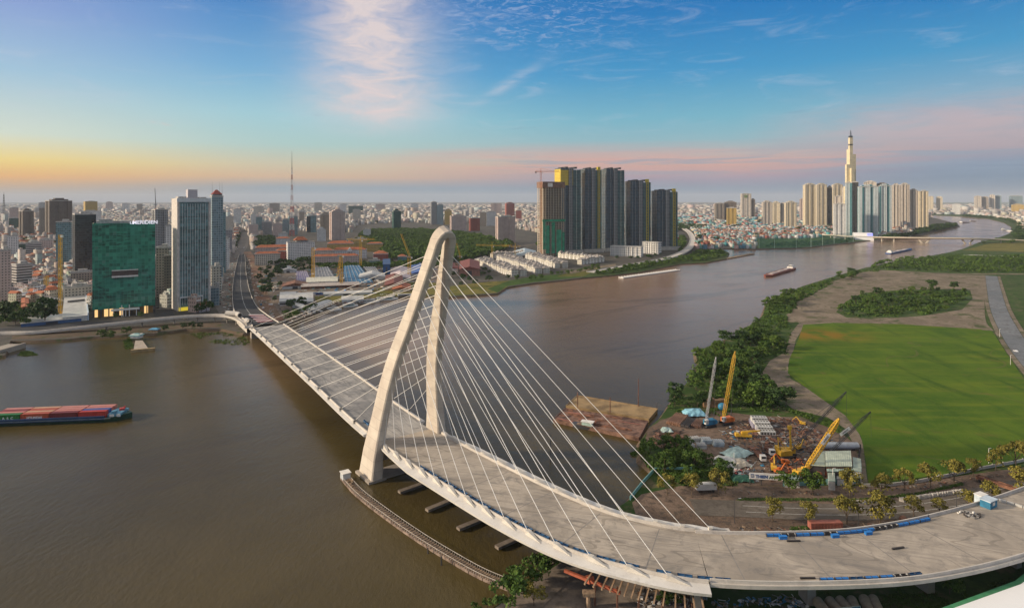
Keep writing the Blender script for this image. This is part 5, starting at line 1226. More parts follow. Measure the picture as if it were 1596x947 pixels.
# left waterfront
for px, py_, sc, k, l in ((70,505,2.5,'dark','largest dark spreading tree in front of the white shed roof'),(54,500,1.9,'dark','dark tree at the left shoulder of the largest one'),(38,508,1.0,'bank','light green tree on the riverside left of the white shed'),(12,500,1.8,'dark','dark tree at the far left riverside'),(24,506,1.2,'dark','second dark tree at the far left riverside'),(-3,508,1.0,'bank','tree cut by the left edge of the picture'),
    (160,528,.95,'bank','lone bushy tree standing on the waterline before the flyover'),(172,529,.75,'bank','smaller bush on the waterline right of the lone bushy tree'),(197,521,.8,'bank','leafy tree by the little landing stage'),(257,516,.6,'dark','dark bush under the flyover'),(285,514,.6,'dark','dark bush in the garden under the flyover, left'),(300,513,.6,'dark','dark bush in the garden under the flyover, middle'),(312,512,.6,'dark','dark bush in the garden under the flyover, right'),
    (322,487,1.0,'far','dark tree before the foot of the silver tower'),(310,489,.8,'far','tree under the fins of the silver tower'),(336,470,.7,'far','tree beside the pale blue low block'),(220,494,.6,'bank','tree at the right corner of the hotel forecourt'),(180,496,.5,'bank','small tree at the hotel forecourt, middle'),(155,497,.5,'bush','shrub at the left corner of the hotel forecourt'),
    (448,500,1.1,'bank','round tree beside the striped end of the ramp'),(462,496,1.0,'bank','tree right of the round tree by the ramp end'),(478,488,.9,'bank','tree before the two white sheds on the shore'),(455,482,1.2,'dark','dark tree in front of the low grey pavilion'),(470,478,1.0,'dark','dark tree right in front of the low grey pavilion'),(488,484,.8,'bank','tree between the white sheds'),
    (420,452,.9,'dark','tree on the red verge halfway along the ramp'),(428,470,.7,'dark','tree beside the red verge near the ramp end')):
    tree(k, px, py_, sc, l, None)
scatter([(400,442),(404,414),(430,410),(440,425),(440,450),(415,470)], 20, ('far','dark'), .8, 'tree in the green strip right of the asphalt ramp', 'trees right of the ramp', 9)
scatter([(436,412),(470,408),(488,410),(486,424),(440,424)], 16, 'far', .95, 'dark tree in the grove before the white hotel', 'trees before the white hotel', 8)
scatter([(690,432),(720,412),(745,420),(790,432),(800,440),(740,448),(700,450)], 20, 'far', .65, 'tree around the red-roofed house near the villas', 'trees near the villas', 8)
scatter([(800,438),(870,428),(935,416),(938,420),(870,431),(800,441)], 18, 'bank', .8, 'tree in the row between villas and lawn', 'trees in front of the villas', 9)
scatter([(950,404),(1000,404),(1030,398),(1030,400),(1000,407),(950,408)], 8, 'far', .6, 'tree in front of the white school', 'trees before the school', 9)
print('TREES', NT)
for k in TP:
    if k in ('far',): continue
# park and far greenery as masses
def mass(name, spots, kinds, label, n=1):
    Vs, Qs, Cs = [], [], []; base = [crown(6.5, 9, 3, 12, 150, 1.5, 90+i) for i in range(3)]
    for (x, y, sc) in spots:
        b = base[rnd.randrange(3)]; a = rnd.uniform(0, 6.28); c_, s_ = math.cos(a)*sc, math.sin(a)*sc; o = len(Vs)
        B_ = np.array(b[0]); B2 = np.stack([B_[:,0]*c_-B_[:,1]*s_+x, B_[:,0]*s_+B_[:,1]*c_+y, B_[:,2]*sc+1], 1); Vs += list(B2); Qs += (np.array(b[1])+o).tolist()
        tn = rnd.uniform(-.45, .6); Cs += [(min(1, max(0, q[0]+tn)), q[1], 0) for q in b[2]]
    me = quadmesh(name, np.array(Vs), Qs, Cs, LM[kinds]); o = bpy.data.objects.new(name, me); COL.objects.link(o); return tag(o, label, 'trees', kind='stuff')
def spots(poly, step, sc):
    P2 = [(p.x, p.y) for p in (G(a, b) for a, b in poly)]; xs = [p[0] for p in P2]; ys = [p[1] for p in P2]; out = []
    y = min(ys)
    while y < max(ys):
        x = min(xs)
        while x < max(xs):
            xx, yy = x+rnd.uniform(-.4,.4)*step, y+rnd.uniform(-.4,.4)*step
            if inpoly(xx, yy, P2): out.append((xx, yy, sc*rnd.uniform(.75,1.3)))
            x += step
        y += step
    return out
mass('park_trees', spots([(556,378),(568,362),(610,360),(660,360),(720,365),(790,378),(800,386),(760,400),(716,410),(640,408),(600,404),(590,388)], 12, 1.1), 'green', 'dark wooded park in the middle of the city behind the pylon')
mass('avenue_trees', spots([(398,386),(400,372),(425,372),(430,380),(420,390)], 10, 1.0)+spots([(30,384),(38,376),(85,378),(84,388),(50,390)], 12, 1.2)+spots([(365,362),(372,348),(376,348),(372,372),(364,392)], 11, .9), 'dark', 'street greenery lining the city avenue')
mass('shore_trees', spots([(1440,364),(1420,370),(1375,374),(1375,370),(1420,364),(1450,354),(1490,350),(1490,354),(1465,360)], 15, 1.1)+spots([(1190,386),(1260,385),(1330,377),(1330,374),(1200,382)], 17, .75)+spots([(1056,350),(1080,352),(1100,354),(1090,362),(1080,358),(1056,360)], 15, 1.0)+spots([(1580,372),(1590,352),(1570,345),(1600,345),(1640,372)], 16, 1.2)+spots([(1500,338),(1550,341),(1575,346),(1575,344),(1540,339),(1500,336)], 25, 1.2)+spots([(1380,343),(1410,343),(1400,350),(1380,350)], 18, 1.1), 'dark', 'dark tree belt along the upper river banks')
far = []
for _ in range(1900):
    px = rnd.uniform(-60, 1660); Dd = math.exp(rnd.uniform(math.log(1300), math.log(9000))); py_ = HY+F*122/Dd
    if ok_ground(px, py_): far.append(((px-CX)*Dd/F, Dd, rnd.uniform(.6,1.1)*(1+Dd/7000)))
mass('city_greenery', far, 'dark', 'clumps of trees among the far roofs')
gcl = []
for _ in range(320):
    px, py_ = rnd.uniform(0, 345), rnd.uniform(418, 478)
    if ok_ground(px, py_): p = G(px, py_); gcl.append((p.x, p.y, rnd.uniform(.4,.8)))
mass('yard_greenery', gcl[:90], 'dark', 'small trees between the old houses at left')
mass('scrub_trees', spots([(1352,418),(1375,408),(1420,402),(1640,402),(1640,424),(1500,425),(1420,420)], 16, .62)+spots([(905,431),(960,426),(1000,421),(1060,409),(1100,407),(1130,400),(1124,391),(1085,392),(1070,401),(1000,413),(940,424)], 11, .62)+spots([(492,414),(560,413),(640,411),(700,410),(700,415),(640,418),(500,420)], 10, .7)+spots([(0,500),(0,486),(34,480),(44,486),(40,500),(20,506)], 8, .62)+spots([(1056,378),(1064,366),(1070,380),(1060,395)], 12, .8)+spots([(840,385),(864,385),(864,381),(836,380)], 10, .8), 'green', 'scrubby trees along the shores, waste ground and plot edges')
# ground cover bushes
def cover(name, polys, n, sz, lm, label, zg=2.05):
    g = np.random.RandomState(5); Vs, Qs, Cs = [], [], []
    for poly in polys:
        P2 = [(p.x, p.y) for p in (G(a, b) for a, b in poly)]; xs = [p[0] for p in P2]; ys = [p[1] for p in P2]; k = 0; tr = 0
        while k < n and tr < n*20:
            tr += 1; x, y = g.uniform(min(xs), max(xs)), g.uniform(min(ys), max(ys))
            if mnoise.noise(Vector((x*.05, y*.05, 2))) < -.15: continue
            if not inpoly(x, y, P2): continue
            k += 1; tn = .5+.5*mnoise.noise(Vector((x*.08, y*.08, 0))); hh = sz*(.4+1.4*max(0, mnoise.noise(Vector((x*.06, y*.06, 5)))))
            for q in range(7):
                d = g.normal(size=3); d /= np.linalg.norm(d); e = np.cross(d, g.normal(size=3)); e /= np.linalg.norm(e); f_ = np.cross(d, e); s_ = sz*g.uniform(.25,.55)
                c = np.array([x, y, zg])+np.array([g.uniform(-1,1)*sz, g.uniform(-1,1)*sz, g.uniform(0,1)*hh]); o = len(Vs)
                Vs += [c-e*s_, c-f_*s_, c+e*s_, c+f_*s_]; Qs.append([o,o+1,o+2,o+3]); Cs.append((min(1, tn*.7+g.uniform(0,.4)), float(g.rand() < .1), 0))
    me = quadmesh(name, np.array(Vs), Qs, Cs, LM[lm]); o = bpy.data.objects.new(name, me); COL.objects.link(o); return tag(o, label, 'ground cover', kind='stuff')
cover('undergrowth', [[(1086,560),(1088,550),(1140,528),(1190,495),(1232,505),(1225,560),(1195,562),(1185,590),(1240,645),(1180,648),(1060,648),(1040,640),(1062,606)],
    [(1000,690),(1060,700),(1110,722),(1150,745),(1140,757),(1070,757),(1020,735),(1000,716)], [(1230,640),(1290,655),(1330,690),(1338,700),(1300,668)]], 1300, 1.3, 'green', 'tangled green undergrowth of the right river bank')
cover('undergrowth', [[(1310,485),(1322,470),(1345,458),(1400,454),(1510,454),(1512,464),(1440,492),(1322,494)], [(1340,425),(1375,410),(1480,396),(1620,396),(1620,424),(1500,425),(1420,421)], [(1190,492),(1204,466),(1246,450),(1300,434),(1300,440),(1240,472),(1225,500),(1190,500)]], 1600, 2.0, 'green', 'green scrub around and beyond the dirt field')
cover('roadside_weeds', [[(1150,776),(1345,777),(1430,768),(1500,752),(1500,756),(1430,772),(1345,781),(1150,780)], [(1150,818),(1300,822),(1480,808),(1590,785),(1590,790),(1480,814),(1300,829),(1150,824)], [(1120,930),(1240,932),(1420,925),(1560,905),(1596,900),(1596,920),(1420,960),(1120,960)]], 900, .5, 'green', 'patchy weeds along the service road and below the viaduct')
cover('water_plants', [[(290,516),(345,514),(382,521),(390,530),(380,535),(330,531),(310,524)], [(18,545),(45,543),(60,549),(40,551),(22,549)], [(192,525),(204,523),(208,538),(196,541)], [(985,700),(1000,695),(1000,716),(988,710)]], 330, .8, 'bright', 'floating water hyacinth beds by the left bank', zg=.05)
for k in TP:
    for tp in TP[k]: hide_proto(tp)
# ------------------------------------------------------------------ boats, cranes, vehicles and site objects
M_orange = mat('orange_paint', (.55,.14,.025), .5, var=.3, scale=.6); M_blue = mat('blue_paint', (.02,.16,.28), .5, var=.25)
M_blue2 = mat('bright_blue_sheet', (.015,.17,.50), .5, var=.25, scale=.5); M_rust = mat('rusty_steel', (.16,.06,.035), .85, var=.5, scale=.4, c2=(.26,.12,.07))
M_rust2 = mat('rusty_red_deck', (.14,.06,.042), .85, var=.6, scale=.3, c2=(.27,.15,.10)); M_tan = mat('tan_rusty_deck', (.25,.16,.07), .85, var=.45, scale=.12, c2=(.36,.24,.11))
M_wood = mat('weathered_boards', (.24,.17,.11), .9, var=.45, scale=.8); M_tarp = mat('pale_tarp', (.34,.45,.42), .7, var=.35, scale=.4)
M_glass = mat('window_glass', (.03,.04,.05), .15, var=.2); M_sheet = mat('pale_green_sheet', (.50,.55,.43), .6, var=.18, scale=.3); M_teal = mat('teal_sheet', (.16,.36,.36), .6, var=.25, scale=.4)
M_greyroof = mat('grey_sheet_roof', (.36,.36,.36), .6, var=.3, scale=.3); M_tyre = MATS['rubber']
def ang(v): return math.atan2(v.y, v.x)
def hull(mb, L, W, H, mi=0, draft=.6, bow=.16, stern=.08):
    """long hull along x, pointed bow at +x"""
    n = 14; rings = []
    for i in range(n+1):
        x = -L/2+L*i/n; f = 1.0
        e = (x+L/2)/L
        if e > 1-bow: f = math.sqrt(max(.0, 1-((e-(1-bow))/bow)**2))*.97+.03
        if e < stern: f = .72+.28*e/stern
        up = .9*max(0, (e-(1-bow))/bow)
        rings.append([Vector((x,-W/2*f,H+up)),Vector((x,W/2*f,H+up)),Vector((x,W/2*f*.86,-draft)),Vector((x,-W/2*f*.86,-draft))])
    mb.loft(rings, mi)
# container barge on the left
P0, P1 = G(-38,660,0), G(206,650.5,0); d = (P1-P0); L = d.length; rz = ang(d); pc = (P0+P1)/2
bt = thing('container_barge', 'long green and blue river barge loaded with containers in the left foreground', 'barge', pc, rz)
mb = MB(); hull(mb, L, 13.5, 2.4); mb.build('hull', mat('dark_green_hull', (.008,.045,.028), .5, var=.35, scale=.3), bt)
mb = MB()
for s in (-1, 1): mb.bar((-L*.45, s*6.78, 2.0), (L*.36, s*6.78, 2.0), .5); mb.bar((-L*.45, s*6.7, 3.2), (L*.36, s*6.7, 3.2), 1.1)
mb.build('gunwale', mat('navy_paint', (.012,.045,.12), .5), bt)
mb = MB()
for i in range(60):
    x = -L*.45+i*L*.8/59; mb.bar((x,-6.9,2.3), (x,-6.9,3.6), .12)
mb.bar((-L*.45,-6.95,2.42), (L*.4,-6.95,2.42), .16); mb.build('rail', mat('pale_rail', (.5,.6,.6), .6), bt)
mb = MB(); mb.box(L*.37,L*.45,-5,5,2.4,4.2); mb.box(L*.39,L*.42,-4.5,-2.5,4.2,5.6); mb.bar((L*.46,0,2.5),(L*.46,0,6),.3); mb.build('deckhouse', mat('light_blue_deck', (.12,.30,.42), .6, var=.3), bt)
mb = MB()
for x, y in ((.385,-5.4),(.40,-5.4),(.43,-5.3),(.44,-5.2)): mb.box(L*x, L*x+1.0, y-.1, y+.3, 2.7, 4.0)
mb.build('bollards', M_white, bt)
mb = MB(); mb.cbox((L*.425, 1.6, 4.7), (2.6,2.2,1.2), 0, .4); mb.bar((L*.43,3,4.2),(L*.435,3.2,5.8),.8); mb.build('winch', M_red, bt)
mb = MB(); mb.box(-L*.47,-L*.40,-5,5,2.4,4.0); mb.box(-L*.455,-L*.42,-3.5,3.5,4.0,7.6); mb.build('wheelhouse', mat('pale_blue_house', (.40,.52,.62), .6), bt)
CC = {'green':(.015,.16,.03),'orange-red':(.42,.075,.03),'maroon':(.16,.018,.02),'red':(.42,.035,.025),'pinkish':(.50,.20,.16),'peach':(.50,.27,.16),'salmon':(.48,.17,.14),'blue':(.05,.10,.30),'dark red':(.22,.03,.03)}
def cont_mat(n):
    m = mat('container_'+n.replace(' ','_').replace('-','_'), CC[n], .55, var=.15, scale=.5, aniso=None); return m
def container(p, rz, col, label, L_=13.3, group='containers on the barge', topc=None):
    t = thing('shipping_container', label, 'container', p, rz, group); mb = MB(); n = 26; w, h = 2.9, 3.8
    pts = []
    for i in range(n+1): pts.append((-L_/2+.2+(L_-.4)*i/n, -w/2+(.0 if i % 2 else .12)))
    mb.prism(pts+[(L_/2-.2, w/2), (-L_/2+.2, w/2)], .15, h-.1); mb.build('shell', cont_mat(col), t)
    mb = MB()
    for x in (-L_/2, L_/2-.22):
        for y in (-w/2-.02, w/2-.2): mb.box(x, x+.22, y, y+.22, 0, h)
    mb.box(-L_/2+.23, L_/2-.23, -w/2-.02, -w/2+.18, h-.22, h); mb.box(-L_/2+.23, L_/2-.23, -w/2-.02, -w/2+.18, 0, .2); mb.build('frame', cont_mat(col if not topc else topc), t); return t
rows = [['green','orange-red','maroon','red'],['salmon','peach','salmon','blue'],['dark red','orange-red','pinkish','salmon'],['pinkish','peach','pinkish','pinkish']]
M3 = Matrix.Rotation(rz, 3, 'Z'); xs = [(px-CX)*Dof(652,0)/F for px in (32.5,74,115.5,154.5)]
x0b = (M3.transposed()@(Vector((xs[0], pc.y, 0))-pc)).x
for r_ in range(4):
    for k in range(4):
        c = rows[r_][k]; lx = x0b+k*14.75; ly = -4.7+r_*3.15; p = pc+M3@Vector((lx, ly, 2.45))
        pos = ['front row nearest the camera','second row','third row','far row'][r_]; kk = ['first from the stern','second from the stern','third from the stern','last before the blue foredeck'][k]
        t = container(p, rz, c, '%s shipping container, %s, %s' % (c, pos, kk), 14.3)
        if r_ == 0 and k < 2:
            wm = mat('white_lettering', (.8,.8,.78), .6, var=.02)
            text('U  A  S  C' if k == 0 else 'HYUNDAI', 1.9 if k == 0 else 1.75, wm, 'lettering', t, (0,-1.56,1.2), (R(90),0,0), .02, bold=.04)
def cargo_boat(a, b, W, label, hm, cargo, ck, houseat='stern'):
    a, b = Vector(a), Vector(b); d = b-a; L = d.length
    t = thing('cargo_barge', label, 'barge', (a+b)/2, ang(d)); mb = MB(); hull(mb, L, W, 2.6, bow=.14); mb.build('hull', hm, t)
    mb = MB()
    for s in (-1, 1): mb.box(-L*.34, L*.36, s*W*.36-.3, s*W*.36+.3, 2.6, 3.6)
    mb.build('coaming', hm, t)
    mb = MB(); n = 9; rings = []
    for i in range(n+1):
        x = -L*.33+L*.68*i/n; hh = 3.2+ck*(.6+.4*math.sin(i*1.9)); rings.append([Vector((x,-W*.33,2.6)),Vector((x,-W*.18,hh)),Vector((x,W*.18,hh)),Vector((x,W*.33,2.6))])
    mb.loft(rings); mb.build('cargo', cargo, t)
    mb = MB(); mb.box(-L*.46,-L*.37,-W*.32,W*.32,2.6,5.6); mb.box(-L*.45,-L*.39,-W*.2,W*.2,5.6,8); mb.build('wheelhouse', M_white, t)
    mb = MB(); mb.box(-L*.388,-L*.384,-W*.18,W*.18,6.2,7.4); mb.build('window', M_glass, t); return t
cargo_boat(G(1236,419,0), G(1193,432,0), 15, 'orange-red laden barge sailing in midstream below the dark towers', mat('red_hull', (.22,.06,.035), .6, var=.3), mat('grey_cargo', (.40,.33,.30), .9, var=.3), 1.2)
cargo_boat(G(1384,396,0), G(1419,389,0), 16, 'blue-hulled barge with pale cargo near the river road bridge', mat('blue_hull', (.02,.07,.20), .5), mat('pale_cargo', (.55,.48,.42), .9, var=.2), 1.0)
cargo_boat(G(1497,347.5,0), G(1509,347,0), 24, 'tiny dark barge on the far river bend, left one', M_dark, M_rust, 2); cargo_boat(G(1511,345,0), G(1522,345.2,0), 26, 'tiny dark barge on the far river bend, right one', M_dark, M_rust, 2)
cargo_boat(G(1562,358,0), G(1577,361,0), 14, 'pale moored boat at the right bank of the river bend', M_white, M_white, 1)
# two moored flat deck barges and a tug
def deck_barge(c4, label, m, H=1.8):
    P = [G(px, py_, H) for px, py_ in c4]; o = sum(P, Vector())/4; o.z = 0
    t = thing('deck_barge', label, 'barge', o); mb = MB(); mb.prism([(p.x-o.x, p.y-o.y) for p in P], -.5, H); mb.build('deck', m, t)
    mb = MB()
    for i in range(4):
        a, b = P[i]-o, P[(i+1)%4]-o; mb.bar(a+Vector((0,0,.12)), b+Vector((0,0,.12)), .35)
    mb.build('coaming', m, t)
    return t, P, o
t, P, o = deck_barge(((900,616),(1025,637),(1011,653),(882,632)), 'tan rusty empty deck barge moored beyond the red one near the scrap yard', M_tan)
mb = MB()
for f in (.15, .55): p = P[3].lerp(P[2], f)-o; mb.bar(p, p+Vector((0,0,9)), .5, n=6)
mb.build('spud_pole', M_rust, t)
t, P, o = deck_barge(((881,636),(1010,656),(996,682),(862,653)), 'red-brown deck barge strewn with steel beside the tan one', M_rust2)
mb = MB(); a0, a1, a2, a3 = [p-o for p in P]
for i in range(26):
    u0 = rnd.uniform(.02,.7); u1 = u0+rnd.uniform(.08,.28); v = rnd.uniform(.08,.9)
    A_, B_ = a0.lerp(a1, u0).lerp(a3.lerp(a2, u0), v), a0.lerp(a1, u1).lerp(a3.lerp(a2, u1), v+rnd.uniform(-.03,.03)); z_ = Vector((0,0,rnd.uniform(.2,.5)))
    mb.bar(A_+z_, B_+z_, rnd.uniform(.25,.6), rnd.choice((0,0,1)))
mb.build('steel_sections', [M_rust, mat('pink_rust', (.28,.12,.09), .8, var=.3)], t)
for px, py_, l in ((995,637,'thin red upright pole in the water behind the tan deck barge'),(858,720,'dark pile standing in the river beyond the right parapet'),(1022,640,'leaning dark snag in the water by the barge corner'),(688,880,'dark pile stub in the water beside the pontoon'),(667,862,'small dark pile stub by the pontoon bend')):
    h = {995:18,858:13,1022:5,688:3,667:2}[px]; mb = MB(); mb.bar((0,0,-1),(.8 if px == 1022 else 0,0,h), .6, n=6, w2=.4); o = mb.build('pile', M_rust if px == 995 else M_dark); o.location = G(px, py_, 0); tag(o, l, 'pile')
a, b = G(892,664,0), G(934,670,0); d = b-a; L = d.length
t = thing('workboat', 'small pale green workboat lying against the red deck barge', 'boat', (a+b)/2, ang(d)+math.pi); mb = MB(); hull(mb, L, 5, 1.6, bow=.4); mb.build('hull', M_dark, t)
mb = MB(); mb.box(-L*.25, L*.12, -1.6, 1.6, 1.6, 3.8); mb.build('cabin', mat('pale_green_paint', (.42,.55,.48), .6), t); mb = MB(); mb.box(-L*.3, L*.16, -1.9, 1.9, 3.8, 4.0); mb.build('cabin_roof', M_white, t)
mb = MB(); mb.box(-L*.2, L*.08, -1.64, -1.61, 2.5, 3.4); mb.build('window', M_glass, t); mb = MB(); mb.box(L*.15, L*.4, -1.2, 1.2, 1.7, 2.1); mb.build('foredeck', M_wood, t)
# long pontoon walkway curving to the quay
pl = catmull([G(*p) for p in ((536,742,.9),(560,768,.9),(600,799,.9),(650,834,.9),(700,865,.9),(750,893,.9),(800,914,.9))], 14)
t = thing('pontoon_walkway', 'long curved boom of linked rusty pontoons trailing from a small cabin to the quay', 'pontoon', pl[0]); o0 = pl[0].copy(); wl = 1.7
def nrm(i):
    d = pl[min(len(pl)-1, i+1)]-pl[max(0, i-1)]; d.z = 0; d.normalize(); return d, Vector((-d.y, d.x, 0))
for k in range(0, len(pl)-6, 6):
    mb = MB(); rings = []
    for i in range(k, min(k+6, len(pl)-1)+1):
        d, q = nrm(i); p = pl[i]-o0; e = d*(.15 if i == k else -.15 if i == k+6 else 0); rings.append([p+e+q*x+Vector((0,0,z_)) for x, z_ in ((-wl,-1.2),(-wl,0),(wl,0),(wl,-1.2))])
    mb.loft(rings); mb.build('pontoon', mat('pontoon_rust', (.17,.11,.085), .85, var=.5, scale=.6, c2=(.32,.24,.19)), t)
for s in (-1, 1):
    mb = MB()
    for i in range(1, len(pl)): 
        d, q = nrm(i); d2, q2 = nrm(i-1); mb.bar(pl[i-1]-o0+q2*s*wl*.9+Vector((0,0,1.0)), pl[i]-o0+q*s*wl*.9+Vector((0,0,1.0)), .12)
        mb.bar(pl[i]-o0+q*s*wl*.9, pl[i]-o0+q*s*wl*.9+Vector((0,0,1.05)), .14)
    mb.build('railing', mat('pale_railing', (.5,.45,.4), .7), t)
mb = MB()
for i in range(2, len(pl)-1, 1): d, q = nrm(i); mb.cbox(pl[i]-o0+Vector((0,0,.1)), (.7, 2.6, .2), 0, ang(d))
mb.build('planks', M_wood, t)
d, q = nrm(0); mb = MB(); mb.cbox(d*2+Vector((0,0,1.3)), (3.6,3.4,2.6), 0, ang(d)); mb.build('cabin', mat('pale_cabin', (.45,.48,.50), .6), t)
mb = MB(); mb.cbox(d*2+Vector((0,0,2.75)), (4.2,4.0,.25), 0, ang(d)); mb.build('cabin_roof', M_white, t)
mb = MB()
for i in range(9): mb.cbox(d*(5.5+i*.8)+q*rnd.uniform(-1,1)+Vector((0,0,.5)), (.9,.8,rnd.uniform(.5,1.3)), 0, rnd.random()*3)
mb.build('crates', M_wood, t)
# low concrete pile caps beside the deck
for i, (a, b) in enumerate((((622,765),(656,753)),((665,793),(697,780)),((714,822),(746,809)),((774,851),(808,836)),((848,880),(880,866)))):
    A_, B_ = G(a[0], a[1], 1.4), G(b[0], b[1], 1.4); B_ = A_+(B_-A_)*2.2; d = B_-A_; m_ = (A_+B_)/2
    t = thing('temporary_pile_cap', ['low concrete strip in the water beside the deck, closest to the pylon','low concrete strip in the water, second from the pylon','low concrete strip in the water, third from the pylon','low concrete strip in the water, fourth from the pylon','low concrete strip touching the quay corner'][i], 'pile cap', (m_.x, m_.y, 0), ang(d), 'temporary pile caps')
    mb = MB(); mb.box(-d.length/2, d.length/2, -1.1, 1.1, .5, 1.5); mb.build('cap', pave_m, t)
    mb = MB()
    for x in (-.42,-.14,.14,.42): mb.bar((x*d.length,0,-1.5),(x*d.length,0,.5), .8, n=8)
    mb.build('piles', M_dark, t)
for a, b, w, l in (((968,432),(1056,420),10,'long pale concrete breakwater lying off the grassy shore'),((1115,405.5),(1173,395),9,'far low timber jetty reaching into the river')):
    A_, B_ = G(a[0], a[1], 1.6), G(b[0], b[1], 1.6); d = B_-A_; m_ = (A_+B_)/2; t = thing('breakwater', l, 'jetty', (m_.x, m_.y, 0), ang(d)); n = int(d.length/7)
    mb = MB(); mb.box(-d.length/2, d.length/2, -w/2, w/2, .3, 1.6); mb.build('deck', M_white if w == 10 else M_wood, t)
    mb = MB()
    for i in range(n+1):
        for s in (-1, 1): mb.box(-d.length/2+i*d.length/n-.5, -d.length/2+i*d.length/n+.5, s*w*.4-.5, s*w*.4+.5, -1, 2.6)
    mb.build('piles', M_white if w == 10 else M_wood, t)
# landing stage on the left
t = thing('landing_stage', 'timber landing stage with a teal-roofed hut below the flyover', 'landing stage', G(222,538,0))
o0 = t.location.copy(); mb = MB(); mb.prism([((p-o0).x, (p-o0).y) for p in (G(211,530,1),G(222,530,1),(G(232,544,1)),G(208,546,1))], .4, 1.0); mb.build('gangway', mat('pale_deck', (.36,.30,.24), .9), t)
mb = MB(); a, b = G(204,547,1)-o0, G(242,543.5,1)-o0; mb.bar(a, b, 2.2); mb.build('pontoon', mat('ochre_boards', (.34,.24,.12), .85, var=.3), t)
c = G(213,527,1)-o0; mb = MB(); mb.cbox(c+Vector((0,0,2.2)), (8,6,3.4)); mb.build('hut', M_white, t); mb = MB(); mb.hip(c.x-4.5, c.x+4.5, c.y-3.5, c.y+3.5, 4, 1.6); mb.build('roof', M_teal, t)
t = thing('riverside_hut', 'small bright blue roofed hut under the flyover', 'hut', G(241,517,2)); mb = MB(); mb.box(-4,4,-2.5,2.5,0,2.6); mb.build('wall', M_wood, t); mb = MB(); mb.hip(-4,4,-2.5,2.5,2.6,1.3); mb.build('roof', mat('blue_roof', (.08,.28,.45), .6), t)
# gate piers at the far left bank
t = thing('sluice_wall', 'stained concrete sluice wall stepping into the water at the left edge', 'wall', G(4,548,0)); mb = MB(); mb.box(-7,3,-12,14,-1,3.2); mb.box(6,8,-14,14,-1,4.2); mb.build('wall', under_m, t)
# ---- sheds
def shed(px0, px1, pyf, pyb, h, label, roofm, wallm, rot=0.0, name='shed', zg=2.0, gable=True, group=None, cat='shed'):
    """shed with its front eave on photograph row pyf and its back on row pyb"""
    Df, Db = Dof(pyf, zg), Dof(pyb, zg); pcx = (px0+px1)/2; a = math.atan((pcx-CX)/F); w = (px1-px0)*Df*math.cos(a)/F; d = (Db-Df)/math.cos(a)
    p = at(pcx, Df, zg)+Vector((math.sin(a), math.cos(a), 0))*d/2; t = thing(name, label, cat, p, -a+R(rot), group)
    mb = MB(); mb.box(-w/2, w/2, -d/2, d/2, -.3, h); mb.build('wall', wallm, t); mb = MB()
    if gable: mb.hip(-w/2, w/2, -d/2, d/2, h, min(w, d)*.13, over=.8, gable=True)
    else: mb.add([(-w/2-.6,-d/2-.8,h),(w/2+.6,-d/2-.8,h),(w/2+.6,d/2+.8,h+1.6),(-w/2-.6,d/2+.8,h+1.6),(-w/2-.6,-d/2-.8,h+.3),(w/2+.6,-d/2-.8,h+.3),(w/2+.6,d/2+.8,h+1.9),(-w/2-.6,d/2+.8,h+1.9)],[(0,3,2,1),(4,5,6,7),(0,1,5,4),(1,2,6,5),(2,3,7,6),(3,0,4,7)])
    mb.build('roof', roofm, t)
    mb = MB(); mb.box(-w*.1, w*.1, -d/2-.08, -d/2-.02, 0, h*.75); mb.build('door', M_dark, t); FOOT.append((p.x, p.y, max(w,d)/2)); return t, w, d
M_offw = mat('offwhite_roof', (.47,.46,.43), .6, var=.2, scale=.2); M_bluew = mat('blue_fascia', (.05,.12,.26), .5); M_wallw = mat('white_plaster', (.60,.58,.54), .8, var=.2)
t, w, d = shed(98,136,501,470,5,'broad flat off-white roof of the riverside construction hall left of the hotel', M_offw, M_wallw, gable=False, name='construction_hall')
mb = MB()
for i in range(5): x = -w*.35+i*w*.16; mb.box(x, x+3.4, d*.15+i, d*.15+i+4, 7.0, 8.3)
mb.build('roof_vents', M_dark, t)
mb = MB(); mb.box(w/2+.3, w/2+1.4, -d/2, d/2, -.3, 7.6); mb.build('side_wall', mat('pale_blue_sheet', (.50,.58,.66), .6), t)
shed(34,128,505,498,3.2,'long low white shed with a blue edge along the riverside road', M_offw, M_bluew, gable=False)
shed(60,98,478,462,5,'grey workshop roof behind the large dark tree at left', M_greyroof, M_wallw)
shed(24,60,470,455,6,'pale green-walled low building at far left behind the trees', M_greyroof, mat('pale_green_wall', (.36,.42,.34), .8))
shed(34,44,488,473,7,'small orange-pink house among the trees at far left', M_tile, mat('orange_wall', (.50,.20,.11), .8), name='house', cat='house')
shed(75,92,464,456,4,'small grey roof beside the short yellow mast', mat('pale_grey_roof', (.5,.5,.52), .6), M_wallw)
# middle: construction site, offices, riverside sheds
shed(436,462,476,463,5,'low grey pavilion with white columns near the ramp, left wing', M_offw, FM['bands'], gable=False, name='pavilion', cat='pavilion'); shed(462,488,477,464,5,'low grey pavilion with white columns near the ramp, right wing', M_offw, FM['bands'], gable=False, name='pavilion', cat='pavilion')
shed(467,479,489,477,4,'tilted small white shed by the shore trees', M_white, M_wallw, rot=20); shed(488,503,486,474,4,'small white shed with grey roof by the shore', M_offw, M_wallw, rot=-25)
shed(478,526,443,438,4,'long narrow pale-roofed shed at the front of the construction site', mat('cream_roof', (.60,.58,.48), .6), M_wallw)
shed(436,462,425,420,4,'low grey warehouse behind the green strip', M_greyroof, M_wallw)
shed(440,480,450,445,4,'brown low shed row before the blue containers', M_rust, M_wallw); shed(470,560,449,445.5,3.5,'long brown and white shed line across the site', mat('site_roof', (.42,.36,.32), .7), M_rust)
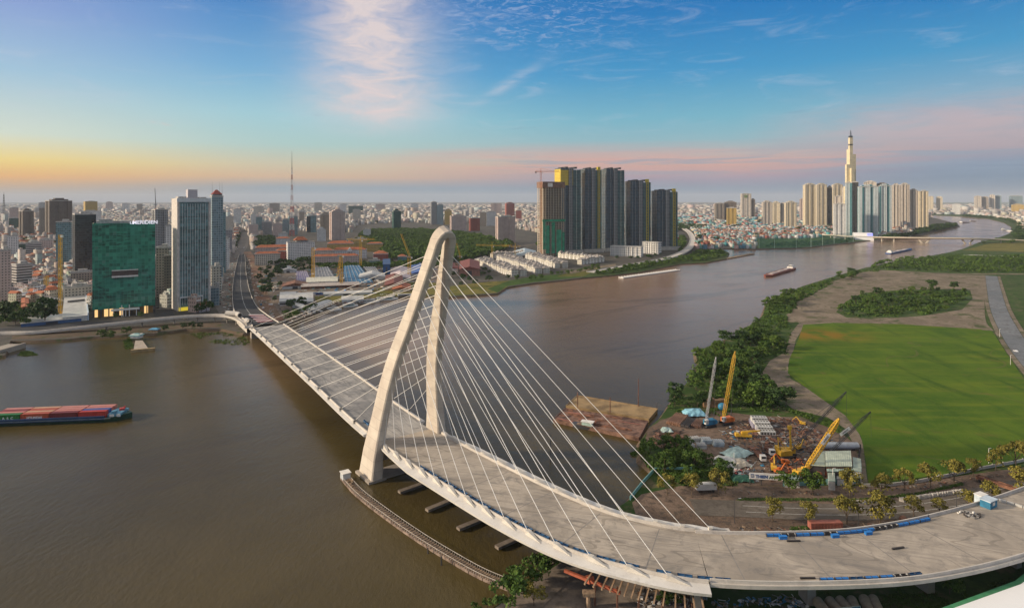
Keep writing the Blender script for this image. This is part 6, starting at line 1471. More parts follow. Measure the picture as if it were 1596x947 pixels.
shed(505,580,460,458,2.4,'long pale canopy above the site lawn', M_offw, M_wallw, gable=False); shed(533,566,471,466,3,'pale curved canopy on the site lawn', M_offw, M_wallw)
shed(560,600,436,430,4,'white tent roofs behind the blue slope', M_offw, M_wallw); shed(608,640,437,420,3,'pale tarpaulin-covered plot near the blue silo', mat('pinkish_sheets', (.55,.45,.45), .7, var=.3), M_wallw)
t, w, d = shed(597,608,428,420,17,'upright dark blue silo block in the middle of the site', mat('deep_blue', (.015,.06,.16), .6), mat('deep_blue_wall', (.015,.07,.19), .6), gable=False, name='silo', cat='silo')
shed(640,668,430,416,4,'blue-roofed site offices behind the pylon leg', mat('site_blue_roof', (.04,.10,.30), .5), M_wallw); shed(600,628,452,436,7,'dark red-tiled villa on the shore left of the pylon', mat('dark_red_tile', (.16,.05,.035), .8, var=.3), mat('ochre_wall', (.42,.30,.2), .8), name='house', cat='house')
shed(612,640,455,447,4,'ochre single-storey house beside the dark red-tiled villa', M_tile, mat('ochre_wall', (.42,.30,.2), .8), name='house', cat='house'); shed(716,748,430,416,11,'large old house with weathered red roofs near the villas', mat('old_red_roof', (.18,.055,.045), .85, var=.3), mat('brick_wall', (.26,.12,.09), .8), name='house', cat='house')
shed(690,714,424,416,6,'smaller red-roofed house left of the large old house', mat('old_red_roof', (.18,.055,.045), .85), M_wallw, name='house', cat='house'); shed(800,836,401,394,5,'pale blue long roof behind the villas', mat('pale_blue_roof', (.42,.50,.54), .6), M_wallw)
def slope_roof(a, b, c_, d_, h0, h1, label, m):
    P = [G(*q, 2) for q in (a, b, c_, d_)]; o = P[0].copy(); t = thing('tarped_slope', label, 'site cover', o); mb = MB()
    Q_ = [P[0]-o, P[1]-o, P[2]-o, P[3]-o]; hs = (h0, h0, h1, h1); mb.add([Q_[i]+Vector((0,0,hs[i])) for i in range(4)]+Q_, [(0,1,2,3),(4,7,6,5),(0,4,5,1),(1,5,6,2),(2,6,7,3),(3,7,4,0)]); mb.build('cover', m, t)
    mb = MB()
    for i in range(6):
        f = (i+.5)/6; A_, B_ = (Q_[0]+Vector((0,0,h0))).lerp(Q_[1]+Vector((0,0,h0)), f), (Q_[3]+Vector((0,0,h1))).lerp(Q_[2]+Vector((0,0,h1)), f); mb.bar(A_+Vector((0,0,.3)), B_+Vector((0,0,.3)), .5)
    mb.build('battens', M_greyroof, t)
slope_roof((538,442),(582,441),(560,418),(536,419),1.5,6,'sloping deck covered with blue tarpaulin on the construction site', mat('blue_tarp', (.03,.14,.26), .7, var=.45, scale=.12)); slope_roof((490,440),(526,439),(512,420),(490,421),1,5,'sloping grey formwork deck left of the blue tarpaulin', mat('grey_formwork', (.17,.18,.20), .8, var=.4, scale=.15))
slope_roof((583,436),(600,436),(585,420),(566,420),1,5,'second grey sloping deck right of the blue tarpaulin', mat('grey_formwork', (.17,.18,.20), .8)); slope_roof((462,438),(486,438),(478,424),(462,424),.6,2,'patch of purple and pink sheets on the site', mat('purple_sheets', (.22,.18,.30), .8, var=.5, scale=.2))
gsheet('site_ground', [(396,500),(396,414),(440,412),(700,410),(700,440),(600,462),(520,476),(470,488),(436,508)], ground_mat('site_dirt', [(.17,.14,.11), (.24,.19,.15), (.11,.10,.08), (.06,.05,.045)], (.03,.12,.5)), 2.02)
# container offices, two colours
cm_ = [mat('office_blue', (.03,.09,.26), .5), mat('office_white', (.6,.6,.6), .6), mat('office_teal', (.12,.26,.28), .6)]
def cabin(p, rz, ci, label, group, L_=9):
    t = thing('site_cabin', label, 'cabin', p, rz, group); mb = MB(); mb.box(-L_/2, L_/2, -1.5, 1.5, 0, 2.8); mb.build('wall', cm_[ci], t)
    mb = MB(); mb.box(-L_/2-.2, L_/2+.2, -1.8, 1.7, 2.8, 3.0); mb.build('roof', cm_[1], t); mb = MB(); mb.box(-1,1,-1.56,-1.51,1,2); mb.build('window', M_glass, t)
for i in range(11): cabin(G(488+i*8.6, 459-i*.25), rnd.uniform(-.1,.1), (0,0,1,0,0,1,0,0,1,0,0)[i], ['blue','white','teal'][(0,0,1,0,0,1,0,0,1,0,0)[i]]+' site cabin in the line behind the lawn, '+['leftmost','second','third','fourth','fifth','sixth','seventh','eighth','ninth','tenth','rightmost'][i], 'cabins behind the lawn')
for i in range(9): cabin(G(503+i*10, 416.5+rnd.uniform(-1,1)), rnd.uniform(-.1,.1), (2,1,2,0,2,2,1,0,2)[i], ['blue','white','teal'][(2,1,2,0,2,2,1,0,2)[i]]+' site cabin in the rear line, '+['leftmost','second','third','fourth','fifth','sixth','seventh','eighth','rightmost'][i], 'cabins at the rear of the site', 12)
# fallen materials on the construction site, as one unsorted litter
def litter(name, poly, n, sz, mats, label, zg=2.0, flat=.4):
    P2 = [(p.x, p.y) for p in (G(a, b) for a, b in poly)]; xs = [p[0] for p in P2]; ys = [p[1] for p in P2]; mb = MB(); k = 0
    while k < n:
        x, y = rnd.uniform(min(xs), max(xs)), rnd.uniform(min(ys), max(ys))
        if not inpoly(x, y, P2): continue
        k += 1; L_ = sz*rnd.uniform(.4, 2.0)
        if rnd.random() < .5: a = rnd.uniform(0, 3.14); z0 = zg+rnd.uniform(.2, sz*flat); mb.bar((x, y, z0), (x+math.cos(a)*L_*1.6, y+math.sin(a)*L_*1.6, z0+rnd.uniform(-.1, sz*.3)), sz*rnd.uniform(.1,.22), rnd.randrange(len(mats)))
        else: hh = sz*rnd.uniform(.15, flat*1.4); mb.cbox((x, y, zg+hh/2-.05), (L_, L_*rnd.uniform(.3,.9), hh), rnd.randrange(len(mats)), rnd.uniform(0, 3.14))
    o = mb.build(name, mats); return tag(o, label, 'debris', kind='stuff')
M_grey2 = mat('grey_scrap', (.22,.21,.20), .8, var=.4); M_darks = mat('dark_scrap', (.05,.042,.04), .85, var=.4)
litter('site_materials', [(400,495),(404,424),(440,418),(640,414),(660,440),(560,458),(480,468),(440,500)], 420, 3.2, [M_greyroof, M_rust, M_white, M_blue, M_darks, M_wood, M_teal], 'mixed building materials scattered over the construction site')
litter('site_materials', [(470,452),(480,420),(700,412),(700,438),(600,455),(520,466)], 520, 2.4, [M_greyroof, M_rust, M_offw, M_blue, M_darks, M_wood, M_blue2, M_rust2], 'sheets, steel and formwork littering the middle of the site')
litter('shore_rubble', [(440,508),(480,492),(560,472),(640,458),(600,458),(520,470),(470,482),(436,500)], 260, 2.2, [M_grey2, M_wood, M_white, M_darks, M_rust], 'rubble and boats gear along the middle shore')
litter('roadside_goods', [(349,492),(343,470),(350,440),(366,400),(372,400),(361,440),(359,470),(372,492)], 200, 1.8, [M_wood, M_white, M_rust, M_greyroof, M_teal], 'stored goods and vehicles crowding the left side of the ramp')
litter('roadside_goods', [(398,462),(386,430),(384,402),(390,402),(396,430),(412,468),(440,500),(428,500)], 170, 1.7, [M_white, M_wood, M_rust, M_greyroof], 'stored goods and vehicles crowding the right side of the ramp')
# moored ferries at the middle shore
for i, (px, py_, L_, rz_, l) in enumerate(((520,484,18,.5,'white ferry moored at the middle shore, nearest the bridge'),(545,478,20,.55,'white and green ferry moored second from the bridge'),(575,471.5,26,.45,'long white ferry moored third from the bridge'),(602,467.5,30,.4,'long white ferry with green rail moored fourth from the bridge'),(632,462.5,26,.35,'green-white ferry moored beside the left pylon leg'))):
    t = thing('ferry', l, 'boat', G(px, py_, 0), rz_, 'ferries at the middle shore'); mb = MB(); hull(mb, L_, 5.5, 1.4, bow=.3); mb.build('hull', M_white, t); mb = MB(); mb.box(-L_*.38, L_*.25, -2.1, 2.1, 1.4, 3.6); mb.build('cabin', M_tarp if i % 2 else M_wallw, t)
    mb = MB(); mb.box(-L_*.4, L_*.28, -2.4, 2.4, 3.6, 3.8); mb.build('cabin_roof', M_offw, t); mb = MB(); mb.box(-L_*.34, L_*.2, -2.15, -2.11, 2.2, 3.1); mb.build('window', M_glass, t)
# ---- cranes
def tower_crane(px, py_, ytop, label, jib=None, luff=None, w=2.2, m=None, cab=True, D=None):
    m = m or M_yel; p = G(px, py_) if D is None else at(px, D, 2); D = p.y; h = zat(ytop, D)-2; t = thing('tower_crane', label, 'crane', p)
    mb = MB(); n = max(6, int(h/6)); lattice(mb, 0, h, w, w, n, .38 if w > 2 else .3)
    mb.build('mast', m, t); mb = MB(); mb.cbox((0,0,.3), (w+3,w+3,1)); mb.build('base', under_m, t)
    if cab: mb = MB(); mb.cbox((w*.9,-w*.2,h-1.5), (2,2,2.4)); mb.build('cab', M_white, t)
    def arm(a, b, ww, name):
        a, b = Vector(a), Vector(b); mb = MB(); d = (b-a).normalized(); q = d.cross(Vector((0,0,1))).normalized()*ww/2; u = q.cross(d).normalized()*ww; n = max(5, int((b-a).length/5))
        for k in range(n):
            A_, B_ = a.lerp(b, k/n), a.lerp(b, (k+1)/n)
            for s in (q, -q): mb.bar(A_+s, B_+s, .32)
            mb.bar(A_+u, B_+u, .32); mb.bar(A_+q, B_+u, .2); mb.bar(A_-q, B_+u, .2); mb.bar(A_+q, B_-q, .2)
        mb.build(name, m, t)
    if jib:
        (jx, jy), (cx_, cy_) = jib; arm((0,0,h), (jx, jy, h+1), 2.0, 'jib'); arm((0,0,h), (cx_, cy_, h), 2.0, 'counter_jib')
        mb = MB(); mb.bar((0,0,h), (0,0,h+8), 1.2, n=4, w2=.4); mb.bar((0,0,h+8), (jx*.6, jy*.6, h+2.6), .2); mb.bar((0,0,h+8), (cx_*.9, cy_*.9, h+1.5), .2); mb.build('apex', m, t)
        mb = MB(); mb.cbox((cx_*.92, cy_*.92, h-1), (3,2.4,3), 0, math.atan2(cy_, cx_)); mb.build('counterweight', M_grey2, t)
    if luff:
        arm((0,0,h), luff, 2.2, 'luffing_jib'); mb = MB(); mb.cbox((-luff[0]*.15-3, 0, h-.5), (6,3,2.4)); mb.build('counterweight', M_grey2, t)
    return t
tower_crane(94, 491, 366, 'tall yellow tower crane mast standing through the off-white roof, left of the hotel', w=2.3)
tower_crane(72, 460, 430, 'short yellow mast behind the large tree at left', cab=False, w=3.2)
tower_crane(488, 441, 386, 'yellow tower crane mast, leftmost on the middle site', w=3.4, cab=True); tower_crane(532, 447, 398, 'yellow mast with stubby top, second on the middle site', luff=(-5,0,14), w=3.0); tower_crane(562, 418, 374, 'yellow tower crane mast near the yellow block, third on the middle site', jib=((26,-4),(-26,2)), w=3.0)
tower_crane(638, 431, 400, 'big yellow luffing crane raised steeply left of the pylon top', luff=(-14,0,68), w=4.4); tower_crane(717, 409, 399, 'slender yellow luffing crane just right of the pylon top', luff=(-8,0,38), w=3.5)
tower_crane(767, 403, 383, 'yellow tower crane with long jib over the villas, left one', jib=((-34,0),(40,0)), w=3.4); tower_crane(803, 401, 384.5, 'yellow tower crane over the villas, right one', jib=((-28,0),(12,0)), w=3.0)
ut = at(846, Dof(401)+14, 0); tc_ = tower_crane(843, 401, 268, 'orange tower crane standing on top of the unfinished concrete tower', jib=((40,10),(-12,-3)), w=3.2, m=M_orange, D=Dof(401)-4)
def crawler(px, py_, body_m, boom_m, boom_px, boom_py, label, s=1.0, boomw=1.2, rz=0.0, zg=2.1, thin=False, fat=False):
    p = G(px, py_, zg); t = thing('crawler_crane', label, 'crane', p, rz); D = p.y
    top = Vector(((boom_px-CX)*D/F-p.x, 0, zat(boom_py, D)-zg)); top = Matrix.Rotation(-rz, 3, 'Z')@top
    for sy in (-1, 1): mb = MB(); mb.loft([[Vector((x_, sy*1.9*s+y_*.5*s, z_)) for x_, z_ in ((-3*s,.5*s),(-2.6*s,0),(2.6*s,0),(3*s,.5*s),(2.6*s,1.1*s),(-2.6*s,1.1*s))] for y_ in (-1, 1)]); mb.build('track', M_tyre, t)
    mb = MB(); mb.box(-3.4*s, 1.8*s, -1.5*s, 1.5*s, 1.15*s, 3.2*s); mb.box(-3.9*s, -2.2*s, -1.7*s, 1.7*s, 1.3*s, 2.9*s); mb.build('body', body_m, t)
    mb = MB(); mb.box(.9*s, 2.6*s, .4*s, 1.5*s, 1.6*s, 3.7*s); mb.build('cab', M_white if body_m is not M_yel else M_yel, t); mb = MB(); mb.box(2.6*s, 2.66*s, .5*s, 1.4*s, 2.4*s, 3.5*s); mb.build('windscreen', M_glass, t)
    mb = MB(); a = Vector((1.5*s,0,1.8*s)); d = (top-a).normalized(); q = d.cross(Vector((0,1,0)) if abs(d.y) < .8 else Vector((1,0,0))).normalized(); r_ = q.cross(d); n = max(6, int((top-a).length/(1.3 if fat else 2.2))); L_ = (top-a).length
    for k in range(n):
        f0, f1 = k/n, (k+1)/n; w0 = boomw*min(1, f0*6+.25, (1-f0)*6+.25)/2; w1 = boomw*min(1, f1*6+.25, (1-f1)*6+.25)/2
        c0 = [a+d*L_*f0+q*sx*w0+r_*sy*w0 for sx, sy in ((-1,-1),(1,-1),(1,1),(-1,1))]; c1 = [a+d*L_*f1+q*sx*w1+r_*sy*w1 for sx, sy in ((-1,-1),(1,-1),(1,1),(-1,1))]
        for j in range(4): mb.bar(c0[j], c1[j], .30 if fat else .16 if not thin else .12); mb.bar(c0[j], c1[(j+1)%4], .2 if fat else .09); mb.bar(c0[j], c0[(j+1)%4], .2 if fat else .07)
    mb.build('boom', boom_m, t); mb = MB(); mb.bar((-3*s,0,3.2*s), (-3.4*s,0,6.5*s), .3); mb.bar((-3.4*s,0,6.5*s), top, .1); mb.bar(top, top+Vector((.3,0,-min(12, L_*.4))), .08); mb.build('rigging', M_dark, t)
    return t
crawler(1104, 664, M_blue, mat('grey_boom', (.42,.42,.42), .6), 1116, 556, 'turquoise crawler crane with a thin grey boom pointing at the sky', 1.15, .9, R(200), thin=True)
crawler(1131, 660, M_orange, M_yel, 1146, 547, 'orange crawler crane with a tall yellow lattice boom beside the thicket', 1.15, 1.3, R(200))
crawler(1226, 712, M_yel, M_dark, 1319, 610, 'yellow crawler crane with a long dark slanting boom over the path', 1.1, 1.0, R(10), thin=True)
crawler(1250, 742, M_yel, M_yel, 1308, 652, 'big yellow crane with a wide yellow lattice boom carrying a white banner', 1.0, 1.6, R(20), fat=True)
crawler(1280, 720, mat('rust_body', (.20,.1,.06), .7), M_dark, 1357, 641, 'rusty crane behind the shed with a dark boom and a white banner', 1.0, .9, R(10), thin=True)
# white banners on the two booms
def banner(px, py_, Dref, L_, H_2, tilt, txt, label, sz=1.0):
    p = at(px, Dref, zat(py_, Dref)); t = thing('boom_banner', label, 'banner', p); mb = MB(); mb.box(-L_/2, L_/2, -.05, .05, -H_2/2, H_2/2); mb.build('board', M_white, t); t.rotation_euler = (0, -tilt, 0)
    text(txt, sz, mat('black_ink', (.03,.03,.03), .7, var=0), 'lettering', t, (0,-.08,-H_2*.26), (R(90),0,0), .01, bold=.02)
D1 = G(1250,742).y; banner(1287, 684, D1-1.5, 5.6, 1.5, R(53), 'LIHENG', 'white banner with black letters fixed to the wide yellow boom', 1.0)
D2 = G(1280,720).y; banner(1317, 672, D2-1.0, 5.6, 1.5, R(36), 'LIHENG', 'white banner with black letters on the thin dark boom above the sheds', 1.0)
# other machines
def digger(px, py_, rz, label, m=M_yel, s=1.0):
    t = thing('excavator', label, 'excavator', G(px, py_, 2.2), rz)
    for sy in (-1, 1): mb = MB(); mb.loft([[Vector((x_*s, (sy*1.2+y_*.3)*s, z_*s)) for x_, z_ in ((-2,.4),(-1.7,0),(1.7,0),(2,.4),(1.7,.9),(-1.7,.9))] for y_ in (-1, 1)]); mb.build('track', M_tyre, t)
    mb = MB(); mb.box(-2.2*s, .6*s, -1.2*s, 1.2*s, 1.0*s, 2.3*s); mb.build('body', m, t); mb = MB(); mb.box(.0, 1.4*s, .2*s, 1.2*s, 1.1*s, 3.0*s); mb.build('cab', m, t)
    mb = MB(); mb.bar((.8*s,-.3*s,1.6*s), (3.6*s,-.3*s,5.0*s), .55*s, w2=.4*s); mb.bar((3.6*s,-.3*s,5.0*s), (6.0*s,-.3*s,2.4*s), .42*s, w2=.3*s); mb.build('arm', m, t); mb = MB(); mb.cbox((6.0*s,-.3*s,1.9*s), (1.1*s,1.2*s,1.0*s)); mb.build('bucket', M_rust, t)
digger(1206, 733, R(70), 'pale yellow excavator with raised arm by the trucks'); digger(1222, 724, R(180), 'orange excavator among red steel in the middle of the yard', M_orange); digger(1214, 738, R(20), 'orange excavator lower in the yard left of the big yellow crane', M_orange, .9)
digger(1245, 700, R(30), 'yellow loader near the rusty debris', M_yel, .9); digger(1250, 662, R(150), 'small yellow excavator at the top edge of the scrap', M_yel, .8)
t = thing('mobile_crane', 'yellow mobile crane with boom lowered to the right at the yard centre', 'crane', G(1160,682,2.2), R(-4))
mb = MB(); mb.box(-4,3.5,-1.2,1.2,.9,1.8); mb.box(-1.5,1.5,-1.1,1.1,1.8,3.0); mb.build('chassis', M_yel, t); mb = MB(); mb.bar((-1.2,0,3.0),(8,0,3.9),.9,w2=.6); mb.build('boom', M_yel, t); mb = MB(); mb.box(-4.6,-3,-1.1,1.1,.9,2.6); mb.build('cab', M_yel, t)
for x_ in (-3,-1.6,1.4,2.8):
    for y_ in (-1.15, 1.15): mb = MB(); mb.bar((x_,y_-.2,.5),(x_,y_+.2,.5),1.0,n=10); mb.build('wheel', M_tyre, t)
t = thing('piling_rig', 'yellow piling rig with a vertical leader and a big drum body', 'piling rig', G(1228,708,2.2), 0)
mb = MB(); mb.box(-5,3,-1.6,1.6,1.2,3.2); mb.box(-5.6,-3.5,-1.8,1.8,1.4,4); mb.build('body', M_yel, t); mb = MB(); mb.bar((1.5,0,1.2),(.9,0,13.5),.8,n=4,w2=.6); mb.cbox((.9,0,13),(1.8,1,1.8)); mb.build('leader', M_yel, t)
mb = MB(); mb.bar((-4.4,0,3),(-4.8,0,8.4),.35); mb.bar((-4.8,0,8.4),(.4,0,3),.25); mb.bar((-4.8,0,8.4),(-1.5,0,3),.25); mb.build('a_frame', M_yel, t); mb = MB()
mb.cbox((0,-1.8,.6),(6.4,.9,1.2)); mb.cbox((0,1.8,.6),(6.4,.9,1.2)); mb.build('tracks', M_tyre, t)
def truck(px, py_, rz, label, cabm, bedm, L_=8.5, group=None, zg=2.2, name='truck'):
    t = thing(name, label, 'truck', G(px, py_, zg), rz, group); mb = MB(); mb.box(L_/2-2.2, L_/2, -1.2, 1.2, .7, 3.1); mb.build('cab', cabm, t); mb = MB(); mb.box(L_/2+.01, L_/2+.05, -1.0, 1.0, 1.9, 2.8); mb.build('windscreen', M_glass, t)
    mb = MB(); mb.box(-L_/2, L_/2-2.4, -1.2, 1.2, .9, 1.15); mb.box(-L_/2, L_/2-2.4, -1.2, -1.1, 1.15, 2.2); mb.box(-L_/2, L_/2-2.4, 1.1, 1.2, 1.15, 2.2); mb.box(-L_/2, -L_/2+.1, -1.09, 1.09, 1.15, 2.2); mb.box(-L_/2+.3, L_/2-2.7, -1.0, 1.0, 1.15, 1.9); mb.build('bed', bedm, t)
    for x_ in (-L_/2+1.2, -L_/2+2.5, L_/2-1.1):
        for y_ in (-1.1, 1.1): mb = MB(); mb.bar((x_,y_-.18,.5),(x_,y_+.18,.5),1.0,n=10); mb.build('wheel', M_tyre, t)
    return t
truck(1184.5, 714, R(-92), 'white-cabbed truck with a rusty bed facing the gate, left one', M_white, M_rust, 9.5); truck(1200, 706, R(-94), 'white-cabbed truck with a rusty bed, right and slightly behind the left one', M_white, M_rust, 8)
truck(1560, 760, R(-58), 'dark red flatbed truck with a blue-grey cab parked across the service road', mat('bluegrey_paint', (.22,.30,.34), .5), M_rust, 17)
t = thing('trailer', 'long white box trailer parked between the golden trees', 'trailer', G(1100,765,2.2), R(4)); mb = MB(); mb.box(-4.2,4.2,-1.2,1.2,1,3.4); mb.build('box', M_white, t); mb = MB()
for x_ in (-3,3): mb.box(x_-.3, x_+.3, -1, 1, 0, 1)
mb.build('legs', M_dark, t)
# yard contents
def bundle(px, py_, n, L_, r, rz, lab, grp, m, layers=2):
    p0 = G(px, py_, 2.2); k = 0; q = Vector((-math.sin(rz), math.cos(rz), 0))
    for ly in range(layers):
        for i in range(n-ly):
            mb = MB(); mb.bar((-L_/2+rnd.uniform(-.4,.4),0,0), (L_/2+rnd.uniform(-.5,.5),0,0), r*1.9, n=6); o = mb.build('steel_pipe', m); o.location = p0+q*((i-(n-ly)/2)*r*2.05)+Vector((0,0,r+ly*r*1.75)); o.rotation_euler = (0,0,rz+rnd.uniform(-.02,.02)); tag(o, lab, 'pipe', grp)
bundle(1055, 655, 9, 17, .45, R(58), 'long rusty brown pipe in the slanting stack at the waterfront', 'slanting stack of brown pipes', mat('brown_pipe', (.24,.13,.08), .8, var=.4), 2); bundle(1072, 660, 7, 14, .4, R(56), 'dark rusty pipe in the stack between brown and red ones', 'dark pipe stack', M_darks, 2); bundle(1086, 662, 7, 10, .4, R(62), 'short red-brown pipe in the stack beside the turquoise crane', 'red-brown pipe stack', M_rust2, 2)
for i in range(4): mb = MB(); mb.box(-1.6,1.6,-1.5,1.5,0,4.6+rnd.uniform(-.4,.4)); mb.box(-1.7,1.7,-1.6,1.6,4.2,4.4); o = mb.build('steel_caisson', mat('ochre_rust', (.30,.17,.08), .85, var=.4, scale=.5)); o.location = G(1100+i*8.6, 634-(i%2), 2.1); tag(o, 'ochre rusty upright steel box at the thicket edge, '+['leftmost','second from left','third from left','rightmost'][i], 'steel box', 'upright steel boxes')
t = thing('water_tank', 'round bright blue water tank beside the orange crane', 'tank', G(1126,642,2.2)); mb = MB(); rs = []
for i in range(7): a = -math.pi/2+math.pi*i/6; rs.append([Vector((2.6*math.cos(a)*math.cos(2*math.pi*j/14), 2.6*math.cos(a)*math.sin(2*math.pi*j/14)*.9, 3.2+2.2*math.sin(a))) for j in range(14)])
mb.loft(rs); mb.build('vessel', M_blue, t, True); mb = MB()
for x_ in (-1.5,1.5): mb.bar((x_,0,0),(x_,0,2),.3)
mb.build('legs', M_dark, t)
def tarp(px, py_, w, d, h, rz, label, m, seed):
    g = random.Random(seed); t = thing('tarpaulin_tent', label, 'tent', G(px, py_, 2.2), rz); mb = MB(); n = 6; vs = []; fs = []
    for i in range(n+1):
        for j in range(n+1): e = 1-max(abs(i/n-.5), abs(j/n-.5))*2; vs.append((-w/2+w*i/n+g.uniform(-.3,.3), -d/2+d*j/n+g.uniform(-.3,.3), h*(.45+.55*e**.6)+g.uniform(-.2,.2) if 0 < i < n and 0 < j < n else h*.4*g.random()))
    for i in range(n):
        for j in range(n): a = i*(n+1)+j; fs.append((a, a+n+1, a+n+2, a+1))
    mb.add(vs, fs); mb.build('cover', m, t); mb = MB()
    for x_, y_ in ((-.3,-.3),(.3,-.3),(.3,.3),(-.3,.3)): mb.bar((w*x_, d*y_, 0), (w*x_, d*y_, h*.6), .15)
    mb.build('poles', M_dark, t)
tarp(1082,646,13,9,3.5,R(5),'light blue tarpaulin spread near the pipe stacks', mat('light_blue_tarp', (.22,.45,.55), .7, var=.35, scale=.4), 1); tarp(1039,672,6,5,2.2,0,'small pale green tent near the waterfront', M_tarp, 2)
tarp(1148,708,14,9,3,R(30),'pale green crumpled tarpaulin heap above the white sacks', M_tarp, 3); tarp(1132,722,11,8,3.2,R(-20),'white crumpled tarpaulin beside the thin flagpole', mat('white_tarp', (.55,.54,.50), .7, var=.3), 4); tarp(1152,724,9,7,2.6,R(15),'creamy tarpaulin over sacks near the dark scrap heap', mat('cream_tarp', (.45,.40,.32), .8, var=.35), 5); tarp(1156,748,9,5,2.2,0,'dark green netting heap beside the name board', mat('dark_green_net', (.02,.09,.06), .8), 6)
def slabs(px, py_, n, w, d, rz, label, m): 
    t = thing('panel_stack', label, 'panel stack', G(px, py_, 2.2), rz)
    for k in range(n): mb = MB(); mb.cbox((rnd.uniform(-.2,.2), rnd.uniform(-.2,.2), .2+k*.5), (w, d, .38), 0, rnd.uniform(-.03,.03)); mb.build('panel', m, t)
    mb = MB()
    for i in range(5): mb.box(-w*.45+i*w*.2, -w*.45+i*w*.2+.25, -d*.45, d*.45, n*.5, n*.5+.2)
    mb.build('ribs', M_greyroof, t)
for px, py_, w, d, r_, l in ((1073,697,8,5.5,8,'stack of cream panels at the front left of the yard'),(1082,687,9,4.5,8,'stack of cream panels behind the front left one'),(1093,697,7,5,-8,'small stack of ribbed cream panels second in the front row'),(1100,689,8,7,-8,'stack of ribbed grey-white panels in the middle of the front row'),(1119,693,8,7,-12,'stack of blue-grey ribbed panels at the right of the front row')): slabs(px, py_, 4, w*.62, d*.7, R(r_+8), l, M_offw if 'cream' in l else mat('bluegrey_panels', (.30,.36,.40), .6, var=.3))
t = thing('formwork_stack', 'tall leaning stack of white window-like frames in the yard', 'frame stack', G(1196,678,2.2), R(-4))
for k in range(4): mb = MB(); mb.box(-4,4,-1+k*4.2,2.8+k*4.2,0,2.2+k*.9); mb.build('frame', M_offw, t); mb = MB()
for k in range(4):
    for i in range(5): mb.box(-3.4+i*1.5, -2.5+i*1.5, -1.06+k*4.2, -1.01+k*4.2, .7+k*.6, 1.8+k*.85)
    for i in range(5): mb.box(-3.4+i*1.5, -2.5+i*1.5, .4+k*4.2, 1.9+k*4.2, 2.2+k*.9, 2.22+k*.9)
mb.build('openings', M_darks, t)
for i, (px, py_, rz_, l) in enumerate(((1174,664,80,'pale lilac container leaning between pipes and frames, left'),(1180,668,80,'pale lilac container between pipes and frames, right'))):
    t = thing('scrap_container', l, 'container', G(px, py_, 2.2), R(rz_)); mb = MB(); mb.box(-5,5,-1.3,1.3,0,2.6); mb.build('shell', mat('lilac_paint', (.32,.30,.38), .6, var=.3), t); mb = MB()
    for k in range(8): mb.box(-4.8+k*1.3,-4.6+k*1.3,-1.36,-1.31,.1,2.5)
    mb.build('ribs', M_greyroof, t)
litter('scrap_steel', [(1150,665),(1180,652),(1245,655),(1300,690),(1296,716),(1262,712),(1255,690),(1215,690),(1205,720),(1165,700),(1206,680),(1186,690),(1150,672)], 1150, 1.4, [M_rust, M_rust2, M_darks, M_grey2, M_wood, M_darks, M_rust, mat('rust_dark', (.09,.045,.03), .85, var=.5)], 'tangle of rusty steel scrap filling the middle of the yard', 2.2)
litter('scrap_steel', [(1110,690),(1125,668),(1160,660),(1250,662),(1325,698),(1290,700),(1258,735),(1250,752),(1160,752),(1150,700)], 620, .9, [M_rust, M_darks, M_grey2, M_wood, M_offw, M_rust2, M_blue], 'small steel pieces and timber strewn over the yard', 2.2)
litter('scrap_steel', [(1016,690),(1020,672),(1040,668),(1065,680),(1060,695),(1030,696)], 150, 1.5, [M_rust2, M_rust, M_darks], 'rusty steel heap at the waterfront edge of the yard', 2.2); litter('scrap_steel', [(1135,745),(1125,730),(1150,712),(1172,722),(1168,745),(1150,748)], 190, 1.0, [M_grey2, M_white, M_darks, M_red, M_tarp], 'grey heap of mixed scrap and sacks left of the gate', 2.2)
litter('scrap_steel', [(1205,745),(1208,715),(1255,712),(1260,735),(1244,748)], 200, 1.1, [M_rust, M_rust, M_rust2, M_darks, M_orange], 'orange and rusty machine parts before the big yellow crane', 2.2)
litter('rubble', [(985,925),(1010,908),(1095,918),(1095,947),(1000,947)], 220, .8, [M_wood, M_white, M_grey2, M_darks], 'rubble under the stepped end of the stayed deck', 2.15); litter('rubble', [(1110,935),(1240,930),(1260,947),(1110,947)], 120, .8, [M_wood, M_grey2, M_white, M_blue], 'rubble beside the steel stair tower', 2.1)
litter('rubble', [(1150,765),(1340,765),(1480,750),(1590,735),(1590,741),(1480,757),(1340,772),(1150,771)], 160, .6, [M_wood, M_grey2, M_darks, M_rust], 'stones and scrap on the dirt verge before the yard', 2.15)
litter('rubble', [(1150,828),(1260,832),(1420,822),(1560,796),(1560,790),(1420,814),(1260,822),(1150,820)], 220, .7, [M_wood, M_grey2, M_darks, M_rust], 'broken boards and rubble along the verge beside the viaduct', 2.15)
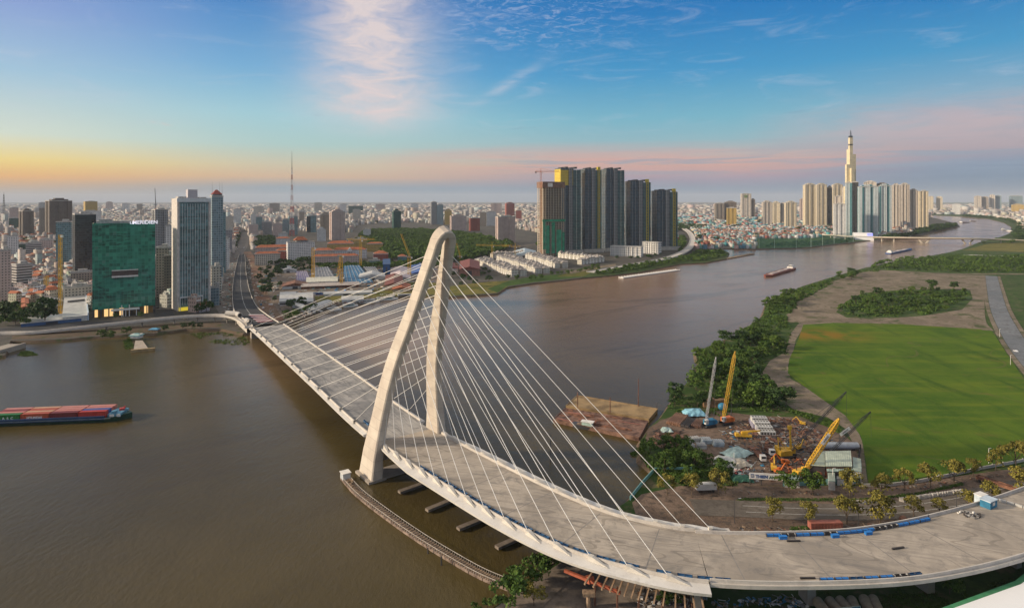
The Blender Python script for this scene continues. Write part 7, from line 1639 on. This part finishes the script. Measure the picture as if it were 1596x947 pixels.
# yard sheds and the name board
def flatshed(c4, h, label, roofm, wallm, name='shed'):
    P = [G(*q, 2.2+h) for q in c4]; o = sum(P, Vector())/4; o.z = 2.2; t = thing(name, label, 'shed', o); cx_, cy_ = o.x, o.y
    mb = MB(); mb.prism([((p.x-cx_)*.94, (p.y-cy_)*.94) for p in P], -.3, h-.2); mb.build('wall', wallm, t); mb = MB(); mb.prism([(p.x-cx_, p.y-cy_) for p in P], h-.2, h+.12); mb.build('roof', roofm, t)
    mb = MB()
    for i in range(1, 12): a, b = P[0].lerp(P[1], i/12)-o, P[3].lerp(P[2], i/12)-o; mb.bar(a+Vector((0,0,.16)), b+Vector((0,0,.16)), .14)
    mb.build('roof_ribs', mat('roof_rib', (.42,.47,.38), .6), t); return t
flatshed(((1286,703),(1326,702),(1328,726),(1287,726)), 6.0, 'largest pale green flat-roofed shed at the corner of the yard', M_sheet, M_rust); flatshed(((1272,704),(1285.5,703.5),(1286.5,726),(1262,724)), 5.2, 'left wing of the pale sheds with a cut corner roof', M_sheet, M_darks); flatshed(((1329,712),(1342,715),(1343,734),(1330,733)), 5.0, 'bluish right wing of the pale sheds', M_tarp, M_wallw)
flatshed(((1288,727),(1329,727),(1330,734),(1289,734)), 4.6, 'narrow teal striped roof in front of the largest pale shed', M_tarp, M_darks); flatshed(((1290,735),(1301,735),(1302,750),(1291,749)), 3.8, 'small teal porch roof at the yard wall', M_tarp, M_wallw); flatshed(((1222,739),(1246,740),(1247,749),(1222,748)), 3, 'small pale teal hut behind the name board', M_tarp, M_wallw)
flatshed(((1304,738),(1330,737),(1331,745),(1304,746)), 2.6, 'low grey hut by the yard wall right of the porch', M_greyroof, M_wallw)
t = thing('storage_tank', 'long grey cylindrical tank lying behind the pale sheds', 'tank', G(1308,700,2.2), R(-1)); mb = MB(); mb.bar((-9,0,1.9),(9,0,1.9),3.2,n=14); mb.build('vessel', mat('tank_grey', (.42,.44,.46), .5), t); mb = MB(); mb.box(-7,-6,-1.2,1.2,-.2,1.2); mb.box(6,7,-1.2,1.2,-.2,1.2); mb.build('cradle', M_dark, t)
for px, py_, l in ((1274,738,'brick-red round tank before the left shed wing'),(1284,741,'smaller brick-red tank right before the left shed wing')): t = thing('storage_tank', l, 'tank', G(px, py_, 2.2)); mb = MB(); mb.bar((-3.4,0,1.6),(3.4,0,1.6),3.0,n=12); mb.build('vessel', mat('brick_red_tank', (.32,.12,.08), .7, var=.3), t); mb = MB(); mb.box(-2.4,2.4,-1,1,-.2,.5); mb.build('cradle', M_dark, t)
def wall_run(pts, h, w, m, label, name='boundary_wall', zg=2.15, post=None):
    P = [G(*q, zg) for q in pts]; o = P[0].copy(); t = thing(name, label, 'wall', o)
    for a, b in zip(P[:-1], P[1:]): mb = MB(); a, b = a-o, b-o; d = b-a; mb.cbox((a+b)/2+Vector((0,0,h/2)), (d.length, w, h), 0, ang(d)); mb.build('panel', m, t)
    if post:
        mb = MB()
        for a, b in zip(P[:-1], P[1:]):
            n = max(1, int((b-a).length/post))
            for k in range(n+1): p = a.lerp(b, k/n)-o; mb.cbox(p+Vector((0,0,h/2+.2)), (.4,.4,h+.4))
        mb.build('post', m, t)
    return t
wall_run([(1221,757),(1262,756),(1300,754),(1339,752)], 2.4, .25, M_teal, 'teal sheet wall along the front of the yard', 'sheet_wall', post=4); wall_run([(1344,758),(1380,758),(1430,752),(1480,742),(1530,731),(1580,722),(1660,706)], 1.3, .35, para_m, 'low pale wall between the grass field and the service road', post=6)
wall_run([(1020,734),(1078,733)], 1.6, .3, M_teal, 'low green wall along the inlet, horizontal part', 'inlet_wall'); wall_run([(1019,735),(1000,756),(982,779)], 1.6, .3, M_teal, 'low green wall along the inlet, slanting part', 'inlet_wall'); wall_run([(1339,752),(1336,728),(1341,700)], 2.2, .25, M_darks, 'dark fence at the right side of the pale sheds', 'sheet_fence', post=4)
a, b = G(1168,754,2.2), G(1221,757,2.2); d = b-a; t = thing('name_board', 'long white board with blue name letters over the yard gate', 'sign', (a+b)/2, ang(d)); Lb = d.length
mb = MB(); mb.box(-Lb/2, Lb/2, -.15, .15, 2.4, 5.0); mb.build('board', M_white, t); mb = MB()
for x_ in (-Lb/2+.2, -Lb*.15, Lb/2-.2): mb.box(x_-.15, x_+.15, -.1, .25, -.3, 2.4)
mb.build('posts', M_dark, t); bi = mat('blue_ink', (.01,.06,.22), .6, var=0); gi = mat('green_ink', (.06,.13,.08), .6, var=0); ri = mat('red_ink', (.40,.03,.03), .6, var=0)
text('THIEN', 1.75, bi, 'lettering', t, (-Lb*.14,-.2,3.0), (R(90),0,0), .02, bold=.07); text('AN', 1.75, gi, 'lettering', t, (Lb*.17,-.2,2.9), (R(90),0,0), .02, bold=.06); text('T', 1.6, ri, 'lettering', t, (Lb*.31,-.2,2.9), (R(90),0,0), .02, bold=.06); text('68', 1.6, gi, 'lettering', t, (Lb*.40,-.2,2.9), (R(90),0,0), .02, bold=.04)
mb = MB(); mb.box(-Lb*.46,-Lb*.37,-.22,-.16,3.1,4.5); mb.build('emblem', bi, t); mb = MB(); mb.box(-Lb*.45,-Lb*.38,-.25,-.23,3.35,4.25); mb.build('emblem', M_greyroof, t)
# row of concrete blocks beside the service road
for i in range(24):
    f = i/23; px = 1405+92*f; py_ = 780.5-13.5*f; mb = MB(); mb.cbox((0,0,.6), (1.7,.9,1.2)); mb.cbox((0,0,1.28), (1.2,.5,.16)); o = mb.build('concrete_block', para_m); o.location = G(px, py_, 2.2); o.rotation_euler = (0,0,rnd.uniform(-.6,.9)); tag(o, 'grey concrete block, '+ORD[i]+' from the left in the ragged row beside the service road', 'block', 'row of concrete blocks')
for i in range(9):
    mb = MB(); mb.cbox((0,0,.5), (1.7,.9,1.0)); mb.cbox((0,0,1.08), (1.2,.5,.16)); o = mb.build('concrete_block', para_m); o.location = G(1333+i*4.2, 783.5-.15*i, 2.2); o.rotation_euler = (0,0,rnd.uniform(-.2,.2)); tag(o, 'grey concrete block, '+ORD[i]+' in the short tidy row left of the ragged one', 'block', 'short row of concrete blocks')
# goods on the verge below the parapet
mb = MB(); mb.box(-6,6,-1.3,1.3,0,2.4)
for k in range(10): mb.box(-5.8+k*1.2,-5.6+k*1.2,-1.36,-1.31,.1,2.3)
o = mb.build('red_container', mat('brick_red', (.30,.10,.07), .7, var=.25)); o.location = G(1286,822,2.2); o.rotation_euler = (0,0,R(2)); tag(o, 'brick red container on the verge behind the right parapet', 'container')
pipe('steel_casing', G(1431,815,2.2), 12, 1.1, R(6), 'long tan steel casing lying on the verge right of the brick red container', None, mat('tan_casing', (.30,.20,.14), .8, var=.3)); pipe('steel_casing', G(1410,818,2.2), 3, 1.5, R(80), 'short upright-looking rusty casing at the left end of the long one', None, M_rust)
for px, l in ((1455,'dark tyre pile on the verge, left one'),(1470,'dark tyre pile on the verge, right one')):
    t = thing('tyre_pile', l, 'tyre pile', G(px,812,2.2)); 
    for k in range(3):
        mb = MB(); rs = []
        for i in range(15): a = 2*math.pi*i/14; rs.append([Vector(((1.5+.4*math.cos(b_))*math.cos(a), (1.5+.4*math.cos(b_))*math.sin(a), .4+k*.8+.4*math.sin(b_))) for b_ in (0,1.57,3.14,4.71)])
        mb.loft(rs, caps=False); mb.build('tyre', M_tyre, t)
# lamp posts
def lamp(px, py_, h, label, zg=2.2, rz=0):
    t = thing('street_lamp', label, 'street lamp', G(px, py_, zg), rz, 'lamp posts'); mb = MB(); mb.bar((0,0,0),(0,0,h),.28,n=6,w2=.16); mb.bar((0,0,h),(1.8,0,h+.5),.13,n=5); mb.build('pole', M_dark, t); mb = MB(); mb.cbox((2.0,0,h+.45),(.9,.35,.16)); mb.build('lamp_head', M_greyroof, t)
lamp(1145,815,9,'dark lamp post on the verge, leftmost'); lamp(1338,818,8,'dark lamp post on the verge between the golden trees'); lamp(1491,800,8,'dark lamp post on the near verge before the truck')
for px, py_, l in ((1541,722,'white lamp post at the field wall'),(1575,568,'white post at the corner of the field'),(1558,525,'white post beside the curved road'),(1298,755,'thin pole at the yard front')): mb = MB(); mb.bar((0,0,0),(0,0,7),.28,n=6); mb.bar((0,0,7),(1.2,0,7.2),.2,n=5); o = mb.build('lamp_post', M_white); o.location = G(px, py_, 2.2); tag(o, l, 'post', None)
mb = MB(); mb.bar((0,0,0),(0,0,11),.2,n=6); mb.cbox((0,0,.3),(1,1,.6)); o = mb.build('flagpole', M_white); o.location = G(1144,744,2.2); tag(o, 'thin white pole in front of the crumpled tarpaulins', 'pole')
# ---- things standing on the deck
def on_deck(s, off, z_=0.0): p, d, q = station(s); return p+q*off+Vector((0,0,z_)), ang(d)
def s_of_x(x): return next(arc[i] for i in range(len(CL)) if CL[i].x > x and arc[i] > S_PY)
def barrier(s, off, L_, col, label, group, h=.8):
    p, rz = on_deck(s, off, .05); t = thing('barrier_panel', label, 'barrier', p, rz, group); m = {'blue': M_blue2, 'dark': M_darks, 'slate': mat('slate_blue_frames', (.03,.12,.27), .6, var=.3)}[col]
    mb = MB(); mb.box(-L_/2, L_/2, -.4, -.3, .1, h); mb.box(-L_/2, L_/2, .3, .4, .1, h); mb.box(-L_/2, L_/2, -.29, .29, .05, .2)
    if col == 'blue': mb.box(-L_/2+.1, L_/2-.1, -.29, .29, h-.12, h-.02)
    mb.build('panel', m, t); mb = MB(); n = int(L_/1.6)
    for k in range(n+1): mb.box(-L_/2+k*L_/n-.05, -L_/2+k*L_/n+.05, -.44, .44, .02, h+.06)
    mb.build('frame', M_dark if col != 'dark' else M_greyroof, t)
s0, s1 = s_of_x(80.5), s_of_x(146)
pat = ['blue','dark','blue','blue','dark','blue','blue','blue','dark','dark','blue','blue','blue']
for i, c_ in enumerate(pat): barrier(s0+(s1-s0)*(i+.5)/len(pat), 11.6, (s1-s0)/len(pat)*.9, c_, '%s barrier panel on the far side of the viaduct, %s from the left' % (c_, ['first','second','third','fourth','fifth','sixth','seventh','eighth','ninth','tenth','eleventh','twelfth','last'][i]), 'panels on the far side')
for s, o_, l in ((s0+5,10.2,'small blue crate in front of the first far-side panel'),(s0+23,10.0,'blue crate in front of the far-side panels, middle one'),(s0+36,10.0,'blue crate in front of the far-side panels, right one')): p, rz = on_deck(s, o_); mb = MB(); mb.box(-1.2,1.2,-.5,.5,.03,.9); mb.box(-1.3,1.3,-.6,.6,.9,1.0); o = mb.build('blue_crate', M_blue2); o.location = p; o.rotation_euler = (0,0,rz); tag(o, l, 'crate')
s0, s1 = s_of_x(85), s_of_x(117); pat = ['blue','blue','slate','blue','blue','dark','slate']
for i, c_ in enumerate(pat): barrier(s0+(s1-s0)*(i+.5)/len(pat), -11.7, (s1-s0)/len(pat)*.92, c_, '%s barrier panel on the near side of the viaduct, %s from the left' % (c_ if c_ != 'slate' else 'slate blue', ['first','second','third','fourth','fifth','sixth','last'][i]), 'panels on the near side')
s0, s1 = S_PY+42, S_END-16; n = 15
for i in range(n): barrier(s0+(s1-s0)*(i+.5)/n, -12.2, (s1-s0)/n*.9, 'slate', 'slate blue scaffold frame lying along the near cable anchors, number %s from the pylon' % ['one','two','three','four','five','six','seven','eight','nine','ten','eleven','twelve','thirteen','fourteen','fifteen'][i], 'scaffold frames by the anchors', .6)
for i in range(4): barrier(S_END-10+i*4.6, -12.0, 4.2, 'slate', 'slate blue frame at the end of the stayed deck, %s' % ['first','second','third','last'][i], 'frames at the deck end', .6)
for s, o_, c_, l in ((S_PY-45,12.2,'blue','blue covered bundle at the far edge of the main span'),(S_PY-16,-9.5,'slate','dark machine parts on the main span beside the pylon')): barrier(s, o_, 7, c_, l, None)
p, rz = on_deck(s_of_x(171), 10.5); t = thing('site_hut', 'blue and white site hut standing on the viaduct near the right edge', 'hut', p, rz+.1); mb = MB(); mb.box(-2.4,2.4,-1.6,1.6,.02,2.5); mb.build('wall', M_blue, t); mb = MB(); mb.box(-2.6,2.6,-1.8,1.8,2.5,2.8); mb.build('roof', mat('pale_metal', (.5,.58,.64), .5), t); mb = MB(); mb.box(-.8,.8,-1.66,-1.61,1,2.1); mb.build('window', M_white, t)
t2 = thing('site_hut', 'smaller pale site hut behind the blue one on the viaduct edge', 'hut', p+Vector((.5,4.2,0)), rz); mb = MB(); mb.box(-1.8,1.8,-1.2,1.2,-1,2.3); mb.build('wall', mat('pale_metal', (.5,.58,.64), .5), t2); mb = MB(); mb.box(-2,2,-1.4,1.4,2.3,2.5); mb.build('roof', M_white, t2)
p, rz = on_deck(s_of_x(160), 9.0); tarp(0,0,1,1,1,0,'tmp', M_white, 9) if False else None
litter_o = MB()
for k in range(46):
    a, r_ = rnd.uniform(0,6.28), rnd.uniform(0,2.6); litter_o.cbox(p+Vector((math.cos(a)*r_*1.4, math.sin(a)*r_, .25)), (rnd.uniform(.3,1.2), rnd.uniform(.2,.7), rnd.uniform(.2,.8)), rnd.randrange(3), rnd.uniform(0,3))
tag(litter_o.build('rubble_heap', [M_white, M_darks, M_grey2]), 'small heap of white and dark rubbish on the viaduct before the hut', 'debris', kind='stuff')
for s, o_, l in ((s_of_x(88),8.5,'small dark steel beam lying on the viaduct below the blue panels'),(s_of_x(120),1,'small dark plank on the viaduct surface'),(s_of_x(83),-10.5,'thin brown plank lying at the near side of the viaduct')): p, rz = on_deck(s, o_); mb = MB(); mb.box(-2.2,2.2,-.2,.2,.03,.4); mb.box(-2.2,2.2,-.3,.3,.4,.46); o = mb.build('steel_beam', M_darks); o.location = p; o.rotation_euler = (0,0,rz); tag(o, l, 'beam')
# barricade across the far right carriageway
p, rz = on_deck(s_of_x(182), 4); t = thing('road_barricade', 'row of pale barriers across the viaduct at the right edge', 'barricade', p, rz+1.9)
for k in range(7): mb = MB(); mb.box(-8+k*2.3,-6+k*2.3,-.25,.25,.03,.9); mb.build('barrier', M_offw, t)
# steel stair tower and timber falsework under the deck end
p = G(1099,947,2.1); t = thing('stair_tower', 'grey steel scaffold stair tower against the end of the stayed deck', 'scaffold', p+Vector((0,6,0)), R(-8)); mb = MB(); lattice(mb, 0, 11, 4, 4, 6, .28); mb.build('frame', mat('scaffold_steel', (.22,.27,.30), .5, .4), t); mb = MB()
for k in range(6): mb.box(-1.9,1.9,-1.9,1.9,k*1.83,k*1.83+.12)
mb.build('landings', M_greyroof, t)
t = thing('falsework', 'row of timber beams sticking out under the near edge of the deck', 'falsework', on_deck(S_END-18, -16, -5.0)[0]); o0 = t.location.copy(); mb = MB()
for k in range(15): s = S_END-29+k*1.95; pa, r_ = on_deck(s, -13, -4.4); pb, r_ = on_deck(s, -19.0, -4.9); mb.bar(pa-o0, pb-o0, .42)
mb.build('beams', mat('raw_timber', (.36,.24,.15), .9, var=.3), t); mb = MB()
for k in range(5): pa, r_ = on_deck(S_END-28+k*6, -15, -5.4); mb.bar(pa-o0, Vector((pa.x-o0.x, pa.y-o0.y, 2-o0.z)), .5)
mb.build('props', M_rust, t)
t = thing('support_frame', 'orange-red steel support girder under the near edge of the deck', 'girder', on_deck(S_END-30, -15, -5.4)[0]); o0 = t.location.copy(); mb = MB(); a, r_ = on_deck(S_END-36, -15.5, -5.4); b, r_ = on_deck(S_END-21, -16.5, -6.0); mb.bar(a-o0, b-o0, .8); mb.bar((a+b)/2-o0+Vector((0,0,.3)), (a+b)/2-o0+Vector((-1,3,-1)), 1.8); mb.build('girder', mat('red_oxide', (.34,.09,.045), .7, var=.3), t); mb = MB(); c = (a+b)/2-o0; mb.cbox(c+Vector((-1,-1.5,-2.6)), (3.6,2.2,1.0)); mb.bar(c+Vector((-1,-1,-3)), Vector((c.x-1, c.y-1, 2-o0.z)), 1.6, n=8); mb.build('footing', M_wood, t)
# precast pipes and the printed banner at the very bottom
for i, (px, py_, r_, l) in enumerate(((1281,949,8,'cream concrete pipe end left under the banner'),(1300,948,8,'cream concrete pipe end second under the banner'),(1316,947,8,'cream concrete pipe end third under the banner'),(1332,950,-65,'open-mouthed tan pipe just right of the banner letters'),(1352,948,-62,'long tan concrete pipe right of the banner'),(1366,948,-62,'rightmost long tan concrete pipe'))): pipe('concrete_pipe', G(px, py_+4, 2.2), 7 if i > 2 else 5, 1.5, R(90+r_*.3 if i < 3 else 90+r_*.25), l, 'pipes below the viaduct', mat('tan_pipe', (.40,.31,.22), .85, var=.25))
D = G(1305,955).y; t = thing('printed_banner', 'long white printed banner with grey letters hung along the pipes at the bottom edge', 'banner', at(1305, D-3, 2.2), R(8)); mb = MB(); mb.box(-7.4,7.4,-.06,.06,1.6,3.4); mb.build('sheet', M_offw, t); mb = MB(); mb.box(4.7,7.2,-.1,-.07,1.75,3.25); mb.build('blue_block', M_blue, t); text('LOUISSABUIS', 1.55, mat('grey_ink', (.12,.15,.18), .7, var=0), 'lettering', t, (-1.4,-.1,1.95), (R(90),0,0), .01, bold=.03); mb = MB()
for x_ in (-7.2, 7.2): mb.bar((x_,.1,-.3),(x_,.1,3.5),.2)
mb.build('posts', M_dark, t)
# big white hall with a green edge at the lower right corner
P = [Vector((x_, y_, 0)) for x_, y_ in ((112,167.5),(151,183),(172,196),(205,150),(120,120),(96,152))]; t = thing('white_hall', 'smooth white roof with a green edge cutting the lower right corner', 'building', (140,150,2)); o0 = Vector((140,150,2)); 
mb = MB(); mb.prism([((p.x-140), (p.y-150)) for p in P], -.3, 7.9); mb.build('wall', mat('green_wall', (.05,.22,.10), .6), t); mb = MB(); mb.prism([((p.x-140)*.985, (p.y-150)*.95-.6) for p in P], 7.9, 8.3); mb.build('roof', mat('white_membrane', (.85,.85,.85), .5, var=.01), t)
# ---- elevated expressway, river road bridge, golf nets
ex = catmull([G(*p) for p in ((1046,351,9),(1060,354,9),(1072,360,9),(1079,370,9),(1077,382,9),(1066,392,8),(1040,402,7),(1000,410,5),(960,417,3.4),(920,424,2.6))], 7); t = thing('elevated_expressway', 'pale elevated expressway curving round the right end of the dark towers', 'viaduct', ex[0]); o0 = ex[0].copy(); mb = MB(); rings = []; N = len(ex)
for i, p in enumerate(ex):
    d = ex[min(N-1, i+1)]-ex[max(0, i-1)]; d.z = 0; d.normalize(); q = Vector((-d.y, d.x, 0)); rings.append([p-o0+q*o_+Vector((0,0,h_)) for o_, h_ in ((-8,-1.6),(-8,1.2),(-7.4,1.2),(-7.4,0),(7.4,0),(7.4,1.2),(8,1.2),(8,-1.6))])
mb.loft(rings); mb.build('deck', para_m, t); mb = MB()
for i in range(0, N-16, 4): mb.bar(Vector((ex[i].x, ex[i].y, 1.5))-o0, ex[i]-o0+Vector((0,0,-1.4)), 2.4, n=8)
mb.build('pier', under_m, t)
strip('road', pline([(1040,371),(1066,371),(1060,371.2),(1020,371)]), 12, oldasph_m, 2.2) if False else None
strip('road', pline([(700,407),(740,398),(780,389),(836,380),(860,377)]), 22, oldasph_m, 2.15)
def rb(xs, ys, w, label, ths, piers, name='road_bridge'):
    P = [G(x_, y_, z_) for x_, y_, z_ in xs]; pl_ = catmull(P, 6); o0 = pl_[0].copy(); t = thing(name, label, 'bridge', o0); mb = MB(); rings = []; N = len(pl_)
    for i, p in enumerate(pl_):
        d = pl_[min(N-1, i+1)]-pl_[max(0, i-1)]; d.z = 0; d.normalize(); q = Vector((-d.y, d.x, 0)); rings.append([p-o0+q*o_+Vector((0,0,h_)) for o_, h_ in ((-w/2,-.8),(-w/2,1.1),(-w/2+.5,1.1),(-w/2+.5,0),(w/2-.5,0),(w/2-.5,1.1),(w/2,1.1),(w/2,-.8),(w*.25,-ths),(-w*.25,-ths))])
    mb.loft(rings); mb.build('deck', mat('bridge_beige', (.56,.50,.40), .8, var=.12), t)
    for px, v in piers:
        k = min(range(N), key=lambda i: abs(CX+pl_[i].x*F/pl_[i].y-px)); p = pl_[k]-o0; mb = MB(); z0 = -pl_[k].z-1
        if v:
            d = (pl_[min(N-1,k+1)]-pl_[k]).normalized()
            for s in (-1, 1): mb.bar(p+d*s*15+Vector((0,0,-ths+.5)), Vector((p.x, p.y, z0+3+o0.z-o0.z))+d*s*5, 3.4)
            mb.cbox((p.x, p.y, z0+1.5), (14,14,4))
        else: mb.bar(p+Vector((0,0,-ths)), (p.x, p.y, z0), 3, n=8)
        mb.build('v_pier' if v else 'pier', MATS['bridge_beige'], t)
rb([(1266,365,9),(1300,366.5,11),(1326,369,12)], 0, 16, 'short pale ramp bridge at the foot of the white stepped slab', 2.2, [(1296,0),(1318,0)])
rb([(1362,369.5,12),(1400,370,14),(1440,370.5,15),(1508,371.5,15),(1560,373,12),(1640,376,8)], 0, 20, 'long beige river road bridge on v-shaped piers far upstream', 3.0, [(1375,0),(1392,0),(1440,1),(1508,1),(1560,0)])
nm = bpy.data.materials.new('green_net'); nm.use_nodes = True; n_ = nm.node_tree; bs = n_.nodes['Principled BSDF']; bs.inputs['Base Color'].default_value = (.05,.28,.20,1); bs.inputs['Alpha'].default_value = .35
t = thing('golf_net', 'tall green net on pale poles along the shore below the colourful houses', 'net fence', G(1185,386,2)); o0 = t.location.copy(); ptsn = [(1183,372),(1183,386.5),(1207,387),(1241,386.5),(1264,385),(1282,383),(1300,380),(1330,377)]
for a, b in zip(ptsn[:-1], ptsn[1:]): A_, B_ = G(*a)-o0, G(*b)-o0; mb = MB(); mb.add([A_, B_, B_+Vector((0,0,28)), A_+Vector((0,0,28))], [(0,1,2,3)]); mb.build('net', nm, t)
for a in ptsn: A_ = G(*a)-o0; mb = MB(); mb.bar(A_, A_+Vector((0,0,30)), 1.0, n=6, w2=.6); mb.build('pole', mat('mint_pole', (.45,.55,.45), .6), t)
# cars on the avenue and the riverside road
car_t = thing('car', '', 'car'); cb = house_mat('car_paint', False) if False else None
cpm, nt_, b_ = newmat('car_paint'); oi = nt_.nodes.new('ShaderNodeObjectInfo'); nt_.links.new(oi.outputs['Color'], b_.inputs['Base Color']); b_.inputs['Roughness'].default_value = .3
mb = MB(); mb.loft([[Vector((x_, y_, z_)) for x_, z_ in ((-2.1,.35),(2.1,.35),(2.15,.75),(1.2,.95),(.7,1.45),(-1.0,1.45),(-1.6,.95),(-2.15,.85))] for y_ in (-.85,.85)]); mb.build('body', cpm, car_t)
mb = MB(); mb.box(-1.1,.75,-.87,.87,.98,1.36); mb.build('window', M_glass, car_t)
for x_ in (-1.3,1.3): mb = MB(); mb.bar((x_,-.88,.33),(x_,.88,.33),.62,n=8); mb.build('wheel', M_tyre, car_t)
CARC = [('white',(.7,.7,.7)),('silver',(.4,.41,.42)),('black',(.02,.02,.02)),('red',(.4,.03,.02)),('dark blue',(.03,.06,.2)),('beige',(.4,.34,.25))]
def car(p, rz, where, grp):
    n_, c_ = rnd.choice(CARC); c = dup(car_t, p, rz, '%s car %s' % (n_, where), grp)
    for ch in c.children: ch.color = c_+(1,)
for i in range(16): f = rnd.uniform(.05,.9); k = int(f*(len(av)-2)); d = (av[k+1]-av[k]).normalized(); q = Vector((-d.y,d.x,0)); car(av[k]+q*rnd.choice((-9,-6,7,10))+Vector((0,0,.12)), ang(d), 'on the avenue left of the ramp', 'cars on the avenue')
rv = pline([(-20,524),(60,518.5),(120,512),(200,504),(290,497),(345,495)])
for i in range(10): k = rnd.randrange(2, len(rv)-2); d = (rv[k+1]-rv[k]).normalized(); q = Vector((-d.y,d.x,0)); car(rv[k]+q*rnd.choice((-3,3))+Vector((0,0,.12)), ang(d)+(math.pi if i % 2 else 0), 'on the riverside road below the hotel', 'cars on the riverside road')
for px, py_, l in ((245,480,'on the street between hotel and silver tower'),(244,462,'on the street between hotel and silver tower'),(1583,548,'on the curved road at the right edge')): car(G(px, py_, 2.25), R(80), l, 'cars on side streets')
hide_proto(car_t)
# seated and walking site workers are too small to pose here except one on the viaduct edge
pw, rz = on_deck(s_of_x(146), 12.0, .02)
vs = [(0,0,.95),(0,0,1.2),(0,0,1.45),(0,0,1.55),(0,0,1.72),(.17,0,1.42),(.22,.03,1.15),(.2,.1,.92),(-.17,0,1.42),(-.22,.03,1.15),(-.2,.1,.92),(.1,0,.9),(.12,.03,.5),(.12,0,.04),(-.1,0,.9),(-.12,.06,.5),(-.12,-.05,.04)]
ed = [(0,1),(1,2),(2,3),(3,4),(2,5),(5,6),(6,7),(2,8),(8,9),(9,10),(0,11),(11,12),(12,13),(0,14),(14,15),(15,16)]; rad = [.15,.15,.16,.06,.1,.07,.05,.04,.07,.05,.04,.1,.07,.05,.1,.07,.05]
me = bpy.data.meshes.new('person'); me.from_pydata(vs, ed, []); o = bpy.data.objects.new('person', me); COL.objects.link(o); sk = o.modifiers.new('skin', 'SKIN')
for v, r_ in zip(me.skin_vertices[0].data, rad): v.radius = (r_, r_)
me.skin_vertices[0].data[0].use_root = True; o.modifiers.new('sub', 'SUBSURF').levels = 1; me.materials.append(mat('dark_clothes', (.05,.05,.07), .8)); o.location = pw; tag(o, 'small figure in dark clothes standing on the far edge of the viaduct', 'person')

# pieces that belong to a part hang from that part
PAIR = {'window': ('wall','cabin','body','house','wheelhouse'), 'windscreen': ('cab',), 'door': ('wall',), 'roof_vents': ('roof',), 'roof_ribs': ('roof',), 'cabin_roof': ('cabin',),
        'lettering': ('board','sheet','shell'), 'emblem': ('board',), 'counterweight': ('counter_jib',), 'railing': (), 'dormer': ('roof',), 'parapet': ('roof',), 'mast': ('rooftop_plant',), 'openings': ('frame',), 'battens': ('cover',), 'blue_block': ('sheet',)}
for o in [o for o in COL.objects if o.type == 'EMPTY' and o.parent is None]:
    ch = [c for c in o.children if c.location.length < 1e-6]
    for c in list(o.children):
        k = c.name.split('.')[0]
        if k in PAIR and (c.location.length < 1e-6 or k == 'lettering'):
            par = next((d for n_ in PAIR[k] for d in ch if d.name.split('.')[0] == n_ and d is not c and d.parent is o), None)
            if par: c.parent = par
